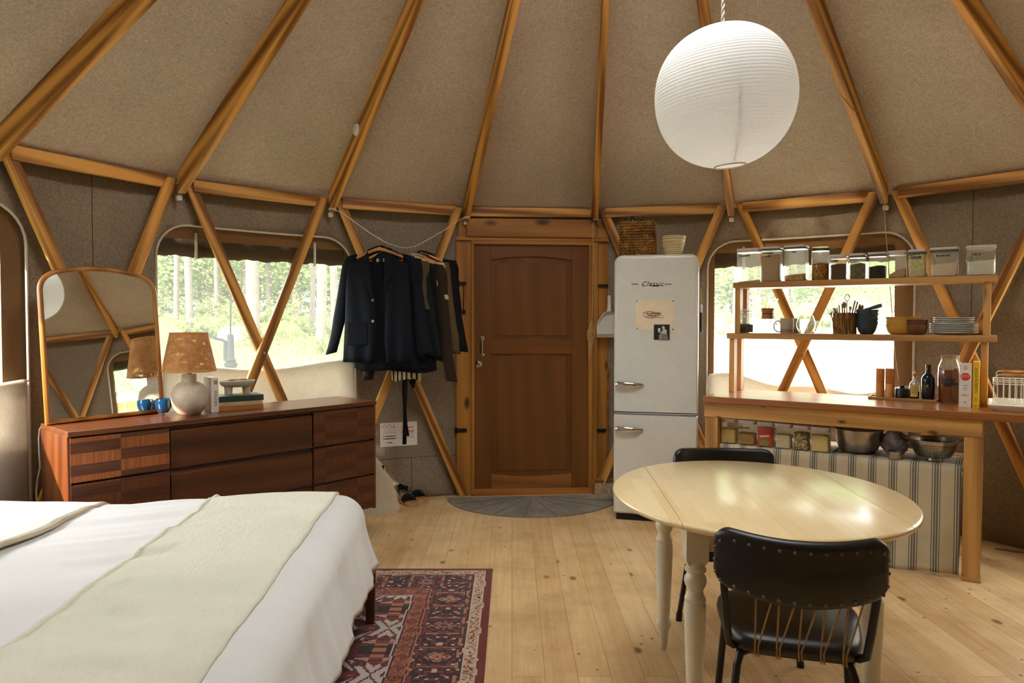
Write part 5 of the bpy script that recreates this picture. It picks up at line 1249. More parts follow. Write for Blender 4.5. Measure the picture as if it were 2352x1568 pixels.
for j in range(121):
    tt = BY0 - 0.15 + (BY1 - BY0 + 0.30) * j / 120
    oy1, dy1 = drape(tt - (BY1 - 0.063), 0.105); oy0, dy0 = drape((BY0 + 0.063) - tt, 0.105); y = min(max(tt, BY0 + 0.063), BY1 - 0.063) + oy1 - oy0; z = BZ + 0.055 - max(dy0, dy1) + wr(-1.845, y) + 0.012 * sin(3 * y + 1)
    rows.append([(-1.845 + 0.012 * cos(a) + 0.008 * sin(tt * 5), y, z - 0.002 + 0.010 * sin(a)) for a in [2 * PI * k / 10 for k in range(10)]])
MB().grid(rows, False, True).build('hem', MT['hem'], fs, smooth=80)

# ------------------------------------------------------------------ oval drop-leaf table
TC = Vector((0.905, 2.606, 0)); TRZ = rad(-3.0); TA, TB, TZ = 0.525, 0.588, 0.745
t = NT('maple_top'); v = t.coords(rnd=False); mp = t.N('Mapping'); mp.inputs['Rotation'].default_value = (0, 0, rad(90)); t.L(v, mp.inputs[0])
br = t.N('TexBrick'); br.offset = 0.43; br.inputs['Scale'].default_value = 1; br.inputs['Brick Width'].default_value = 0.42; br.inputs['Row Height'].default_value = 0.055; br.inputs['Mortar Size'].default_value = 0.0004
br.inputs['Color1'].default_value = (0, 0, 0, 1); br.inputs['Color2'].default_value = (1, 1, 1, 1); br.inputs['Mortar'].default_value = (0.3, 0.3, 0.3, 1); t.L(mp.outputs[0], br.inputs['Vector'])
va = t.coords((26, 1.3, 8), rnd=False); g = t.noise(va, 2.0, 4, 0.6, 0.3)
f = t.math('ADD', t.math('MULTIPLY', br.outputs['Color'], 0.42), t.math('MULTIPLY', g, 0.58))
MT['maple'] = t.set(t.ramp(f, (0.1, S(228, 194, 136)), (0.8, S(247, 224, 172))), 0.3, 0, 0.5, Coat_Weight=0.5, Coat_Roughness=0.15)
MT['paint'] = plain('cream_paint', S(222, 216, 196), 0.38, var=0.02)
tab = thing('dining_table', 'oval pale maple drop-leaf table on turned cream legs under the paper lantern', 'table', TC, TRZ)
def top_piece(name, x0, x1):
    rows = []; n = 60
    def edge(ins):
        a, b = TA - ins, TB - ins; pts = []
        ys = lambda x: b * math.sqrt(max(0, 1 - (x / a) ** 2))
        xa, xb = max(x0, -a), min(x1, a)
        th0 = math.acos(max(-1, min(1, xb / a))); th1 = math.acos(max(-1, min(1, xa / a)))
        for k in range(n + 1): q = th0 + (th1 - th0) * k / n; pts.append((a * cos(q), b * sin(q)))
        for k in range(n + 1): q = 2 * PI - th1 + (th1 - th0) * k / n; pts.append((a * cos(q), b * sin(q)))
        return pts
    for ins, z in ((0.016, TZ - 0.024), (0.004, TZ - 0.021), (0.0, TZ - 0.013), (0.001, TZ - 0.007), (0.006, TZ - 0.001), (0.011, TZ)): rows.append([(x, y, z) for x, y in edge(ins)])
    mb = MB().grid(rows, False, True); k = len(rows[0]); o = len(mb.v) - k
    mb.f += [tuple(range(k - 1, -1, -1)), tuple(range(o, o + k))]; mb.mi += [0, 0]
    return mb.build(name, MT['maple'], tab, smooth=40)
top_piece('leaf', -TA - 1, -0.3515); top_piece('table_top', -0.35, 0.35); top_piece('leaf', 0.3515, TA + 1)
LX, LY = 0.285, 0.315
for s in (-1, 1):
    bx('apron', MT['paint'], tab, -LX, LX, s * LY - 0.011, s * LY + 0.011, 0.62, TZ - 0.024); bx('apron', MT['paint'], tab, s * LX - 0.011, s * LX + 0.011, -LY, LY, 0.62, TZ - 0.024)
prof = [(0, 0), (0.013, 0), (0.0165, 0.02), (0.022, 0.085), (0.0245, 0.088), (0.031, 0.100), (0.0325, 0.108), (0.031, 0.116), (0.024, 0.128), (0.0235, 0.134), (0.027, 0.18), (0.033, 0.33), (0.0355, 0.42), (0.0345, 0.445), (0.031, 0.452), (0.0345, 0.458), (0.0345, 0.466), (0.030, 0.472),
        (0.025, 0.486), (0.026, 0.494), (0.034, 0.510), (0.0365, 0.522), (0.035, 0.534), (0.027, 0.546), (0.026, 0.550), (0.0335, 0.554), (0.035, 0.560), (0.0335, 0.566), (0.028, 0.570), (0.0335, 0.578), (0.0355, 0.586), (0.0355, 0.60), (0, 0.60)]
for sx in (-1, 1):
    for sy in (-1, 1):
        mb = MB().lathe(prof, 32, T(sx * LX, sy * LY, 0))
        mb.add([(sx * LX + a * w, sy * LY + b * w, z) for z, w in ((0.578, 0.026), (0.598, 0.0365), (TZ - 0.024, 0.0365)) for a, b in ((-1, -1), (1, -1), (1, 1), (-1, 1))],
               [(3, 2, 1, 0), (8, 9, 10, 11)] + [(r + i, r + (i + 1) % 4, r + 4 + (i + 1) % 4, r + 4 + i) for r in (0, 4) for i in range(4)])
        mb.build('leg', MT['paint'], tab, smooth=35, bevel=0.0015)

# ------------------------------------------------------------------ two black vinyl chairs
MT['vinyl'] = plain('black_vinyl', S(22, 20, 19), 0.34, spec=0.5, var=0.1, nscale=200, bump=0.12)
MT['tube'] = plain('black_steel_tube', S(26, 24, 23), 0.35, 0.2)
MT['elastic'] = plain('gold_elastic', S(150, 116, 66), 0.7, var=0.2, nscale=200); MT['nail'] = plain('nail_head', S(110, 96, 78), 0.35, 0.8)
def make_chair(label, loc, rz):
    """faces local +y; origin on the floor under the backrest"""
    c = thing('dining_chair', label, 'chair', loc, rz, 'black vinyl chairs at the table')
    HW, BU = 0.222, 0.082; ZB0, ZB1 = 0.605, 0.795
    def back(x, off=0.0):
        q = x / HW; y = -BU * (1 - q * q); tx = 2 * BU * q / HW; L = math.hypot(1, tx); return Vector((x + off * tx / L * -1 * -1, y - off / L, 0)), Vector((tx / L * -1, 1 / L, 0)) if False else Vector((-tx / L, 1 / L, 0))
    rows = []
    for i in range(41):
        x = -HW + 2 * HW * i / 40; q = x / HW; p, n = back(x)
        ce = max(0, (abs(q) - 0.82) / 0.18); rr = 0.030 * ce ** 2 if ce else 0
        zb = ZB0 + 0.026 * q * q + rr * 0.8; zt = ZB1 - 0.010 * (1 - q * q) - rr
        row = []
        for (t_, zz) in ((-0.012, zb + 0.004), (-0.018, zb + 0.016), (-0.016, zb + (zt - zb) * 0.5), (-0.017, zt - 0.022), (-0.019, zt - 0.012), (-0.012, zt - 0.001), (0.0, zt + 0.003), (0.011, zt - 0.002), (0.016, zt - 0.014), (0.021, zb + (zt - zb) * 0.5), (0.015, zb + 0.014), (0.010, zb + 0.002), (0.0, zb - 0.001)):
            row.append(p + n * (t_ * (1 if 0 < i < 40 else 0.55)) + Vector((0, 0, zz)))
        rows.append(row)
    mb = MB().grid(rows, False, True, flip=True); k = len(rows[0]); o = len(mb.v) - k; mb.f += [tuple(range(k)), tuple(range(o + k - 1, o - 1, -1))]; mb.mi += [0, 0]
    bk_ = mb.build('backrest', MT['vinyl'], c, smooth=60)
    # nail heads round the back of the backrest
    nail = MB().lathe([(0, 0), (0.0052, 0), (0.0046, 0.0018), (0.002, 0.003), (0, 0.0032)], 10)
    first = None; spots = []
    for i in range(12):
        x = -HW * 0.90 + 2 * HW * 0.90 * i / 11; q = x / HW; spots += [(x, ZB1 - 0.010 * (1 - q * q) - 0.026 - (0.012 if abs(q) > 0.85 else 0)), (x, ZB0 + 0.026 * q * q + 0.018)]
    for s in (-1, 1): spots += [(s * HW * 0.955, ZB0 + 0.06), (s * HW * 0.965, ZB0 + 0.095), (s * HW * 0.96, ZB0 + 0.13)]
    for x, z in spots:
        p, n = back(x); p = p - n * 0.0182; p.z = z
        if first is None: first = nail.build('nail', MT['nail'], bk_, smooth=60); ob = first
        else: ob = first.copy(); COL.objects.link(ob); ob.parent = bk_
        ob.location = p; ob.rotation_euler = (PI / 2, 0, math.atan2(n.y, n.x) - PI / 2)
    # seat
    SZ = 0.455; sp = []
    for k in range(48):
        a = 2 * PI * k / 48; e = 2 / 4.2; x = 0.205 * (abs(cos(a)) ** e) * (1 if cos(a) >= 0 else -1); y = 0.20 * (abs(sin(a)) ** e) * (1 if sin(a) >= 0 else -1); x *= 1 + 0.12 * (y / 0.2); sp.append((x, y + 0.215))
    rows = [[(0.215 * 0 + (x) * f, (y - 0.215) * f + 0.215, z) for x, y in sp] for f, z in ((0.93, SZ - 0.038), (0.985, SZ - 0.034), (1.0, SZ - 0.018), (0.985, SZ - 0.002), (0.94, SZ + 0.010), (0.8, SZ + 0.017), (0.5, SZ + 0.021), (0.02, SZ + 0.022))]
    mb = MB().grid(rows, False, True); mb.f += [tuple(range(47, -1, -1)), tuple(range(len(mb.v) - 48, len(mb.v)))]; mb.mi += [0, 0]
    mb.build('seat', MT['vinyl'], c, smooth=60)
    for s in (-1, 1):
        MB().tube([(s * 0.196, -0.012, ZB0 + 0.10), (s * 0.198, -0.010, ZB0 + 0.02), (s * 0.190, 0.010, 0.52), (s * 0.183, 0.030, 0.445), (s * 0.17, 0.055, 0.427), (s * 0.14, 0.08, 0.424)], 0.0125, 12, flat=0.9).build('back_post', MT['tube'], c, smooth=60)
        MB().tube([(s * 0.12, 0.075, 0.412), (s * 0.148, 0.060, 0.402), (s * 0.158, 0.050, 0.37), (s * 0.196, -0.015, 0.02)], 0.0115, 12).build('leg', MT['tube'], c, smooth=60)
        MB().tube([(s * 0.15, 0.34, 0.412), (s * 0.178, 0.358, 0.402), (s * 0.186, 0.364, 0.37), (s * 0.214, 0.395, 0.02)], 0.0115, 12).build('leg', MT['tube'], c, smooth=60)
        MB().cyl((s * 0.1962, -0.0155, 0.0), (s * 0.194, -0.012, 0.038), 0.0145, 0.0145, 12).build('foot_cap', MT['black'], c); MB().cyl((s * 0.2145, 0.3955, 0.0), (s * 0.212, 0.393, 0.038), 0.0145, 0.0145, 12).build('foot_cap', MT['black'], c)
    MB().tube([(-0.16, 0.07, 0.408), (0.16, 0.07, 0.408)], 0.009, 10).tube([(-0.18, 0.35, 0.408), (0.18, 0.35, 0.408)], 0.009, 10).build('seat_frame', MT['tube'], c)
    for k in range(5):                                               # gold cord laced between back and seat
        x0 = -0.115 + 0.058 * k
        for xa, xb in ((x0, x0 + 0.004), (x0 + 0.040, x0 + 0.012)):
            pa, n = back(xa); MB().tube([(pa.x, pa.y - 0.006, ZB0 + 0.012), (xb, 0.016, SZ - 0.012), (xb + 0.002, 0.02, SZ - 0.04)], 0.0027, 7).build('cord', MT['elastic'], c, smooth=60)
    return c
ca, cb_ = at_z(1640, 1203, 0.79), at_z(2033, 1232, 0.79); cm = (ca + cb_) / 2; cd = cb_ - ca
make_chair('black vinyl chair nearest the camera, its studded back turned to us', (cm.x, cm.y - 0.012, 0), math.atan2(cd.y, cd.x))
make_chair('black vinyl chair on the far side of the table, mostly hidden by it', (0.962, 3.185, 0), rad(180 - 4))

# ------------------------------------------------------------------ paper lantern on its cord
lc = at_y(1666, 223, 2.75); LR = 0.270
t = NT('rice_paper'); v = t.coords(rnd=False); n = t.noise(v, 60, 4, 0.7)
t.set(t.ramp(n, (0.3, S(240, 241, 240)), (0.7, S(250, 250, 249))), 0.9, 0, 0.1); tr = t.N('BsdfTranslucent'); tr.inputs[0].default_value = S(246, 244, 238); mx = t.N('MixShader'); mx.inputs[0].default_value = 0.45
t.L(t.b.outputs[0], mx.inputs[1]); t.L(tr.outputs[0], mx.inputs[2]); t.L(mx.outputs[0], t.out.inputs[0]); MT['rice_paper'] = t.m
lan = thing('paper_lantern', 'large round white paper lantern hanging over the table', 'lantern', lc, 0, rot=(rad(2), rad(-5), 0))
prof = []; NR = 58
for k in range(NR):
    for j in range(4):
        q = (k + j / 4) / NR; th = 0.20 + (PI - 0.36) * q; r = LR * sin(th) ** 0.96; r += 0.0018 * (1 - abs(2 * j / 4 - 1)) * -1 + 0.0008; prof.append((r * (1.0 + 0.012 * sin(3 * th)), -LR * 0.985 * cos(th)))
MB().lathe(prof, 72, wob=lambda a, z: 1 + 0.006 * sin(2 * a + 3 * z) + 0.004 * sin(3 * a - 5 * z) + 0.02 * cos(a - 2.6) * max(0, -z) / LR).build('paper_shade', MT['rice_paper'], lan, smooth=80)
zb_ = prof[0][1]; rb_ = prof[0][0]
MB().tube([(rb_ * cos(2 * PI * k / 40), rb_ * sin(2 * PI * k / 40), zb_ - 0.001) for k in range(40)], 0.0035, 8, closed=True).build('rim', MT['cord_white'], lan, smooth=70)
zt_ = prof[-1][1]; rt_ = prof[-1][0]
wf = MB().tube([(rt_ * cos(2 * PI * k / 40), rt_ * sin(2 * PI * k / 40), zt_) for k in range(40)], 0.003, 8, closed=True)
for k in range(3):
    a = 2 * PI * k / 3 + 0.4; wf.tube([(0.93 * LR * sin(th) * cos(a), 0.93 * LR * sin(th) * sin(a), -LR * 0.97 * cos(th)) for th in [0.30 + (PI - 0.55) * j / 14 for j in range(15)]], 0.0025, 6)
wf.tube([(-rt_, 0, zt_), (rt_, 0, zt_)], 0.002, 6).build('wire_frame', MT['steel'], lan, smooth=70)
MB().ball((0, 0, 0.02), 0.04, 16, 12).cyl((0, 0, 0.05), (0, 0, 0.13), 0.018, n=14).build('bulb', MT['white'], lan)
bl = bpy.data.lights.new('bulb_light', 'POINT'); bl.energy = 0.5; bl.shadow_soft_size = 0.06; bl.color = (0.94, 0.97, 1.0); blo = bpy.data.objects.new('bulb_light', bl); COL.objects.link(blo); blo.parent = lan; blo.location = (0, 0, -0.06)
top_z = roof_z(CROWN) - 0.12; ct = Vector((lc.x - 0.016, lc.y + 0.0, lc.z)); tp = at_y(1660, 0, 2.75)
L = top_z - lc.z; cd_ = thing('lantern_cord', 'white twisted two-strand cord holding the paper lantern', 'cord', (lc.x - 0.012, lc.y, lc.z + LR * 0.2))
for s in (0, PI):
    n = 260; MB().tube([(0.0042 * cos(q * 0.62 + s) + 0.0 , 0.0042 * sin(q * 0.62 + s), (L - LR * 0.2) * q / n) for q in range(n + 1)], 0.0036, 6).build('strand', MT['cord_white'], cd_, smooth=80)

# ------------------------------------------------------------------ small things on the rafters
def on_rafter(i, t_): return node(i, R - t_, RN + SLOPE * t_)
def rafter_hit(u, v, i, side):
    """point where a pixel ray meets one side of rafter i"""
    a = ang(i); P = node(i); nrm = Vector((cos(a), -sin(a), 0)) * side
    return on_plane(u, v, P + nrm * 0.0215, nrm), nrm
p, nrm = rafter_hit(821, 298, -1, -1)
dk = MB().lathe([(0, 0), (0.037, 0), (0.039, 0.006), (0.037, 0.016), (0.031, 0.020), (0, 0.021)], 36).build('ceiling_sensor', MT['white'], smooth=50)
dk.matrix_world = Matrix.Translation(p) @ nrm.to_track_quat('Z', 'Y').to_matrix().to_4x4(); tag(dk, 'round white disc-shaped sensor on the side of a rafter', 'sensor')
p, nrm = rafter_hit(2246, 36, 4, -1)
hk = MB().lathe([(0, 0), (0.012, 0), (0.012, 0.003), (0, 0.003)], 18, RX(PI / 2)).tube([(0, -0.002, 0.0), (0, -0.018, -0.004), (0, -0.024, -0.016), (0, -0.018, -0.028), (0, -0.008, -0.026)], 0.0022, 8).build('rafter_hook', MT['steel'], smooth=60)
hk.matrix_world = Matrix.Translation(p) @ RZ(math.atan2(nrm.y, nrm.x) + PI / 2); tag(hk, 'small metal hook on the rafter at the top right corner', 'hook')
# thin cord wound round the rafter above the kitchen window and dropping behind the shelf
cp = []; a = ang(3); tgv = Vector((cos(a), -sin(a), 0))
for k in range(49):
    q = k / 48; t_ = 1.05 - 0.55 * q; base = on_rafter(3, t_); up = Vector((0, 0, 1)); ph = 2 * PI * 1.15 * q + 1.0
    w, d = 0.0245, 0.056; cx_, sx_ = cos(ph), sin(ph); m = max(abs(cx_), abs(sx_)); cp.append(base + up * (0.052) + tgv * (w * cx_ / m) + up * (d * sx_ / m))
cp.append(node(3, R - 0.05, 2.19) + tgv * 0.02)
cp.append(node(3, R - 0.01, 2.13) + tgv * 0.005)
for u, v, n_ in ((2034, 520, 0), (2038, 575, 0), (2043, 640, 0), (2049, 720, 0), (2055, 800, 0), (2064, 875, 0)):
    ta, tz = on_wall(u, v, R - 0.03); cp.append(pol(ta, R - 0.03, tz))
cw = thing('thin_cord', 'thin twisted cord wound round a rafter and dropping behind the kitchen shelf', 'cord', cp[0])
MB().tube([p - cp[0] for p in cp], 0.0026, 6).build('strand', MT['rope'], cw, smooth=70)
# ------------------------------------------------------------------ kitchen bench (local x along the front, y to the back)
KZ = 0.90; KO = at_z(1614, 909, KZ); _k = at_z(2256, 948, KZ) - KO; krz = math.atan2(_k.y, _k.x)
KX = Vector((cos(krz), sin(krz), 0)); KY = Vector((-sin(krz), cos(krz), 0)); KO = Vector((KO.x, KO.y, 0))
def kp(s, n, z): return KO + KX * s + KY * n + Vector((0, 0, z))
def kpx(u, v, n): p = on_plane(u, v, KO + KY * n, KY) - KO; return p.dot(KX), p.z
def ktop(u, v, z=KZ): p = at_z(u, v, z) - KO; return p.dot(KX), p.dot(KY)
MT['pine_h'] = wood('pine_rail', S(146, 100, 48), S(206, 156, 86), 'X', 0.5, 0.9, knots=2.6)
MT['pine_v'] = wood('pine_post', S(146, 100, 48), S(208, 158, 88), 'Z', 0.5, 0.9, knots=0.9)
MT['shelf_wood'] = wood('shelf_board_wood', S(142, 98, 52), S(196, 148, 88), 'X', 0.5, 0.9, knots=0.8)
t = NT('butcher_block'); v = t.coords(rnd=False); br = t.N('TexBrick'); br.offset = 0.4; br.inputs['Scale'].default_value = 1; br.inputs['Brick Width'].default_value = 0.55; br.inputs['Row Height'].default_value = 0.045; br.inputs['Mortar Size'].default_value = 0.0004
br.inputs['Color1'].default_value = (0, 0, 0, 1); br.inputs['Color2'].default_value = (1, 1, 1, 1); br.inputs['Mortar'].default_value = (0.2, 0.2, 0.2, 1); t.L(v, br.inputs['Vector'])
va = t.coords((1.5, 30, 30), rnd=False); g = t.noise(va, 2.0, 4, 0.6, 0.3); f = t.math('ADD', t.math('MULTIPLY', br.outputs['Color'], 0.4), t.math('MULTIPLY', g, 0.6))
MT['butcher'] = t.set(t.ramp(f, (0.2, S(122, 70, 31)), (0.8, S(188, 122, 60))), 0.28, 0, 0.5, Coat_Weight=0.3, Coat_Roughness=0.15)
WD = 0.60; wt = MB().box(0, 1.84, 0, WD, KZ - 0.040, KZ).build('worktop', MT['butcher'], loc=KO, rot=(0, 0, krz), bevel=0.004)
tag(wt, 'long reddish wooden worktop of the kitchen bench under the right window', 'worktop')
bn = thing('kitchen_bench', 'pine bench frame with square legs and knotty front rail carrying the worktop', 'bench', KO, krz)
bx('front_rail', MT['pine_h'], bn, 0.004, 1.484, 0.018, 0.056, 0.768, 0.86); bx('back_rail', MT['pine_h'], bn, 0.004, 1.484, 0.53, 0.568, 0.768, 0.86)
for s in (0.008, 1.402):
    for n in (0.024, 0.478): bx('leg', MT['pine_v'], bn, s, s + 0.082, n, n + 0.085, 0.0, 0.768 if n < 0.1 else 0.86)
for s in (0.02, 1.43): bx('side_rail', MT['pine_h'], bn, s, s + 0.036, 0.11, 0.478, 0.768, 0.86)
bx('lower_shelf', MT['shelf_wood'], bn, 0.091, 1.401, 0.06, 0.56, 0.572, 0.594)
for s in (0.10, 1.365): bx('shelf_cleat', MT['pine_h'], bn, s, s + 0.03, 0.11, 0.478, 0.53, 0.571)
bx('leg_foot', MT['pine_h'], bn, 1.400, 1.486, 0.022, 0.111, 0.0, 0.022, 0.001)
# ------------------------------------------------------------------ shelf unit standing on the worktop
su = thing('shelf_unit', 'two-tier open wooden shelf standing on the kitchen worktop', 'shelf', KO, krz)
ms0, mz1 = kpx(1668.7, 764.7, 0.33); ms1, _ = kpx(2290, 771, 0.33); us0, uz1 = kpx(1683.8, 650.3, 0.33); us1, _ = kpx(2291, 628.6, 0.33)
mz1 = 1.295; uz1 = 1.631; MTH = 0.037
bx('shelf_board', MT['shelf_wood'], su, ms0, ms1, 0.33, 0.585, mz1 - MTH, mz1); bx('shelf_board', MT['shelf_wood'], su, us0, us1, 0.33, 0.575, uz1 - MTH, uz1)
for s0 in (kpx(1674, 860, 0.345)[0], kpx(2252, 860, 0.345)[0]):
    for n in (0.345, 0.505): bx('post', MT['pine_v'], su, s0, s0 + 0.034, n, n + 0.07, KZ, mz1 - MTH)
for s0 in (kpx(1688, 700, 0.345)[0], kpx(2259, 700, 0.345)[0]):
    for n in (0.345, 0.50): bx('post', MT['pine_v'], su, s0, s0 + 0.034, n, n + 0.066, mz1, uz1 - MTH)
s_r = kpx(2259, 700, 0.345)[0]
MB().prism([(s_r - 0.085, mz1), (s_r, mz1), (s_r, mz1 + 0.10)], -0.56, -0.525, RX(PI / 2)).build('gusset', MT['pine_h'], su)

# ------------------------------------------------------------------ food boxes
MT['clear_plastic'] = clear('clear_plastic', (0.93, 0.94, 0.88, 1), 0.06, 0.12, 0.6)
for _nm, _k in (('clear_plastic', 0.10), ('glass', 0.05)):
  _m = MT[_nm].node_tree; _o = _m.nodes['Material Output']; _s = _o.inputs[0].links[0].from_socket            # milky share: frosting of the plastic, haze added to make the glass show
  _tl = _m.nodes.new('ShaderNodeBsdfTranslucent'); _tl.inputs[0].default_value = (0.9, 0.88, 0.78, 1); _mx = _m.nodes.new('ShaderNodeMixShader'); _mx.inputs[0].default_value = _k
  _m.links.new(_s, _mx.inputs[1]); _m.links.new(_tl.outputs[0], _mx.inputs[2]); _m.links.new(_mx.outputs[0], _o.inputs[0])
MT['lid'] = plain('lid_white', S(206, 200, 196), 0.4, var=0.02); MT['seal'] = plain('grey_seal', S(84, 88, 92), 0.4); MT['seal_pale'] = plain('pale_seal', S(196, 190, 184), 0.4); MT['tape'] = plain('black_tape', S(22, 22, 22), 0.4)
MT['tape_dash'] = plain('embossed_dash', S(196, 192, 184), 0.5)
def grain_mat(name, a, b, scale):
    t = NT(name); v = t.coords(rnd=False); vo = t.N('TexVoronoi'); vo.inputs['Scale'].default_value = scale; t.L(v, vo.inputs['Vector'])
    t.bump(vo.outputs['Distance'], 0.6, 0.003); rgb = t.N('SeparateColor'); t.L(vo.outputs['Color'], rgb.inputs[0])
    return t.set(t.ramp(rgb.outputs[0], (0.15, a), (0.85, b)), 0.85, 0, 0.2)
G = {'white': grain_mat('white_powder', S(226, 218, 206), S(240, 234, 226), 400), 'flour': grain_mat('pinkish_flour', S(186, 152, 122), S(204, 172, 142), 500), 'oats': grain_mat('oats', S(168, 128, 84), S(216, 178, 130), 170),
     'granola': grain_mat('granola', S(110, 66, 26), S(186, 128, 66), 130), 'cocoa': grain_mat('cocoa', S(86, 62, 42), S(112, 84, 60), 500), 'herb': grain_mat('green_grey_seed', S(82, 78, 52), S(142, 132, 96), 220),
     'black': grain_mat('black_beans', S(24, 22, 20), S(56, 52, 46), 170), 'tan': grain_mat('tan_powder', S(182, 142, 108), S(204, 166, 132), 400), 'pasta': grain_mat('pale_pasta', S(196, 186, 134), S(222, 210, 160), 120),
     'cream': grain_mat('cream_powder', S(220, 196, 170), S(236, 214, 190), 400), 'grain': grain_mat('golden_grain', S(196, 160, 96), S(226, 192, 130), 260), 'brown': grain_mat('brown_sugar', S(146, 104, 58), S(178, 134, 84), 300),
     'seeds': grain_mat('mixed_seeds', S(60, 44, 30), S(206, 180, 136), 150), 'pale': grain_mat('pale_grain', S(196, 178, 146), S(220, 204, 176), 300), 'couscous': grain_mat('yellow_couscous', S(214, 184, 116), S(232, 206, 146), 350), 'coffee': grain_mat('dark_coffee', S(34, 32, 24), S(62, 58, 44), 200)}
G['packet'] = plain('red_packet', S(190, 62, 40), 0.35); MT['packet_green'] = plain('green_packet_patch', S(120, 140, 60), 0.4); MT['packet_white'] = plain('white_packet_patch', S(214, 200, 180), 0.4)
def food_box(label, s0, s1, n, z, h, depth, content, fill, dark_seal, tape=None, slope=0.0, group='food boxes on the top shelf'):
    w = s1 - s0; b = thing('food_box', label, 'food box', kp((s0 + s1) / 2, n + depth / 2, z), krz, group)
    hb_ = h - 0.022; r = min(w, depth) * 0.16; rows = []
    for ins, zz in ((r * 0.35, 0.0), (0.001, 0.006), (0.0, 0.02), (0.0, hb_)): rows.append([(x, y, zz) for x, y in rrect(w - 2 * ins - 0.004, depth - 2 * ins - 0.004, max(0.002, r - ins), 4)])
    mb = MB().grid(rows, False, True); k = len(rows[0]); mb.f.append(tuple(range(k - 1, -1, -1))); mb.mi.append(0)
    mb.build('clear_body', MT['clear_plastic'], b, smooth=50)
    wi, di = w - 0.014, depth - 0.014; fh = hb_ * fill; rnd = random.Random(int(s0 * 1000))
    n_ = 9; rows = []
    path = rrect(wi, di, r * 0.8, 4); rows.append([(x, y, 0.005) for x, y in path])
    top = lambda x, y: fh + slope * x / w * h + 0.003 * sin(x * 90 + 1) + 0.002 * sin(y * 110 + x * 40)
    rows.append([(x, y, top(x, y)) for x, y in path]); rows.append([(x * 0.6, y * 0.6, top(x * 0.6, y * 0.6) + 0.003) for x, y in path]); rows.append([(x * 0.02, y * 0.02, top(0, 0) + 0.003) for x, y in path])
    mb = MB().grid(rows, False, True); k = len(path); mb.f += [tuple(range(k - 1, -1, -1)), tuple(range(len(mb.v) - k, len(mb.v)))]; mb.mi += [0, 0]
    ct = mb.build('contents', G[content], b, smooth=50)
    if content == 'packet':
        MB().prism([(-wi * .3, fh * .1), (wi * .1, fh * .06), (wi * .35, fh * .3), (0, fh * .42), (-wi * .32, fh * .3)], di / 2 + 0.0006, di / 2 + 0.0012, RX(PI / 2)).build('packet_patch', MT['packet_green'], ct)
        MB().prism([(-wi * .34, fh * .5), (wi * .3, fh * .56), (wi * .3, fh * .66), (-wi * .34, fh * .60)], di / 2 + 0.0006, di / 2 + 0.0012, RX(PI / 2)).build('packet_patch', MT['packet_white'], ct)
    MB().prism(rrect(w - 0.006, depth - 0.006, r, 4), hb_ - 0.004, hb_ + 0.008).build('seal', MT['seal'] if dark_seal else MT['seal_pale'], b, smooth=40)
    MB().prism(rrect(w, depth, r, 4), hb_ + 0.008, h).build('lid', MT['lid'], b, smooth=40, bevel=0.003)
    for (q0, q1, zq) in (tape or ()):
        x0, x1 = -w / 2 + w * q0, -w / 2 + w * q1; zt = hb_ * zq
        tp = bx('label_tape', MT['tape'], b, x0, x1, -depth / 2 - 0.0004, -depth / 2 + 0.0025, zt - 0.0048, zt + 0.0048, 0)
        mbd = MB(); k = max(2, int((x1 - x0) / 0.006))
        for j in range(k):
            if (j * 7 + int(s0 * 100)) % 5: xx = x0 + 0.003 + (x1 - x0 - 0.005) * j / k; mbd.box(xx, xx + 0.0022, -depth / 2 - 0.0007, -depth / 2 - 0.0003, zt - 0.0022, zt + 0.0022)
        mbd.build('embossed_marks', MT['tape_dash'], tp)
    return b
top_row = [(1690, 1743, 570, 'white', 0.05, 0, [(0.20, 0.62, 0.86)], 'nearly empty tall clear food box, leftmost on the top shelf'),
           (1744.5, 1791, 566, 'flour', 0.84, 1, [(0.18, 0.66, 0.90), (0.30, 0.54, 0.80)], 'tall clear food box full of pinkish flour, second on the top shelf'),
           (1798.5, 1851, 562, 'oats', 0.20, 1, [(0.38, 0.58, 0.88)], 'tall clear food box with a little oats, third on the top shelf'),
           (1904.5, 1943.5, 584, 'cocoa', 0.72, 0, [(0.24, 0.54, 0.86)], 'small clear food box of dark brown powder on the top shelf'),
           (1948.5, 1987, 581.5, 'herb', 0.70, 1, [(0.24, 0.52, 0.86)], 'small clear food box of grey-green seeds on the top shelf'),
           (1992, 2035, 578.5, 'black', 0.55, 1, None, 'small clear food box of black beans on the top shelf'),
           (2038.5, 2081, 575, 'tan', 0.30, 0, None, 'small clear food box with a slope of tan powder on the top shelf'),
           (2085.5, 2128, 572.5, 'pasta', 0.94, 1, [(0.14, 0.72, 0.83)], 'small clear food box filled with pale yellow pasta on the top shelf'),
           (2134.5, 2202, 567.5, 'cream', 0.52, 1, [(0.24, 0.70, 0.82)], 'wide clear food box half full of cream powder on the top shelf'),
           (2218.5, 2289, 562.5, 'white', 0.56, 0, [(0.26, 0.50, 0.80)], 'wide clear food box half full of white sugar, rightmost on the top shelf')]
NF = 0.365
for u0, u1, vt, c, fl, ds, tp, lb in top_row:
    s0, zt = kpx(u0, vt, NF); s1, _ = kpx(u1, vt, NF); w = s1 - s0
    food_box(lb, s0, s1, NF, uz1 + 0.0005, kpx((u0 + u1) / 2, vt, NF)[1] - uz1, min(0.13, max(0.10, w * 0.9)), c, fl, ds, tp, 0.3 if c == 'tan' else 0.06)
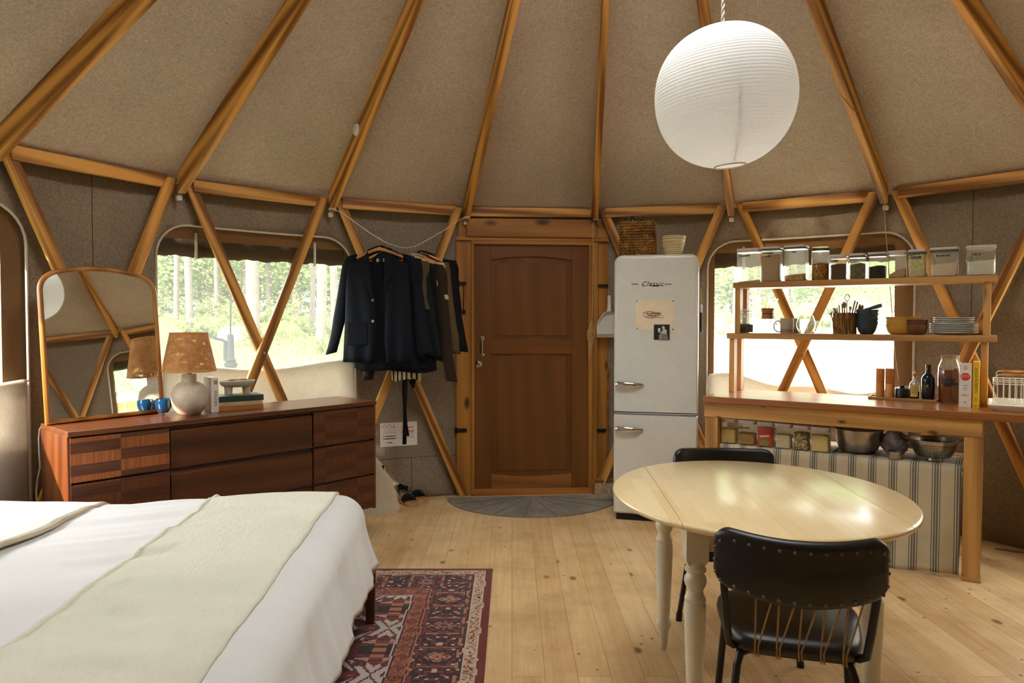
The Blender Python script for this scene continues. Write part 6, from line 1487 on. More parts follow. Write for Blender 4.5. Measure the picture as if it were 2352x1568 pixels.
# round jar of granola between the boxes
s0, zt = kpx(1860.5, 566, NF); s1, _ = kpx(1902, 566, NF); w = (s1 - s0) / 2; h = kpx(1881, 566, NF)[1] - uz1
j = thing('granola_jar', 'round clear jar half full of granola, fourth on the top shelf', 'jar', kp((s0 + s1) / 2, NF + w, uz1), krz)
MB().lathe([(0, 0), (w * 0.9, 0), (w, 0.006), (w, h * 0.86), (w * 0.92, h * 0.89)], 32).build('glass_body', MT['clear_plastic'], j, smooth=50); MB().lathe([(0, 0.004), (w * 0.92, 0.004), (w * 0.93, h * 0.5), (w * 0.5, h * 0.53), (0, h * 0.51)], 32).build('contents', G['granola'], j, smooth=50)
MT['smoke_lid'] = clear('smoky_lid', (0.45, 0.44, 0.36, 1), 0.12, 0.1, 0.6)
MB().lathe([(0, h * 0.88), (w * 0.97, h * 0.88), (w * 0.97, h), (0, h)], 32).build('lid', MT['smoke_lid'], j, smooth=40)
low_row = [(1652, 1690, 960.5, 1014.5, 'grain', 0.66, None, 'clear box of golden grain, leftmost under the worktop'), (1693, 1734, 964.5, 1021.5, 'brown', 0.52, [(0.06, 0.70, 0.80)], 'clear box with brown sugar and a black label, second under the worktop'),
           (1736.5, 1776, 968.5, 1027.5, 'packet', 0.86, None, 'clear box holding a red packet, third under the worktop'), (1778, 1817, 972.5, 1033, 'pale', 0.62, None, 'clear box of pale grain, fourth under the worktop'),
           (1820, 1858, 977, 1038, 'seeds', 0.80, None, 'clear box of speckled seeds, fifth under the worktop'), (1860, 1905, 981, 1042.5, 'couscous', 0.76, None, 'clear box of yellow couscous, last before the big steel bowl')]
SHZ = 0.594
CLZ = SHZ + 0.005                                                    # the cloths lie on the lower shelf
for u0, u1, vt, vb, c, fl, tp, lb in low_row:
    nf = 0.075; s0, _ = kpx(u0, vt, nf); s1, _ = kpx(u1, vt, nf); _, zt = kpx((u0 + u1) / 2, vt, nf)
    food_box(lb, s0, s1, nf, CLZ, min(zt - CLZ, 0.165), 0.10, c, fl, 0, tp, 0.0, 'food boxes under the worktop')

# ------------------------------------------------------------------ striped cloths hung from the lower shelf
t = NT('ticking_stripes'); v = t.coords(rnd=False); sx = t.N('SeparateXYZ'); t.L(v, sx.inputs[0]); fr_ = t.math('FRACT', t.math('DIVIDE', sx.outputs['X'], 0.104))
dk_, lt_ = (1, 1, 1), (0, 0, 0); st_ = [(0.0, lt_)]
for a, b in ((0.10, 0.145), (0.20, 0.285), (0.315, 0.40), (0.455, 0.50)): st_ += [(a, dk_), (b, lt_)]
rp = t.ramp(fr_, *st_, interp='CONSTANT'); n1 = t.noise(v, 320, 2, 0.7); n2 = t.noise(v, 3, 3, 0.6)
cl_ = t.ramp(n2, (0.3, S(176, 162, 132)), (0.7, S(196, 182, 152))); c = t.mix(t.math('MULTIPLY', rp, t.math('MULTIPLY_ADD', n1, 0.5, 0.55)), cl_, S(62, 68, 72)); t.bump(n1, 0.3, 0.002)
MT['ticking'] = t.set(c, 0.95, 0, 0.1)
def hung_cloth(label, s0, s1, zb, n0, ph):
    ns, pts = 60, []
    rows = []
    for i in range(ns + 1):
        q = i / ns; s = s0 + (s1 - s0) * q; row = []
        for k in range(7): row.append((s, 0.40 - (0.40 - n0 - 0.02) * k / 6, SHZ + 0.0025))
        row.append((s, n0 + 0.006, SHZ + 0.001))
        for k in range(1, 23):
            w = k / 22; z = SHZ - 0.004 - (SHZ - 0.004 - zb - 0.012 * sin(q * 7 + ph)) * w
            y = n0 - 0.010 * w - 0.020 * w ** 2 * (0.6 + sin(q * 8.5 + ph) + 0.5 * sin(q * 19 + ph * 2)) - 0.003 * sin(q * 31)
            row.append((s + 0.012 * w * w * sin(q * 8.5 + ph + 1.2), min(y, 0.058), z))
        rows.append(row)
    o = MB().grid(rows).build('striped_cloth', MT['ticking'], loc=KO, rot=(0, 0, krz), smooth=80, solid=0.002)
    return tag(o, label, 'cloth', 'striped cloths under the worktop')
hung_cloth('left striped ticking cloth hung under the worktop, partly behind the table', 0.094, 0.755, 0.03, 0.050, 0.4); hung_cloth('right striped ticking cloth hung under the worktop beside the right leg', 0.745, 1.396, 0.012, 0.046, 2.0)

# ------------------------------------------------------------------ bowls and cup on the lower shelf
s0, zt = kpx(1917, 987, 0.26); s1, _ = kpx(2031, 990, 0.26); r = (s1 - s0) / 2
def open_bowl(name, label, cat, loc, r, h, rb, mat, rim=0.004, th=0.003, group=None, foot=0.0, curve=0.55, n=48, wob=None):
    o = thing(name, label, cat, loc, krz, group)
    pr = [(0, foot), (rb * 0.6, foot), (rb, foot)] if not foot else [(0, 0.002), (rb * 0.62, 0.002), (rb * 0.66, 0), (rb * 0.7, 0.0), (rb * 0.68, foot), (rb, foot + 0.003)]
    for k in range(1, 10): q = k / 9; pr.append((rb + (r - rb) * q ** curve, foot + (h - foot) * q ** 1.15))
    pr += [(r + rim, h), (r + rim, h + 0.003), (r - th, h + 0.002)]
    for k in range(8, 0, -1): q = k / 9; pr.append((rb + (r - rb) * q ** curve - th, foot + th + (h - foot - th) * q ** 1.15))
    pr += [(rb * 0.6, foot + th), (0, foot + th)]
    MB().lathe(pr, n, wob=wob).build('bowl', mat, o, smooth=55); return o
big = open_bowl('mixing_bowl', 'big brushed steel mixing bowl under the worktop', 'bowl', kp((s0 + s1) / 2, 0.24, CLZ), r, 0.135, r * 0.62, MT['steel'], 0.006, curve=0.5)
s0, zt = kpx(2088, 1005, 0.22); s1, _ = kpx(2204, 1008, 0.22); r = (s1 - s0) / 2
t = NT('pierced_steel'); v = t.coords(rnd=False); sx = t.N('SeparateXYZ'); t.L(v, sx.inputs[0]); an = t.math('ARCTAN2', sx.outputs['Y'], sx.outputs['X'])
a1 = t.math('FRACT', t.math('MULTIPLY', an, 76 / (2 * PI))); z1_ = t.math('FRACT', t.math('MULTIPLY', sx.outputs['Z'], 82.0))
hole = t.math('MULTIPLY', t.math('LESS_THAN', t.math('ABSOLUTE', t.math('SUBTRACT', a1, 0.5)), 0.22), t.math('LESS_THAN', t.math('ABSOLUTE', t.math('SUBTRACT', z1_, 0.5)), 0.34))
band = t.math('MULTIPLY', t.math('GREATER_THAN', sx.outputs['Z'], 0.022), t.math('LESS_THAN', sx.outputs['Z'], 0.098))
MT['pierced'] = t.set(t.mix(t.math('MULTIPLY', hole, band), S(176, 172, 166), S(24, 22, 20)), 0.3, 1.0)
co_ = open_bowl('colander', 'pierced steel colander under the worktop beside the right leg', 'colander', kp((s0 + s1) / 2, 0.20, CLZ), r, 0.115, r * 0.5, MT['pierced'], 0.006, foot=0.012, curve=0.5)
for s in (-1, 1): MB().tube([(s * r * 0.98, -0.045, 0.112), (s * (r + 0.026), -0.032, 0.122), (s * (r + 0.032), 0, 0.124), (s * (r + 0.026), 0.032, 0.122), (s * r * 0.98, 0.045, 0.112)], 0.0035, 8).build('handle', MT['steel'], co_, smooth=60)
s0, _ = kpx(2039, 1050, 0.10); s1, _ = kpx(2071, 1050, 0.10); r = (s1 - s0) / 2
fc = thing('steel_cup', 'small ribbed steel measuring cup between the bowl and the colander', 'cup', kp((s0 + s1) / 2, 0.10, CLZ), krz)
MB().lathe([(0, 0), (r * 0.94, 0), (r, 0.004), (r, 0.044), (r * 1.05, 0.046), (r * 0.96, 0.046), (r * 0.94, 0.006), (0, 0.005)], 40, wob=lambda a, z: 1 + 0.012 * sin(20 * a)).build('cup_body', MT['steel'], fc, smooth=50)
MT['film'] = clear('crumpled_film', (0.86, 0.86, 0.84, 1), 0.25, 0.15, 0.8); MT['grey_film'] = plain('grey_purple_bag', S(150, 140, 146), 0.4, var=0.25, nscale=30)
sb_, zz_ = kpx(2052, 1015, 0.20); bgm = MB(); rnd = random.Random(4); rows = []
for i in range(13):
    q = i / 12; rr = 0.065 * sin(PI * (0.12 + 0.80 * q)) ** 0.7
    rows.append([(rr * cos(a) * (1 + 0.20 * sin(5 * a + 9 * q) + 0.10 * sin(11 * a - 14 * q)), rr * 0.8 * sin(a) * (1 + 0.18 * cos(4 * a + 7 * q)), 0.145 * q) for a in [2 * PI * k / 36 for k in range(36)]])
mb = MB().grid(rows, False, True); mb.f += [tuple(range(35, -1, -1)), tuple(range(len(mb.v) - 36, len(mb.v)))]; mb.mi += [0, 0]
pbg = thing('plastic_bag', 'crumpled greyish plastic bag between the steel bowl and the colander', 'bag', kp(sb_, 0.24, CLZ), krz); mb.build('bag_film', MT['grey_film'], pbg, smooth=12)

# ------------------------------------------------------------------ dishes on the middle shelf
MZ = mz1 + 0.0005
def mid(u0, u1, n): a = kpx(u0, 760, n)[0]; b = kpx(u1, 760, n)[0]; return (a + b) / 2, (b - a) / 2
def mh(u, v, n): return kpx(u, v, n)[1] - mz1
s, r = mid(1691.5, 1731, 0.41); h = mh(1710, 709.5, 0.41)
cj = thing('clip_jar', 'clip-top glass jar with dark coffee at the left end of the middle shelf', 'jar', kp(s, 0.41, MZ), krz)
MB().lathe([(0, 0), (r * 0.9, 0), (r, 0.008), (r, h * 0.60), (r * 0.96, h * 0.68), (r * 0.80, h * 0.77), (r * 0.80, h * 0.84)], 36).build('glass_body', MT['glass'], cj, smooth=55)
MB().lathe([(0, 0.005), (r * 0.9, 0.006), (r * 0.92, h * 0.34), (r * 0.5, h * 0.39), (0, h * 0.37)], 32).build('contents', G['coffee'], cj, smooth=40)
MB().lathe([(0, h * 0.86), (r * 0.84, h * 0.86), (r * 0.86, h * 0.93), (r * 0.80, h * 0.985), (0, h)], 36).build('glass_lid', MT['glass'], cj, smooth=50)
cw_ = MB()
for z in (0.80, 0.91): cw_.tube([(r * 0.87 * cos(2 * PI * k / 32), r * 0.87 * sin(2 * PI * k / 32), h * z) for k in range(32)], 0.0016, 6, closed=True)
cw_.tube([(r * 0.75, -r * 0.5, h * 0.92), (r * 0.95, -r * 0.62, h * 0.86), (r * 0.72, -r * 0.74, h * 0.74), (r * 0.86, -r * 0.70, h * 0.56), (r * 0.92, -r * 0.60, h * 0.74), (r * 0.80, -r * 0.52, h * 0.82)], 0.0016, 6).build('wire_clip', MT['steel'], cj, smooth=60)
s, r = mid(1737, 1787, 0.42); h = mh(1762, 686.5, 0.42)
cx_ = thing('coffee_maker', 'hourglass glass coffee maker with a wooden collar on the middle shelf', 'coffee maker', kp(s, 0.43, MZ), krz)
rn = r * 0.42
MB().lathe([(0, 0), (r * 0.96, 0.002)] + [(p.x, p.z) for p in smooth_pts([(r, 0, 0.010), (r * 0.86, 0, h * 0.18), (rn * 1.2, 0, h * 0.44), (rn, 0, h * 0.55), (rn * 1.15, 0, h * 0.66), (r * 0.95, 0, h)])], 40).build('glass_body', MT['glass'], cx_, smooth=60)
MT['collar'] = wood('collar_wood', S(128, 78, 34), S(170, 112, 56), 'Z', 0.45)
rc = kpx(1775.6, 715, 0.40)[0] - kpx(1747.5, 715, 0.40)[0]
MB().lathe([(rc * 0.45, h * 0.42), (rc * 0.52, h * 0.43), (rc * 0.47, h * 0.52), (rc * 0.45, h * 0.57), (rc * 0.47, h * 0.62), (rc * 0.55, h * 0.725), (rc * 0.50, h * 0.73), (rc * 0.40, h * 0.57), (rc * 0.45, h * 0.42)], 32).build('wooden_collar', MT['collar'], cx_, smooth=50)
tie = MB().tube([(rc * 0.47 * cos(2 * PI * k / 24), rc * 0.47 * sin(2 * PI * k / 24), h * 0.575) for k in range(24)], 0.0022, 6, closed=True)
tie.tube([(rc * 0.30, -rc * 0.38, h * 0.575), (rc * 0.42, -rc * 0.48, h * 0.50), (rc * 0.38, -rc * 0.5, h * 0.34)], 0.0018, 6).tube([(rc * 0.30, -rc * 0.38, h * 0.575), (rc * 0.56, -rc * 0.46, h * 0.58), (rc * 0.72, -rc * 0.46, h * 0.40), (rc * 0.82, -rc * 0.46, h * 0.28)], 0.0018, 6).ball((rc * 0.82, -rc * 0.46, h * 0.27), 0.005, 10, 8).ball((rc * 0.38, -rc * 0.5, h * 0.34), 0.004, 10, 8)
tie.build('leather_tie', MT['tortoise'], cx_, smooth=60)
t = NT('striped_stoneware'); v = t.coords(rnd=False); sx = t.N('SeparateXYZ'); t.L(v, sx.inputs[0])
rp = t.ramp(t.math('MULTIPLY', sx.outputs['Z'], 10.0), (0.0, (0, 0, 0)), (0.09, (1, 1, 1)), (0.12, (0, 0, 0)), (0.16, (1, 1, 1)), (0.19, (0, 0, 0)), (0.23, (1, 1, 1)), (0.26, (0, 0, 0)), interp='CONSTANT')
MT['mug'] = t.set(t.mix(rp, S(168, 156, 132), S(104, 68, 44)), 0.45, 0, 0.4)
def mug(label, u0, u1, n, handle):
    s, r = mid(u0, u1, n); h = mh((u0 + u1) / 2, 731, n) * (1 if n < 0.43 else 0.98); m = thing('mug', label, 'mug', kp(s, n, MZ), krz, 'striped mugs')
    MB().lathe([(0, 0), (r * 0.94, 0), (r, 0.004), (r, h), (r * 0.96, h + 0.001), (r * 0.90, h - 0.004), (r * 0.90, 0.008), (0, 0.007)], 36).build('cup_body', MT['mug'], m, smooth=50)
    if handle: MB().tube(smooth_pts([(-r * 0.95, 0, h * 0.78), (-r * 1.5, 0, h * 0.82), (-r * 1.95, 0, h * 0.60), (-r * 1.85, 0, h * 0.26), (-r * 1.3, 0, h * 0.10), (-r * 0.95, 0, h * 0.12)]), 0.0042, 8).build('handle', MT['mug'], m, smooth=70)
mug('striped stoneware mug with its handle to the left on the middle shelf', 1792, 1822.5, 0.39, True); mug('striped stoneware mug tucked behind the other mug', 1808, 1837, 0.48, False)
s, r = mid(1828.5, 1873, 0.40); h = mh(1850, 724.5, 0.40)
rg = thing('round_glass', 'round clear stemless glass on the middle shelf right of the mugs', 'glass', kp(s, 0.405, MZ), krz)
MB().lathe([(0, 0.0)] + [(p.x, p.z) for p in smooth_pts([(r * 0.35, 0, 0.0), (r * 0.75, 0, h * 0.12), (r * 0.98, 0, h * 0.38), (r * 0.97, 0, h * 0.62), (r * 0.72, 0, h)])] + [(p.x, p.z) for p in smooth_pts([(r * 0.69, 0, h), (r * 0.935, 0, h * 0.62), (r * 0.945, 0, h * 0.39), (r * 0.7, 0, h * 0.15)])] + [(0, 0.012)], 40).build('glass_body', MT['glass'], rg, smooth=60)
for k, (u0, u1, lb, n) in enumerate(((1868, 1886, 'left fluted clear tumbler beside the bark pot', 0.43), (1886.5, 1905, 'right fluted clear tumbler beside the bark pot', 0.42))):
    s, r = mid(u0 - 3, u1 + 3, n); r *= 0.92; h = mh(u0, 736.5, n); o = thing('tumbler', lb, 'glass', kp(s + 0.003 * k, n + 0.06 * (1 - k), MZ), krz, 'fluted tumblers')
    MB().lathe([(0, 0), (r * 0.92, 0), (r, 0.006), (r, h), (r * 0.93, h), (r * 0.90, 0.012), (0, 0.010)], 64, wob=lambda a, z: 1 + 0.05 * abs(sin(8 * a))).build('glass_body', MT['glass'], o, smooth=40)
s, r = mid(1913.5, 1966, 0.41); h = mh(1935, 718.5, 0.41)
t = NT('tree_bark'); v = t.coords((26, 26, 5), rnd=False); n1 = t.noise(v, 2.6, 5, 0.7, 0.6); t.bump(n1, 1.0, 0.02)
MT['bark'] = t.set(t.ramp(n1, (0.36, S(66, 42, 22)), (0.50, S(140, 98, 54)), (0.66, S(190, 144, 88))), 0.9, 0, 0.2)
bp_ = thing('bark_pot', 'bark-covered pot crowded with cutlery on the middle shelf', 'pot', kp(s, 0.415, MZ), krz)
mb = MB(); rows = []
for i in range(9):
    q = i / 8; rows.append([(r * (0.99 + 0.035 * sin(17 * a + 3 * q) + 0.03 * sin(31 * a - 2 * q)) * cos(a), r * (0.99 + 0.035 * sin(17 * a + 3 * q) + 0.03 * sin(31 * a - 2 * q)) * sin(a), h * q) for a in [2 * PI * k / 120 for k in range(120)]])
rows.append([(r * 0.86 * cos(2 * PI * k / 120), r * 0.86 * sin(2 * PI * k / 120), h * 0.99) for k in range(120)]); rows.append([(r * 0.84 * cos(2 * PI * k / 120), r * 0.84 * sin(2 * PI * k / 120), 0.01) for k in range(120)])
mb.grid(rows, False, True); mb.f += [tuple(range(119, -1, -1)), tuple(range(len(mb.v) - 120, len(mb.v)))]; mb.mi += [0, 0]; mb.build('bark_wall', MT['bark'], bp_, smooth=50)
PX, PY = s, 0.415
MT['handle_wood'] = wood('cutlery_handle_wood', S(110, 66, 36), S(168, 108, 64), 'Z', 0.4)
MT['silver'] = plain('cutlery_steel', S(186, 180, 170), 0.22, 1.0)
def cutlery(kind, label, u, v, x0, y0, n=0.40):
    st, zt = kpx(u, v, n); b = kp(PX + x0, PY + y0, MZ + 0.02); tp = kp(st, n + (y0 * 1.4), zt); dv_ = tp - b; L = dv_.length
    o = bpy.data.objects.new(kind, None); COL.objects.link(o); tag(o, label, 'cutlery' if kind != 'scissors' else 'scissors', 'cutlery in the bark pot' if kind != 'scissors' else None)
    m, _ = frame_x(b, tp, KY); mm = m @ Matrix(((0, 0, 1, 0), (1, 0, 0, 0), (0, 1, 0, 0), (0, 0, 0, 1))); o.matrix_world = mm
    z = lambda q: L * q
    if kind == 'fork':
        MB().tube([(0, 0, 0), (0, 0, z(0.7))], 0.0035, 8).build('handle', MT['handle_wood'], o)
        f = MB().prism([(-0.003, z(0.68)), (0.003, z(0.68)), (0.010, z(0.82)), (-0.010, z(0.82))], -0.001, 0.001, RX(PI / 2))
        for x in (-0.0085, -0.003, 0.003, 0.0085): f.box(x - 0.0012, x + 0.0012, -0.001, 0.001, z(0.81), L)
        f.build('head', MT['silver'], o)
    elif kind == 'spoon':
        MB().tube([(0, 0, 0), (0, 0, z(0.78))], 0.0032, 8).build('handle', MT['silver'], o); MB().ball((0, 0, z(0.88)), 0.022, 16, 10, (0.62, 0.2, 1.0)).build('head', MT['silver'], o, smooth=70)
    elif kind == 'scissors':
        MB().tube([(0.013 * cos(q), 0, L - 0.020 + 0.020 * sin(q)) for q in [2 * PI * k / 24 for k in range(24)]], 0.0024, 8, closed=True).build('finger_loop', MT['brass'], o, smooth=70)
        MB().tube([(0, 0, 0), (0, 0, L - 0.039)], 0.0028, 8).build('blade', MT['brass'], o)
    else:
        MB().tube([(0, 0, 0), (0, 0, z(0.45)), (0, 0, L)], [0.0035, 0.005, 0.0065], 10, flat=0.7).build('handle', MT['handle_wood'] if kind == 'table_knife' else MT['silver'], o, smooth=50)
cut = [('table_fork', 'fork', 'leftmost fork leaning far out of the bark pot', 1905, 709, -0.05, 0.0), ('s', 'spoon', 'small spoon leaning left in the bark pot', 1914, 708, -0.04, 0.02), ('k', 'butter_knife', 'steel handle leaning left in the bark pot', 1922, 706, -0.03, 0.01), ('k', 'butter_knife', 'steel handle left of the middle in the bark pot', 1928, 700, -0.02, -0.01),
       ('k', 'table_knife', 'short wooden handle near the middle of the bark pot', 1933, 697, -0.01, 0.015), ('s', 'spoon', 'tall spoon behind the scissors in the bark pot', 1937, 692, 0.0, 0.02), ('k', 'butter_knife', 'steel handle just left of the scissors loop', 1941, 706, 0.0, -0.012), ('x', 'scissors', 'scissors standing with their loop highest above the bark pot', 1946, 676, 0.008, 0.0),
       ('f', 'fork', 'fork with its tines up right of the scissors', 1955, 692, 0.018, 0.0), ('k', 'table_knife', 'wooden-handled knife leaning right, first of the three', 1965, 690, 0.022, -0.01), ('k', 'table_knife', 'wooden-handled knife leaning right, middle of the three', 1970, 692.5, 0.03, 0.0), ('k', 'table_knife', 'wooden-handled knife leaning right, last of the three', 1974, 698, 0.038, 0.012), ('s', 'spoon', 'rightmost spoon over the rim of the blue bowls', 1979, 700, 0.045, 0.02)]
for _, kd, lb, u, v, x0, y0 in cut: cutlery(kd, lb, u, v, x0, y0)
MT['blue_bowl'] = plain('slate_blue_glaze', S(44, 62, 72), 0.3, var=0.12, nscale=40, bump=0.3); MT['yellow_bowl'] = plain('mustard_glaze', S(190, 146, 62), 0.35, var=0.05); MT['dark_wood'] = wood('dark_bowl_wood', S(70, 40, 22), S(124, 78, 44), 'X', 0.4); MT['plate'] = plain('grey_white_glaze', S(196, 198, 192), 0.25, var=0.02)
s, r = mid(1963.5, 2018.5, 0.42); names = ('bottom', 'second', 'third', 'top'); hb_ = mh(1990, 712, 0.42)
for k in range(4):
    open_bowl('blue_bowl', '%s slate blue bowl of the stack of four on the middle shelf' % ('lowest' if k == 0 else 'topmost' if k == 3 else names[k] + ' from below'), 'bowl', kp(s, 0.42, MZ + k * hb_ * 0.165), r - 0.003, hb_ * 0.50, r * 0.50, MT['blue_bowl'], 0.003, 0.005, 'slate blue bowls', curve=0.62)
pz_ = hb_ * 0.165 * 3 + hb_ * 0.5
pst = thing('dark_pestle', 'dark blue rounded pestle lying on the stack of blue bowls', 'pestle', kp(s + 0.02, 0.42, MZ + pz_ + 0.010), krz)
MB().tube([(-0.045, 0, -0.012), (0.0, 0.0, 0.002), (0.03, 0, 0.010), (0.055, 0, 0.018), (0.06, 0, 0.019)], [0.008, 0.009, 0.012, 0.012, 0.009], 14).build('shaft', MT['blue_bowl'], pst, smooth=60)
s, r = mid(2031, 2114.5, 0.44); hb_ = mh(2072, 728.5, 0.44)
for k, lb in enumerate(('lowest of three mustard yellow bowls on the middle shelf', 'middle one of three mustard yellow bowls on the middle shelf', 'topmost of three mustard yellow bowls on the middle shelf')):
    open_bowl('yellow_bowl', lb, 'bowl', kp(s, 0.445, MZ + k * hb_ * 0.23), r - 0.002, hb_ * 0.54, r * 0.60, MT['yellow_bowl'], 0.001, 0.004, 'mustard yellow bowls', curve=0.5)
s, r = mid(2081, 2132.5, 0.385); hb_ = mh(2105, 734.5, 0.385)
for k, lb in enumerate(('lower dark wooden bowl in front of the yellow bowls', 'upper dark wooden bowl in front of the yellow bowls')):
    open_bowl('wooden_bowl', lb, 'bowl', kp(s, 0.375, MZ + k * hb_ * 0.36), r - 0.001, hb_ * 0.62, r * 0.62, MT['dark_wood'], 0.0, 0.005, 'dark wooden bowls', curve=0.5)
s, rL = mid(2134, 2248, 0.45); _, rS = mid(2142, 2238, 0.45); hp = mh(2190, 729.5, 0.45); pn = ('lowest', 'second from below', 'third from below', 'fourth from below', 'fifth from below', 'sixth from below', 'seventh from below', 'topmost')
for k in range(8):
    r = rL if k < 5 else rS; o = thing('plate', 'pale grey dinner plate, %s in the stack on the middle shelf' % pn[k], 'plate', kp(s, 0.455, MZ + k * hp * 0.118), krz, 'pale grey plates'); h = 0.019
    MB().lathe([(0, 0), (r * 0.60, 0), (r * 0.72, 0.003), (r, h - 0.003), (r, h), (r * 0.96, h), (r * 0.68, 0.0065), (0, 0.005)], 48).build('plate_body', MT['plate'], o, smooth=40)

# ------------------------------------------------------------------ things on the worktop
def wp(u, v): s, n = ktop(u, v); return s, n
ta, tn = wp(2003, 911); tb_, tn2 = wp(2150, 924.5)
tsn = thing('wooden_tray', 'slim wooden tray carrying mills and bottles on the worktop', 'tray', kp(ta, min(tn, tn2) + 0.01, KZ), krz)
tL = tb_ - ta; tD = 0.13
bx('tray_base', MT['shelf_wood'], tsn, 0, tL, -0.01, tD, 0, 0.007, 0.002)
for y0, y1 in ((-0.012, -0.004), (tD - 0.006, tD + 0.002)): bx('rim', MT['shelf_wood'], tsn, -0.002, tL + 0.002, y0, y1, 0.0, 0.016, 0.002)
for x0, x1 in ((-0.004, 0.004), (tL - 0.004, tL + 0.004)): bx('rim', MT['shelf_wood'], tsn, x0, x1, -0.012, tD + 0.002, 0.0, 0.016, 0.002)
TN = min(tn, tn2) + 0.01; KT = KZ + 0.0075
MT['mill'] = wood('mill_wood', S(164, 98, 40), S(214, 150, 78), 'Z', 0.45, 1.2)
for (u0, u1, lb) in ((2011.5, 2032, 'left one of two tall wooden mills on the tray'), (2033, 2055, 'right one of two tall wooden mills on the tray')):
    n = TN + 0.035; s0 = kpx(u0, 880, n)[0]; s1 = kpx(u1, 880, n)[0]; r = (s1 - s0) / 2; zt = kpx(u0, 845.5, n)[1]; h = zt - KT; zm = h * 0.49
    o = thing('wooden_mill', lb, 'mill', kp((s0 + s1) / 2, n, KT), krz, 'wooden mills')
    MB().lathe([(0, 0), (r * 0.97, 0), (r, 0.003), (r, zm - 0.002), (r * 0.96, zm), (0, zm)], 32).build('mill_body', MT['mill'], o, smooth=35); MB().lathe([(0, zm + 0.0005), (r * 0.96, zm + 0.0005), (r, zm + 0.003), (r, h - 0.003), (r * 0.96, h), (0, h)], 32).build('mill_top', MT['mill'], o, smooth=35)
n = TN + 0.045; s0 = kpx(2056, 900, n)[0]; s1 = kpx(2088, 900, n)[0]; r = (s1 - s0) / 2; h = kpx(2070, 892, n)[1] - KT
sp_ = thing('salt_pot', 'low black pot with a knob lid on the tray', 'pot', kp((s0 + s1) / 2, n, KT), krz)
MT['black_glaze'] = plain('black_glaze', S(24, 24, 24), 0.35)
MB().lathe([(0, 0), (r * 0.96, 0), (r, 0.005), (r, h * 0.9), (r * 0.94, h), (0, h)], 32).build('pot_body', MT['black_glaze'], sp_, smooth=45); MB().lathe([(0, h + 0.0005), (r * 0.6, h + 0.0005), (r * 0.5, h + 0.006), (r * 0.28, h + 0.008), (r * 0.42, h + 0.02), (0, h + 0.021)], 28).build('knob_lid', MT['black_glaze'], sp_, smooth=45)
MB().tube([(r * 0.3, -r * 0.5, h * 1.0), (r * 0.5, -r * 0.62, h + 0.02), (r * 0.75, -r * 0.62, h + 0.004), (r * 1.05, -r * 0.6, h + 0.004)], 0.0018, 6).build('wire', MT['steel'], sp_)
n = TN + 0.05; s0 = kpx(2088, 900, n)[0]; s1 = kpx(2113, 900, n)[0]; r = (s1 - s0) / 2; h = kpx(2100, 852, n)[1] - KT
ob = thing('oil_bottle', 'clear bottle of dark oil with a yellow label and wooden stopper on the tray', 'bottle', kp((s0 + s1) / 2, n, KT), krz)
MB().lathe([(0, 0), (r * 0.95, 0), (r, 0.006), (r, h * 0.50), (r * 0.8, h * 0.60), (r * 0.32, h * 0.68), (r * 0.30, h * 0.80), (r * 0.42, h * 0.80), (r * 0.42, h * 0.84)], 32).build('glass_body', MT['glass'], ob, smooth=55)
MB().lathe([(0, 0.004), (r * 0.92, 0.006), (r * 0.93, h * 0.28), (0, h * 0.28)], 28).build('oil', MT['dark_blue'], ob, smooth=40)
MB().lathe([(0, h * 0.78), (r * 0.26, h * 0.78), (r * 0.27, h * 0.84), (r * 0.46, h * 0.87), (r * 0.46, h * 0.93), (r * 0.2, h * 0.97), (r * 0.12, h), (0, h)], 20).build('stopper', MT['mill'], ob, smooth=50)
MT['yellow_label'] = plain('yellow_label', S(206, 170, 80), 0.6)
rows = [[(r * 1.015 * sin(a), -r * 1.015 * cos(a), z) for z in (h * 0.10, h * 0.52)] for a in [-0.75 + 1.5 * k / 10 for k in range(11)]]; lo_ = MB().grid(rows).build('label', MT['yellow_label'], ob, smooth=60)
lm_ = MB()
for k in range(4): lm_.box(-r * 0.4, r * 0.4, -r * 1.025 - 0.0004, -r * 1.02, h * (0.24 + 0.07 * k), h * (0.255 + 0.07 * k))
lm_.build('label_lines', MT['print_dark'], lo_)
n = TN + 0.04; s0 = kpx(2115.5, 900, n)[0]; s1 = kpx(2148, 900, n)[0]; r = (s1 - s0) / 2; h = kpx(2131, 836.5, n)[1] - KT
blk = thing('dark_bottle', 'black glass bottle with a small gold emblem on the tray', 'bottle', kp((s0 + s1) / 2, n, KT), krz)
MB().lathe([(0, 0), (r * 0.86, 0), (r * 0.92, 0.006), (r * 1.0, h * 0.52), (r * 0.98, h * 0.62), (r * 0.84, h * 0.68), (r * 0.46, h * 0.745), (r * 0.38, h * 0.78), (r * 0.36, h * 0.90), (r * 0.40, h * 0.905), (r * 0.40, h * 0.99), (r * 0.34, h), (0, h)], 36).build('bottle_body', MT['dark_blue'], blk, smooth=50)
MT['gold'] = plain('gold_emblem', S(196, 150, 70), 0.4, 0.5)
MB().lathe([(0, 0), (0.006, 0), (0.006, 0.0012), (0, 0.0012)], 20, T(-0.002, -r * 0.985, h * 0.41) @ RX(PI / 2)).box(-0.013, 0.011, -r * 0.985, -r * 0.965, h * 0.352, h * 0.358).build('emblem', MT['gold'], blk)
n = 0.40; s0 = kpx(2149, 900, n)[0]; s1 = kpx(2207, 900, n)[0]; r = (s1 - s0) / 2; h = kpx(2180, 816.5, n)[1] - KZ; n = wp(2180, 926)[1] + r
kj = thing('kombucha_jar', 'large glass jar of amber liquid with black label strips beside the white book', 'jar', kp((s0 + s1) / 2 + 0.004, n, KZ), krz)
t = NT('amber_liquid'); MT['amber_liquid'] = t.set(S(122, 52, 20), 0.08, 0, 0.5, Coat_Weight=0.3)
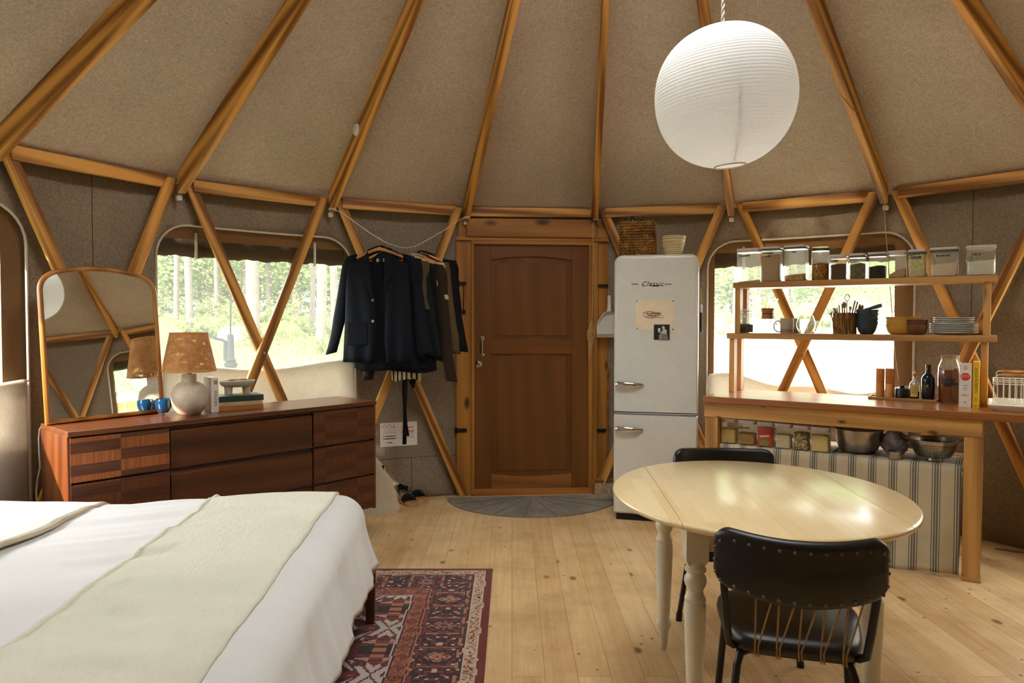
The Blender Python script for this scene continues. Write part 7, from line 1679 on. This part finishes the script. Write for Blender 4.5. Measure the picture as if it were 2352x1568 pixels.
lr = [(0, 0.003), (r * 0.86, 0.003), (r * 0.94, 0.012), (r * 0.965, h * 0.60), (r * 0.93, h * 0.73), (r * 0.60, h * 0.74), (0, h * 0.74)]
sq = lambda a, z: 1 + 0.07 * abs(sin(2 * a)) ** 2
MB().lathe(lr, 48, wob=sq).build('liquid', MT['amber_liquid'], kj, smooth=45)
MB().lathe([(0, 0), (r * 0.90, 0), (r * 0.985, 0.010), (r, h * 0.62), (r * 0.96, h * 0.76), (r * 0.72, h * 0.90), (r * 0.70, h * 0.93)], 48, wob=sq).build('glass_body', MT['glass'], kj, smooth=50)
MT['cloth_cap'] = fabric('muslin_cap', S(196, 176, 142), weave=260, transl=0.2)
MB().lathe([(r * 0.98, h * 0.70), (r * 0.92, h * 0.80), (r * 0.75, h * 0.89), (r * 0.70, h * 0.92), (r * 0.76, h * 0.94), (r * 0.78, h * 0.985), (r * 0.70, h), (0, h)], 60, wob=lambda a, z: 1 + 0.025 * sin(13 * a) * (1 if z < h * 0.88 else 0.3)).build('cloth_cap', MT['cloth_cap'], kj, smooth=60)
MB().tube([(r * 0.715 * cos(2 * PI * k / 28), r * 0.715 * sin(2 * PI * k / 28), h * 0.918) for k in range(28)], 0.003, 6, closed=True).build('cap_cord', MT['rope'], kj)
for (z, x0, x1) in ((0.50, -0.30, 0.42), (0.455, -0.34, 0.34), (0.41, -0.40, 0.58), (0.365, -0.26, 0.20)):
    a0, a1 = x0 * 1.4 - 0.1, x1 * 1.4 - 0.1; rr = r * 1.045
    rows = [[(rr * sq(a, 0) * sin(a) * 0.985, -rr * sq(a - PI / 2, 0) * cos(a) * 0.985, h * zz) for zz in (z - 0.017, z + 0.017)] for a in [a0 + (a1 - a0) * k / 10 for k in range(11)]]; MB().grid(rows).build('label_tape', MT['tape'], kj, smooth=60)
# cookbooks standing against the post
def spine_book(name_label, u0, u1, vt, vb, mat):
    s0, n = wp(u0, vb); s1 = kpx(u1, vb, n)[0]; s0 = kpx(u0, vb, n)[0]; th = s1 - s0; h = kpx((u0 + u1) / 2, vt, n)[1] - KZ
    return book(name_label, kp((s0 + s1) / 2, n, KZ), krz, 0.16, h, th, mat), h, th
MT['white_jacket'] = plain('white_jacket', S(226, 220, 210), 0.4, var=0.02); MT['yellow_jacket'] = plain('yellow_jacket', S(226, 184, 30), 0.45, var=0.02); MT['red_oval'] = plain('red_oval', S(206, 52, 34), 0.4)
jb, h, th = spine_book('thick white cookbook with a red oval on its spine beside the amber jar', 2202, 2230.5, 835, 934, MT['white_jacket'])
SP = (PI / 2, 0, 0)
MB().prism(ell(0, h * 0.70, th * 0.40, h * 0.088, 32), 0.0021, 0.0027, RX(PI / 2)).build('red_oval', MT['red_oval'], jb)
text('JOY', 0.024, MT['white_cover'], jb, (0, -0.0030, h * 0.706), SP); text('75', 0.018, MT['print_dark'], jb, (0, -0.0024, h * 0.915), SP)
lm_ = MB()
for z, w in ((0.50, .2), (0.445, .16), (0.40, .14), (0.875, .16)): lm_.box(-th * w, th * w, -0.0024, -0.0019, h * z - 0.0012, h * z + 0.0012)
lm_.box(-th * .06, th * .06, -0.0024, -0.0019, h * .11, h * .13).box(-th * .12, th * .12, -0.0024, -0.0019, h * .088, h * .092).build('spine_lines', MT['print_dark'], jb)
lm_ = MB()
for z, w in ((0.285, .30), (0.26, .26), (0.31, .05)): lm_.box(-th * w, th * w, -0.0024, -0.0019, h * z - 0.001, h * z + 0.001)
lm_.build('spine_lines', MT['red_ink'], jb)
yb, h, th = spine_book('slim yellow cookbook standing between the white one and the post', 2233.5, 2248, 830.5, 937, MT['yellow_jacket'])
text('JULIUS ROBERTS', 0.0185, MT['print_dark'], yb, (0, -0.0024, h * 0.60), (PI / 2, PI / 2, 0), space=1.02)
lm_ = MB()
for x in (-0.003, 0.003): lm_.box(x - 0.0009, x + 0.0009, -0.0024, -0.0019, h * 0.15, h * 0.24)
lm_.box(-0.004, 0.004, -0.0024, -0.0019, h * 0.045, h * 0.06).build('spine_lines', MT['print_dark'], yb)
# white wire dish rack with its tray and wooden grips
rs, rn = wp(2268, 944); rs2, rn2 = wp(2352, 950)
dk2 = thing('dish_rack', 'white wire dish rack with wooden grips at the right end of the worktop', 'dish rack', kp(rs + 0.004, 0.10, KZ), krz)
RWd, RDp, RH = 0.30, 0.40, 0.155
dnm = wp(2275, 944)[1]; dk2.location = kp(rs, max(0.03, rn), KZ)
MT['rack'] = plain('rack_white', S(222, 216, 198), 0.4, var=0.02)
rows = [[(x + RWd / 2, y + RDp / 2, z) for x, y in rrect(RWd + o, RDp + o, 0.03, 5)] for o, z in ((-0.05, 0.0), (-0.012, 0.022), (0.0, 0.034), (-0.008, 0.034), (-0.03, 0.012))]
mb = MB().grid(rows, False, True); k = len(rows[0]); mb.f += [tuple(range(k - 1, -1, -1)), tuple(range(len(mb.v) - k, len(mb.v)))]; mb.mi += [0, 0]; mb.build('drip_tray', MT['rack'], dk2, smooth=45)
i0, i1, j0, j1 = 0.025, RWd - 0.02, 0.04, RDp - 0.04; rk = MB()
for z in (0.040, RH): rk.tube([(x + RWd / 2, y + RDp / 2, z) for x, y in rrect(i1 - i0, j1 - j0, 0.02, 4)], 0.0032, 8, closed=True)
rk.tube([(x + RWd / 2, y + RDp / 2, RH - 0.012) for x, y in rrect(i1 - i0, j1 - j0, 0.02, 4)], 0.0026, 8, closed=True)
for z in (0.075, 0.11): 
    for x in (i0, i1): rk.tube([(x, j0 + 0.01, z), (x, j1 - 0.01, z)], 0.0024, 6)
rk.build('basket_rim', MT['rack'], dk2, smooth=60)
for k in range(9):
    x = i0 + 0.018 + (i1 - i0 - 0.036) * k / 8
    MB().tube([(x, j0, RH), (x, j0, 0.040), (x, j1, 0.040), (x, j1, RH)], 0.0024, 6).build('wire', MT['rack'], dk2)
for k in range(6):
    y = j0 + 0.03 + (j1 - j0 - 0.06) * k / 5; MB().tube([(i0, y, RH), (i0, y, 0.040), (i1, y, 0.040), (i1, y, RH)], 0.0024, 6).build('wire', MT['rack'], dk2)
for y in (j0 - 0.006, j1 + 0.006):
    MB().tube([(i0 + 0.012, y, RH - 0.02), (i0 + 0.012, y, RH + 0.030), (i0 + 0.02, y, RH + 0.038), (i0 + 0.045, y, RH + 0.038)], 0.0028, 8).tube([(i1 - 0.012, y, RH - 0.02), (i1 - 0.012, y, RH + 0.030), (i1 - 0.02, y, RH + 0.038), (i1 - 0.045, y, RH + 0.038)], 0.0028, 8).build('grip_wire', MT['rack'], dk2, smooth=60)
    MB().tube([(i0 + 0.035, y, RH + 0.038), (i1 - 0.035, y, RH + 0.038)], 0.0065, 12).build('wooden_grip', MT['mill'], dk2, smooth=50)
# grey cable on the floor at the right edge
cpt = [at_z(u, v, 0.006) for u, v in ((2285, 1259), (2310, 1262), (2335, 1266), (2370, 1268))]
cbl = thing('floor_cable', 'thin grey cable on the floor at the right edge beyond the bench', 'cable', cpt[0]); MT['grey_cable'] = plain('grey_cable', S(120, 116, 104), 0.5)
MB().tube([p - cpt[0] for p in cpt], 0.005, 8).build('cable', MT['grey_cable'], cbl, smooth=60)
# ------------------------------------------------------------------ the clearing and woods outside
def terrain(x, y):
    r = math.hypot(x - CX, y - CY); h = -0.32 + 0.156 * min(11.0, max(0.0, r - 3.9))
    return h + 0.06 * sin(0.9 * x + 0.4 * y) + 0.04 * sin(1.7 * y - 0.8 * x) if r > 4.2 else h - 0.02
t = NT('clearing_grass'); v = t.coords(rnd=False); n1 = t.noise(v, 0.8, 5, 0.65); n2 = t.noise(v, 9, 5, 0.7)
t.bump(n2, 0.8, 0.08)
MT['ground'] = t.set(t.ramp(t.math('ADD', t.math('MULTIPLY', n1, 0.55), t.math('MULTIPLY', n2, 0.45)), (0.32, S(86, 94, 60)), (0.52, S(112, 114, 80)), (0.70, S(140, 130, 104))), 0.95, 0, 0.1)
rows = []
for k in range(34):
    r = 3.45 + 0.55 * k * (1 + 0.055 * k); rows.append([(CX + r * sin(2 * PI * j / 110), CY + r * cos(2 * PI * j / 110), terrain(CX + r * sin(2 * PI * j / 110), CY + r * cos(2 * PI * j / 110))) for j in range(110)])
struct(MB().grid(rows, False, True, flip=True).build('ground', MT['ground'], smooth=80), 'grassy clearing rising to the woods outside', 'ground')
MT['gravel'] = plain('pale_gravel', S(226, 218, 204), 0.95, var=0.06, nscale=7, bump=0.5)
rows = []
for k in range(14):
    r = 4.2 + 0.95 * k; rows.append([pol(rad(8 + 50 * j / 20), r, terrain(*pol(rad(8 + 50 * j / 20), r, 0).xy) + 0.035) for j in range(21)])
struct(MB().grid(rows, flip=True).build('ground_gravel', MT['gravel'], smooth=80, solid=0.03), 'bright pale gravel drive outside the kitchen window', 'ground')
def leaf_mat(name, a, b):
    t = NT(name); oi = t.N('ObjectInfo'); v = t.coords(rnd=True); n = t.noise(v, 1.7, 4, 0.7); c = t.ramp(n, (0.3, a), (0.7, b)); t.set(c, 0.6, 0, 0.3)
    tr = t.N('BsdfTranslucent'); t.L(c, tr.inputs[0]); mx = t.N('MixShader'); mx.inputs[0].default_value = 0.4; t.L(t.b.outputs[0], mx.inputs[1]); t.L(tr.outputs[0], mx.inputs[2]); t.L(mx.outputs[0], t.out.inputs[0]); return t.m
MT['leaf'] = leaf_mat('leaf_green', S(84, 108, 56), S(140, 158, 92)); MT['needle'] = leaf_mat('needle_green', S(48, 74, 40), S(96, 120, 66)); MT['fern'] = leaf_mat('fern_green', S(92, 108, 60), S(136, 148, 92))
t = NT('birch_bark'); v = t.coords((7, 7, 14)); n = t.noise(v, 1.3, 5, 0.7); MT['birch'] = t.set(t.ramp(n, (0.33, S(70, 62, 54)), (0.42, S(82, 77, 69)), (0.7, S(104, 98, 89))), 0.85, 0, 0.2)
MT['grey_bark'] = plain('grey_bark', S(120, 106, 90), 0.9, var=0.25, nscale=9, bump=0.6)
def quad(vs, fs, c, sz, rnd, flat=0.0):
    d = Vector((rnd.gauss(0, 1), rnd.gauss(0, 1), rnd.gauss(0, 1) + flat)).normalized(); x = d.cross(Vector((0.3, 0.2, 1))).normalized(); y = d.cross(x); o = len(vs); sx, sy = sz * rnd.uniform(.7, 1.2), sz * rnd.uniform(.4, .7)
    vs += [tuple(c - x * sx), tuple(c + y * sy), tuple(c + x * sx), tuple(c - y * sy)]; fs.append((o, o + 1, o + 2, o + 3))
def crown_mesh(kind, seed):
    rnd = random.Random(seed); vs, fs = [], []
    if kind == 'leafy':
        blobs = [(Vector((rnd.gauss(0, 1.0), rnd.gauss(0, 1.0), rnd.uniform(1.2, 6.5))), rnd.uniform(0.6, 1.3)) for _ in range(26)]
        for c, r in blobs:
            for _ in range(290):
                p = Vector((rnd.gauss(0, 1), rnd.gauss(0, 1), rnd.gauss(0, 0.7))).normalized() * r * rnd.uniform(0.5, 1.0) ** 0.5; quad(vs, fs, c + p, 0.060, rnd)
    elif kind == 'spruce':
        for k in range(30):
            z = 0.4 + 6.4 * k / 30; L = 1.55 * (1 - k / 31) ** 0.9 + 0.12
            for b in range(9):
                a = rnd.uniform(0, 2 * PI)
                for q in range(13):
                    w = (q + 0.5) / 13; p = Vector((cos(a) * L * w, sin(a) * L * w, z - 0.30 * L * w * w)); quad(vs, fs, p + Vector((rnd.gauss(0, .05), rnd.gauss(0, .05), rnd.gauss(0, .04))), 0.10 * (1.15 - 0.5 * w), rnd, 1.5)
    else:
        for b in range(26):
            a = rnd.uniform(0, 2 * PI); L = rnd.uniform(0.35, 0.8)
            for q in range(16):
                w = q / 15; p = Vector((cos(a) * L * w, sin(a) * L * w, 0.62 * sin(PI * 0.62 * w) * L)); quad(vs, fs, p, 0.05 * (1.2 - w), rnd, 1.0)
    me = bpy.data.meshes.new(kind + '_crown'); me.from_pydata(vs, [], fs); return me
CROWNS = {('leafy', k): crown_mesh('leafy', 40 + k) for k in range(2)}; CROWNS.update({('spruce', k): crown_mesh('spruce', 60 + k) for k in range(2)}); CROWNS[('fern', 0)] = crown_mesh('fern', 80)
for (k, _), me in CROWNS.items(): me.materials.append(MT[{'leafy': 'leaf', 'spruce': 'needle', 'fern': 'fern'}[k]])
def tree(kind, x, y, sc, label, group, rz, h=6.5, r=0.07, bark='grey_bark', lift=0.0, name=None):
    z = terrain(x, y) - 0.05; o = thing(name or {'leafy': 'leafy_tree', 'spruce': 'spruce_tree', 'fern': 'fern_clump'}[kind], label, 'tree' if kind != 'fern' else 'fern', (x, y, z), rz, group); o.scale = (sc, sc, sc)
    c = bpy.data.objects.new('crown' if kind != 'fern' else 'fronds', CROWNS[(kind, int(rz * 10) % 2 if kind != 'fern' else 0)]); COL.objects.link(c); c.parent = o; c.location = (0, 0, lift); c.hide_render = False
    if kind != 'fern':
        rnd = random.Random(int(x * 100)); MB().tube([(0.03 * sin(q * 3 + x), 0.03 * cos(q * 2 + y), (h + lift) * q) for q in [k / 10 for k in range(11)]], [r * (1.1 - 0.75 * k / 10) for k in range(11)], 10).build('trunk', MT[bark], o, smooth=60)
    return o
def birch(u, Y, wpx, label, lean=0.0, group='pale trunks at the edge of the woods'):
    p = at_y(u, 737, Y); x, y = p.x, p.y; z = terrain(x, y) - 0.05; r = wpx / FPX * Y / 2; o = thing('birch_tree', label, 'tree', (x, y, z), 0, group); H = 9.0; rnd = random.Random(u)
    MB().tube([(lean * H * q + 0.05 * sin(5 * q + u), 0.05 * cos(4 * q), H * q) for q in [k / 14 for k in range(15)]], [r * (1.15 - 0.45 * k / 14) for k in range(15)], 12).build('trunk', MT['birch'], o, smooth=60)
    mb = MB()
    for k in range(9):
        zz_ = rnd.uniform(1.6, 6); a = rnd.uniform(0, 2 * PI); L = rnd.uniform(0.5, 1.6); q0 = zz_ / H
        mb.tube([(lean * zz_ + 0.05 * sin(5 * q0 + u), 0, zz_), (lean * zz_ + L * 0.5 * cos(a), L * 0.5 * sin(a), zz_ + 0.20 * L), (lean * zz_ + L * cos(a), L * sin(a), zz_ + 0.12 * L)], [r * 0.22, r * 0.14, r * 0.05], 6)
    mb.build('branches', MT['grey_bark'], o, smooth=60)
    c = bpy.data.objects.new('crown', CROWNS[('leafy', u % 2)]); COL.objects.link(c); c.parent = o; c.location = (lean * H * 0.8, 0, 3.2); c.scale = (0.9, 0.9, 0.9)
    return o
for u, Y, w, lb, ln in ((402, 15.0, 11, 'slender pale trunk at the left edge of the dresser window', 0.004), (437, 13.5, 15, 'pale trunk just left of the lamp shade, seen through the dresser window', -0.004), (500, 16.0, 10, 'thin pale trunk right of the lamp, seen through the dresser window', 0.01),
                       (573, 13.0, 27, 'thickest pale trunk, in the middle of the dresser window', 0.0), (611, 17.0, 12, 'grey trunk just right of the thickest one in the dresser window', 0.01), (690, 18.0, 9, 'thin pale trunk in the right half of the dresser window', 0.0),
                       (716, 14.0, 11, 'left one of the three pale trunks beside the hanging jacket', 0.0), (735, 13.0, 21, 'middle and widest of the three pale trunks beside the hanging jacket', 0.0), (762, 13.5, 16, 'right one of the three pale trunks beside the hanging jacket', 0.0),
                       (1697, 14.0, 30, 'broad bleached trunk at the left of the kitchen window', 0.0), (1798, 17.0, 16, 'bleached trunk behind the kitchen shelf', 0.0)):
    birch(u, Y, w, lb, ln)
rnd = random.Random(12)
def sector(n, u0, u1, y0, y1, where, kinds=('leafy', 'spruce', 'leafy')):
    for k in range(n):
        u = u0 + (u1 - u0) * (k + rnd.uniform(0.1, 0.9)) / n; Y = rnd.uniform(y0, y1); p = at_y(u, 737, Y); kd = kinds[k % len(kinds)]
        tree(kd, p.x, p.y, rnd.uniform(0.8, 1.15) * (1.0 if Y < 40 else 2.1), ('leafy green tree in the woods %s' if kd == 'leafy' else 'dark spruce in the woods %s') % where, ('leafy trees %s' if kd == 'leafy' else 'spruces %s') % where, rnd.uniform(0, 6))
sector(12, 350, 830, 17, 22, 'beyond the dresser window'); sector(9, 330, 850, 23, 28, 'beyond the dresser window')
sector(7, 1600, 1940, 18, 24, 'beyond the kitchen window'); sector(6, 1580, 1930, 25, 30, 'beyond the kitchen window'); sector(5, 1930, 2110, 52, 58, 'behind the parked car', ('leafy', 'spruce')); sector(4, 1940, 2100, 60, 64, 'behind the parked car', ('leafy',))
for k in range(7):                                                   # beyond the window at the far left
    a = rad(-98 + 7.0 * k); r = rnd.uniform(19, 23); tree('leafy' if k % 2 else 'spruce', CX + r * sin(a), CY + r * cos(a), 0.95, ('leafy green tree in the woods beyond the far left window' if k % 2 else 'dark spruce in the woods beyond the far left window'), 'trees beyond the far left window ' + ('leafy' if k % 2 else 'spruce'), k * 1.3)
for k in range(6):                                                   # to the right, seen only in the mirror
    a = rad(58 + 8 * k); r = rnd.uniform(14, 18); tree('leafy', CX + r * sin(a), CY + r * cos(a), 0.95, 'leafy green tree reflected in the mirror', 'trees reflected in the mirror', k * 1.7)
p = None
for k, (x, y) in enumerate(((12.5, 2.6), (13.5, 4.2), (12.9, 1.2))):
    o = thing('birch_tree', 'pale trunk reflected in the window in the mirror', 'tree', (x, y, terrain(x, y) - 0.05), 0, 'pale trunks reflected in the mirror'); MB().tube([(0.02 * sin(q * 5), 0, 8 * q) for q in [j / 8 for j in range(9)]], [0.13 - 0.04 * j / 8 for j in range(9)], 12).build('trunk', MT['birch'], o, smooth=60)
for k in range(22):
    u = rnd.uniform(375, 790); Y = rnd.uniform(12.6, 16.5); p = at_y(u, 737, Y); tree('fern', p.x, p.y, rnd.uniform(0.7, 1.3), 'fern clump on the slope beyond the dresser window', 'ferns beyond the dresser window', rnd.uniform(0, 6))
for k in range(14):
    u = rnd.uniform(1640, 2060); Y = rnd.uniform(14.5, 17.5); p = at_y(u, 737, Y); tree('fern', p.x, p.y, rnd.uniform(0.8, 1.4), 'fern clump on the slope beyond the kitchen window', 'ferns beyond the kitchen window', rnd.uniform(0, 6))
for k in range(3):                                                   # unseen trees added to keep the low sun out of the crown
    tree('leafy', -5.7 + 0.5 * k, -4.8 - 0.9 * k, 1.0, 'unseen tall leafy tree added to shade the roof opening', 'unseen trees added to shade the roof', 1.1 + 2 * k, lift=5.9 + 0.5 * k, r=0.14)
# short grass on the slope in view of the two windows
vs, fs_ = [], []
for (u0, u1, y0, y1, n) in ((365, 810, 9.5, 16.5, 9000), (1640, 2070, 16.5, 20, 2500)):
    for k in range(n):
        u = rnd.uniform(u0, u1); Y = rnd.uniform(y0, y1); p = at_y(u, 737, Y); b = Vector((p.x, p.y, terrain(p.x, p.y) - 0.01)); a = rnd.uniform(0, 2 * PI); h = rnd.uniform(0.05, 0.16); d = Vector((cos(a), sin(a), 0)); o = len(vs)
        vs += [tuple(b - d * 0.012), tuple(b + d * 0.012), tuple(b + Vector((-sin(a), cos(a), 0)) * h * 0.5 + Vector((0, 0, h)))]; fs_.append((o, o + 1, o + 2))
me = bpy.data.meshes.new('grass'); me.from_pydata(vs, [], fs_); me.materials.append(MT['fern']); go = bpy.data.objects.new('grass', me); COL.objects.link(go); tag(go, 'short grass growing on the slope outside the windows', 'grass', kind='stuff')

# boulder and hand pump seen through the dresser window
bp = at_y(535, 770, 13.2); rk = thing('boulder', 'pale rounded boulder on the slope behind the hand pump', 'boulder', (bp.x, bp.y, terrain(bp.x, bp.y) - 0.05), 0.3); MT['stone'] = plain('pale_stone', S(206, 192, 182), 0.9, var=0.12, nscale=5, bump=0.5)
zt = at_y(535, 748, 13.2).z - rk.location.z
MB().lathe([(0, 0), (0.24, 0.0), (0.27, zt * 0.3), (0.25, zt * 0.62), (0.17, zt * 0.88), (0, zt)], 24, wob=lambda a, z: 1 + 0.10 * sin(2 * a + 3 * z) + 0.05 * sin(5 * a)).build('stone', MT['stone'], rk, smooth=50)
py = 7.6; P = lambda u, v: at_y(u, v, py); b = P(530, 838); gz = terrain(b.x, b.y); pm = thing('hand_pump', 'grey green hand water pump with a long curved handle outside the dresser window', 'pump', (b.x, b.y, gz), 0)
MT['pump'] = plain('pump_paint', S(20, 28, 30), 0.8, spec=0.2, var=0.08); q = lambda u, v: tuple(P(u, v) - Vector((b.x, b.y, gz))); rr = 7.5 / FPX * py
zb = b.z - gz; zt_ = P(530, 767).z - gz
MB().lathe([(0, -0.05), (rr * 1.6, -0.05), (rr * 1.6, zb - 0.02), (rr * 2.0, zb - 0.01), (rr * 2.0, zb + 0.02), (rr * 1.4, zb + 0.03), (rr * 1.7, zb + 0.05), (rr * 1.1, zb + 0.08), (rr * 1.0, zt_ - 0.02), (rr * 0.8, zt_), (0, zt_)], 24).build('body', MT['pump'], pm, smooth=45)
MB().tube([(0, 0, zt_ - 0.05), tuple(Vector(q(530, 660)))], 0.010, 8).build('rod', MT['pump'], pm)
MB().tube([q(520, 795), q(518, 785), q(510, 780), q(497, 777), q(482, 768), q(470, 758), q(460, 752)], [0.022, 0.020, 0.017, 0.016, 0.015, 0.015, 0.014], 10).build('handle', MT['pump'], pm, smooth=70)
MB().tube([q(520, 790), q(518, 800), q(520, 812), q(521, 828)], [0.03, 0.022, 0.034, 0.034], 10).build('spout', MT['pump'], pm, smooth=60)
# pale car parked beyond the kitchen window
cY = 44.0; c0 = at_y(2012, 737, cY); MT['car_paint'] = plain('silver_car_paint', S(196, 198, 198), 0.3, 0.1, var=0.02); MT['car_glass'] = plain('car_glass', S(70, 80, 84), 0.1); MT['tyre'] = plain('tyre', S(40, 38, 36), 0.8)
gz = terrain(c0.x, c0.y - 0.3) - 0.02; car = thing('car', 'pale silver car parked beyond the kitchen window behind the blue bowls', 'car', (c0.x - 1.55, c0.y, gz), rad(8))
body = [(-1.9, 0.32), (2.05, 0.30), (2.15, 0.55), (2.05, 0.78), (1.15, 0.92), (0.55, 1.36), (-1.0, 1.42), (-1.75, 1.0), (-2.0, 0.85), (-2.0, 0.5)]
MB().prism(body, -0.78, 0.78, RX(PI / 2)).build('body', MT['car_paint'], car, bevel=0.10, seg=3, smooth=50)
MB().prism([(0.98, 0.93), (0.50, 1.29), (0.02, 1.31), (0.0, 0.93)], 0.77, 0.80, RX(PI / 2)).build('window', MT['car_glass'], car); MB().prism([(-0.06, 0.93), (-0.06, 1.31), (-0.95, 1.33), (-1.5, 0.98)][::-1], 0.77, 0.80, RX(PI / 2)).build('window', MT['car_glass'], car)
for x in (-1.25, 1.30):
    for y in (-0.72, 0.72): w = MB().lathe([(0, -0.1), (0.31, -0.1), (0.33, -0.06), (0.33, 0.06), (0.31, 0.1), (0, 0.1)], 28, T(x, y, 0.33) @ RX(PI / 2)).build('wheel', MT['tyre'], car, smooth=40); MB().lathe([(0, -0.112), (0.19, -0.108), (0.2, -0.1), (0.2, 0.1), (0.19, 0.108), (0, 0.112)], 24, T(x, y, 0.33) @ RX(PI / 2)).build('hub', MT['steel'], w, smooth=40)
# yellow timber shed on the right, seen only in the mirror
MT['shed'] = wood('yellow_boards', S(196, 150, 70), S(228, 186, 104), 'X', 0.7); MT['shed_roof'] = plain('pale_roof', S(190, 176, 140), 0.8)
sz = terrain(8.6, 2.9); sh = thing('shed', 'small yellow timber shed reflected in the lower right of the mirror', 'shed', (8.8, 2.9, sz), rad(94))
hS = 1.78 - sz
bx('walls', MT['shed'], sh, -1.5, 1.5, -1.0, 1.0, 0, hS, 0.01); MB().prism([(-1.25, hS - 0.02), (1.25, hS - 0.12), (1.25, hS - 0.02), (-1.25, hS + 0.10)], -1.75, 1.75, Matrix(((0, 0, 1, 0), (1, 0, 0, 0), (0, 1, 0, 0), (0, 0, 0, 1)))).build('roof', MT['shed_roof'], sh, bevel=0.01)
for k in range(7): bx('batten', MT['shed_roof'], sh, -1.45 + 0.48 * k, -1.41 + 0.48 * k, 1.0, 1.03, 0.02, hS - 0.05, 0.004)
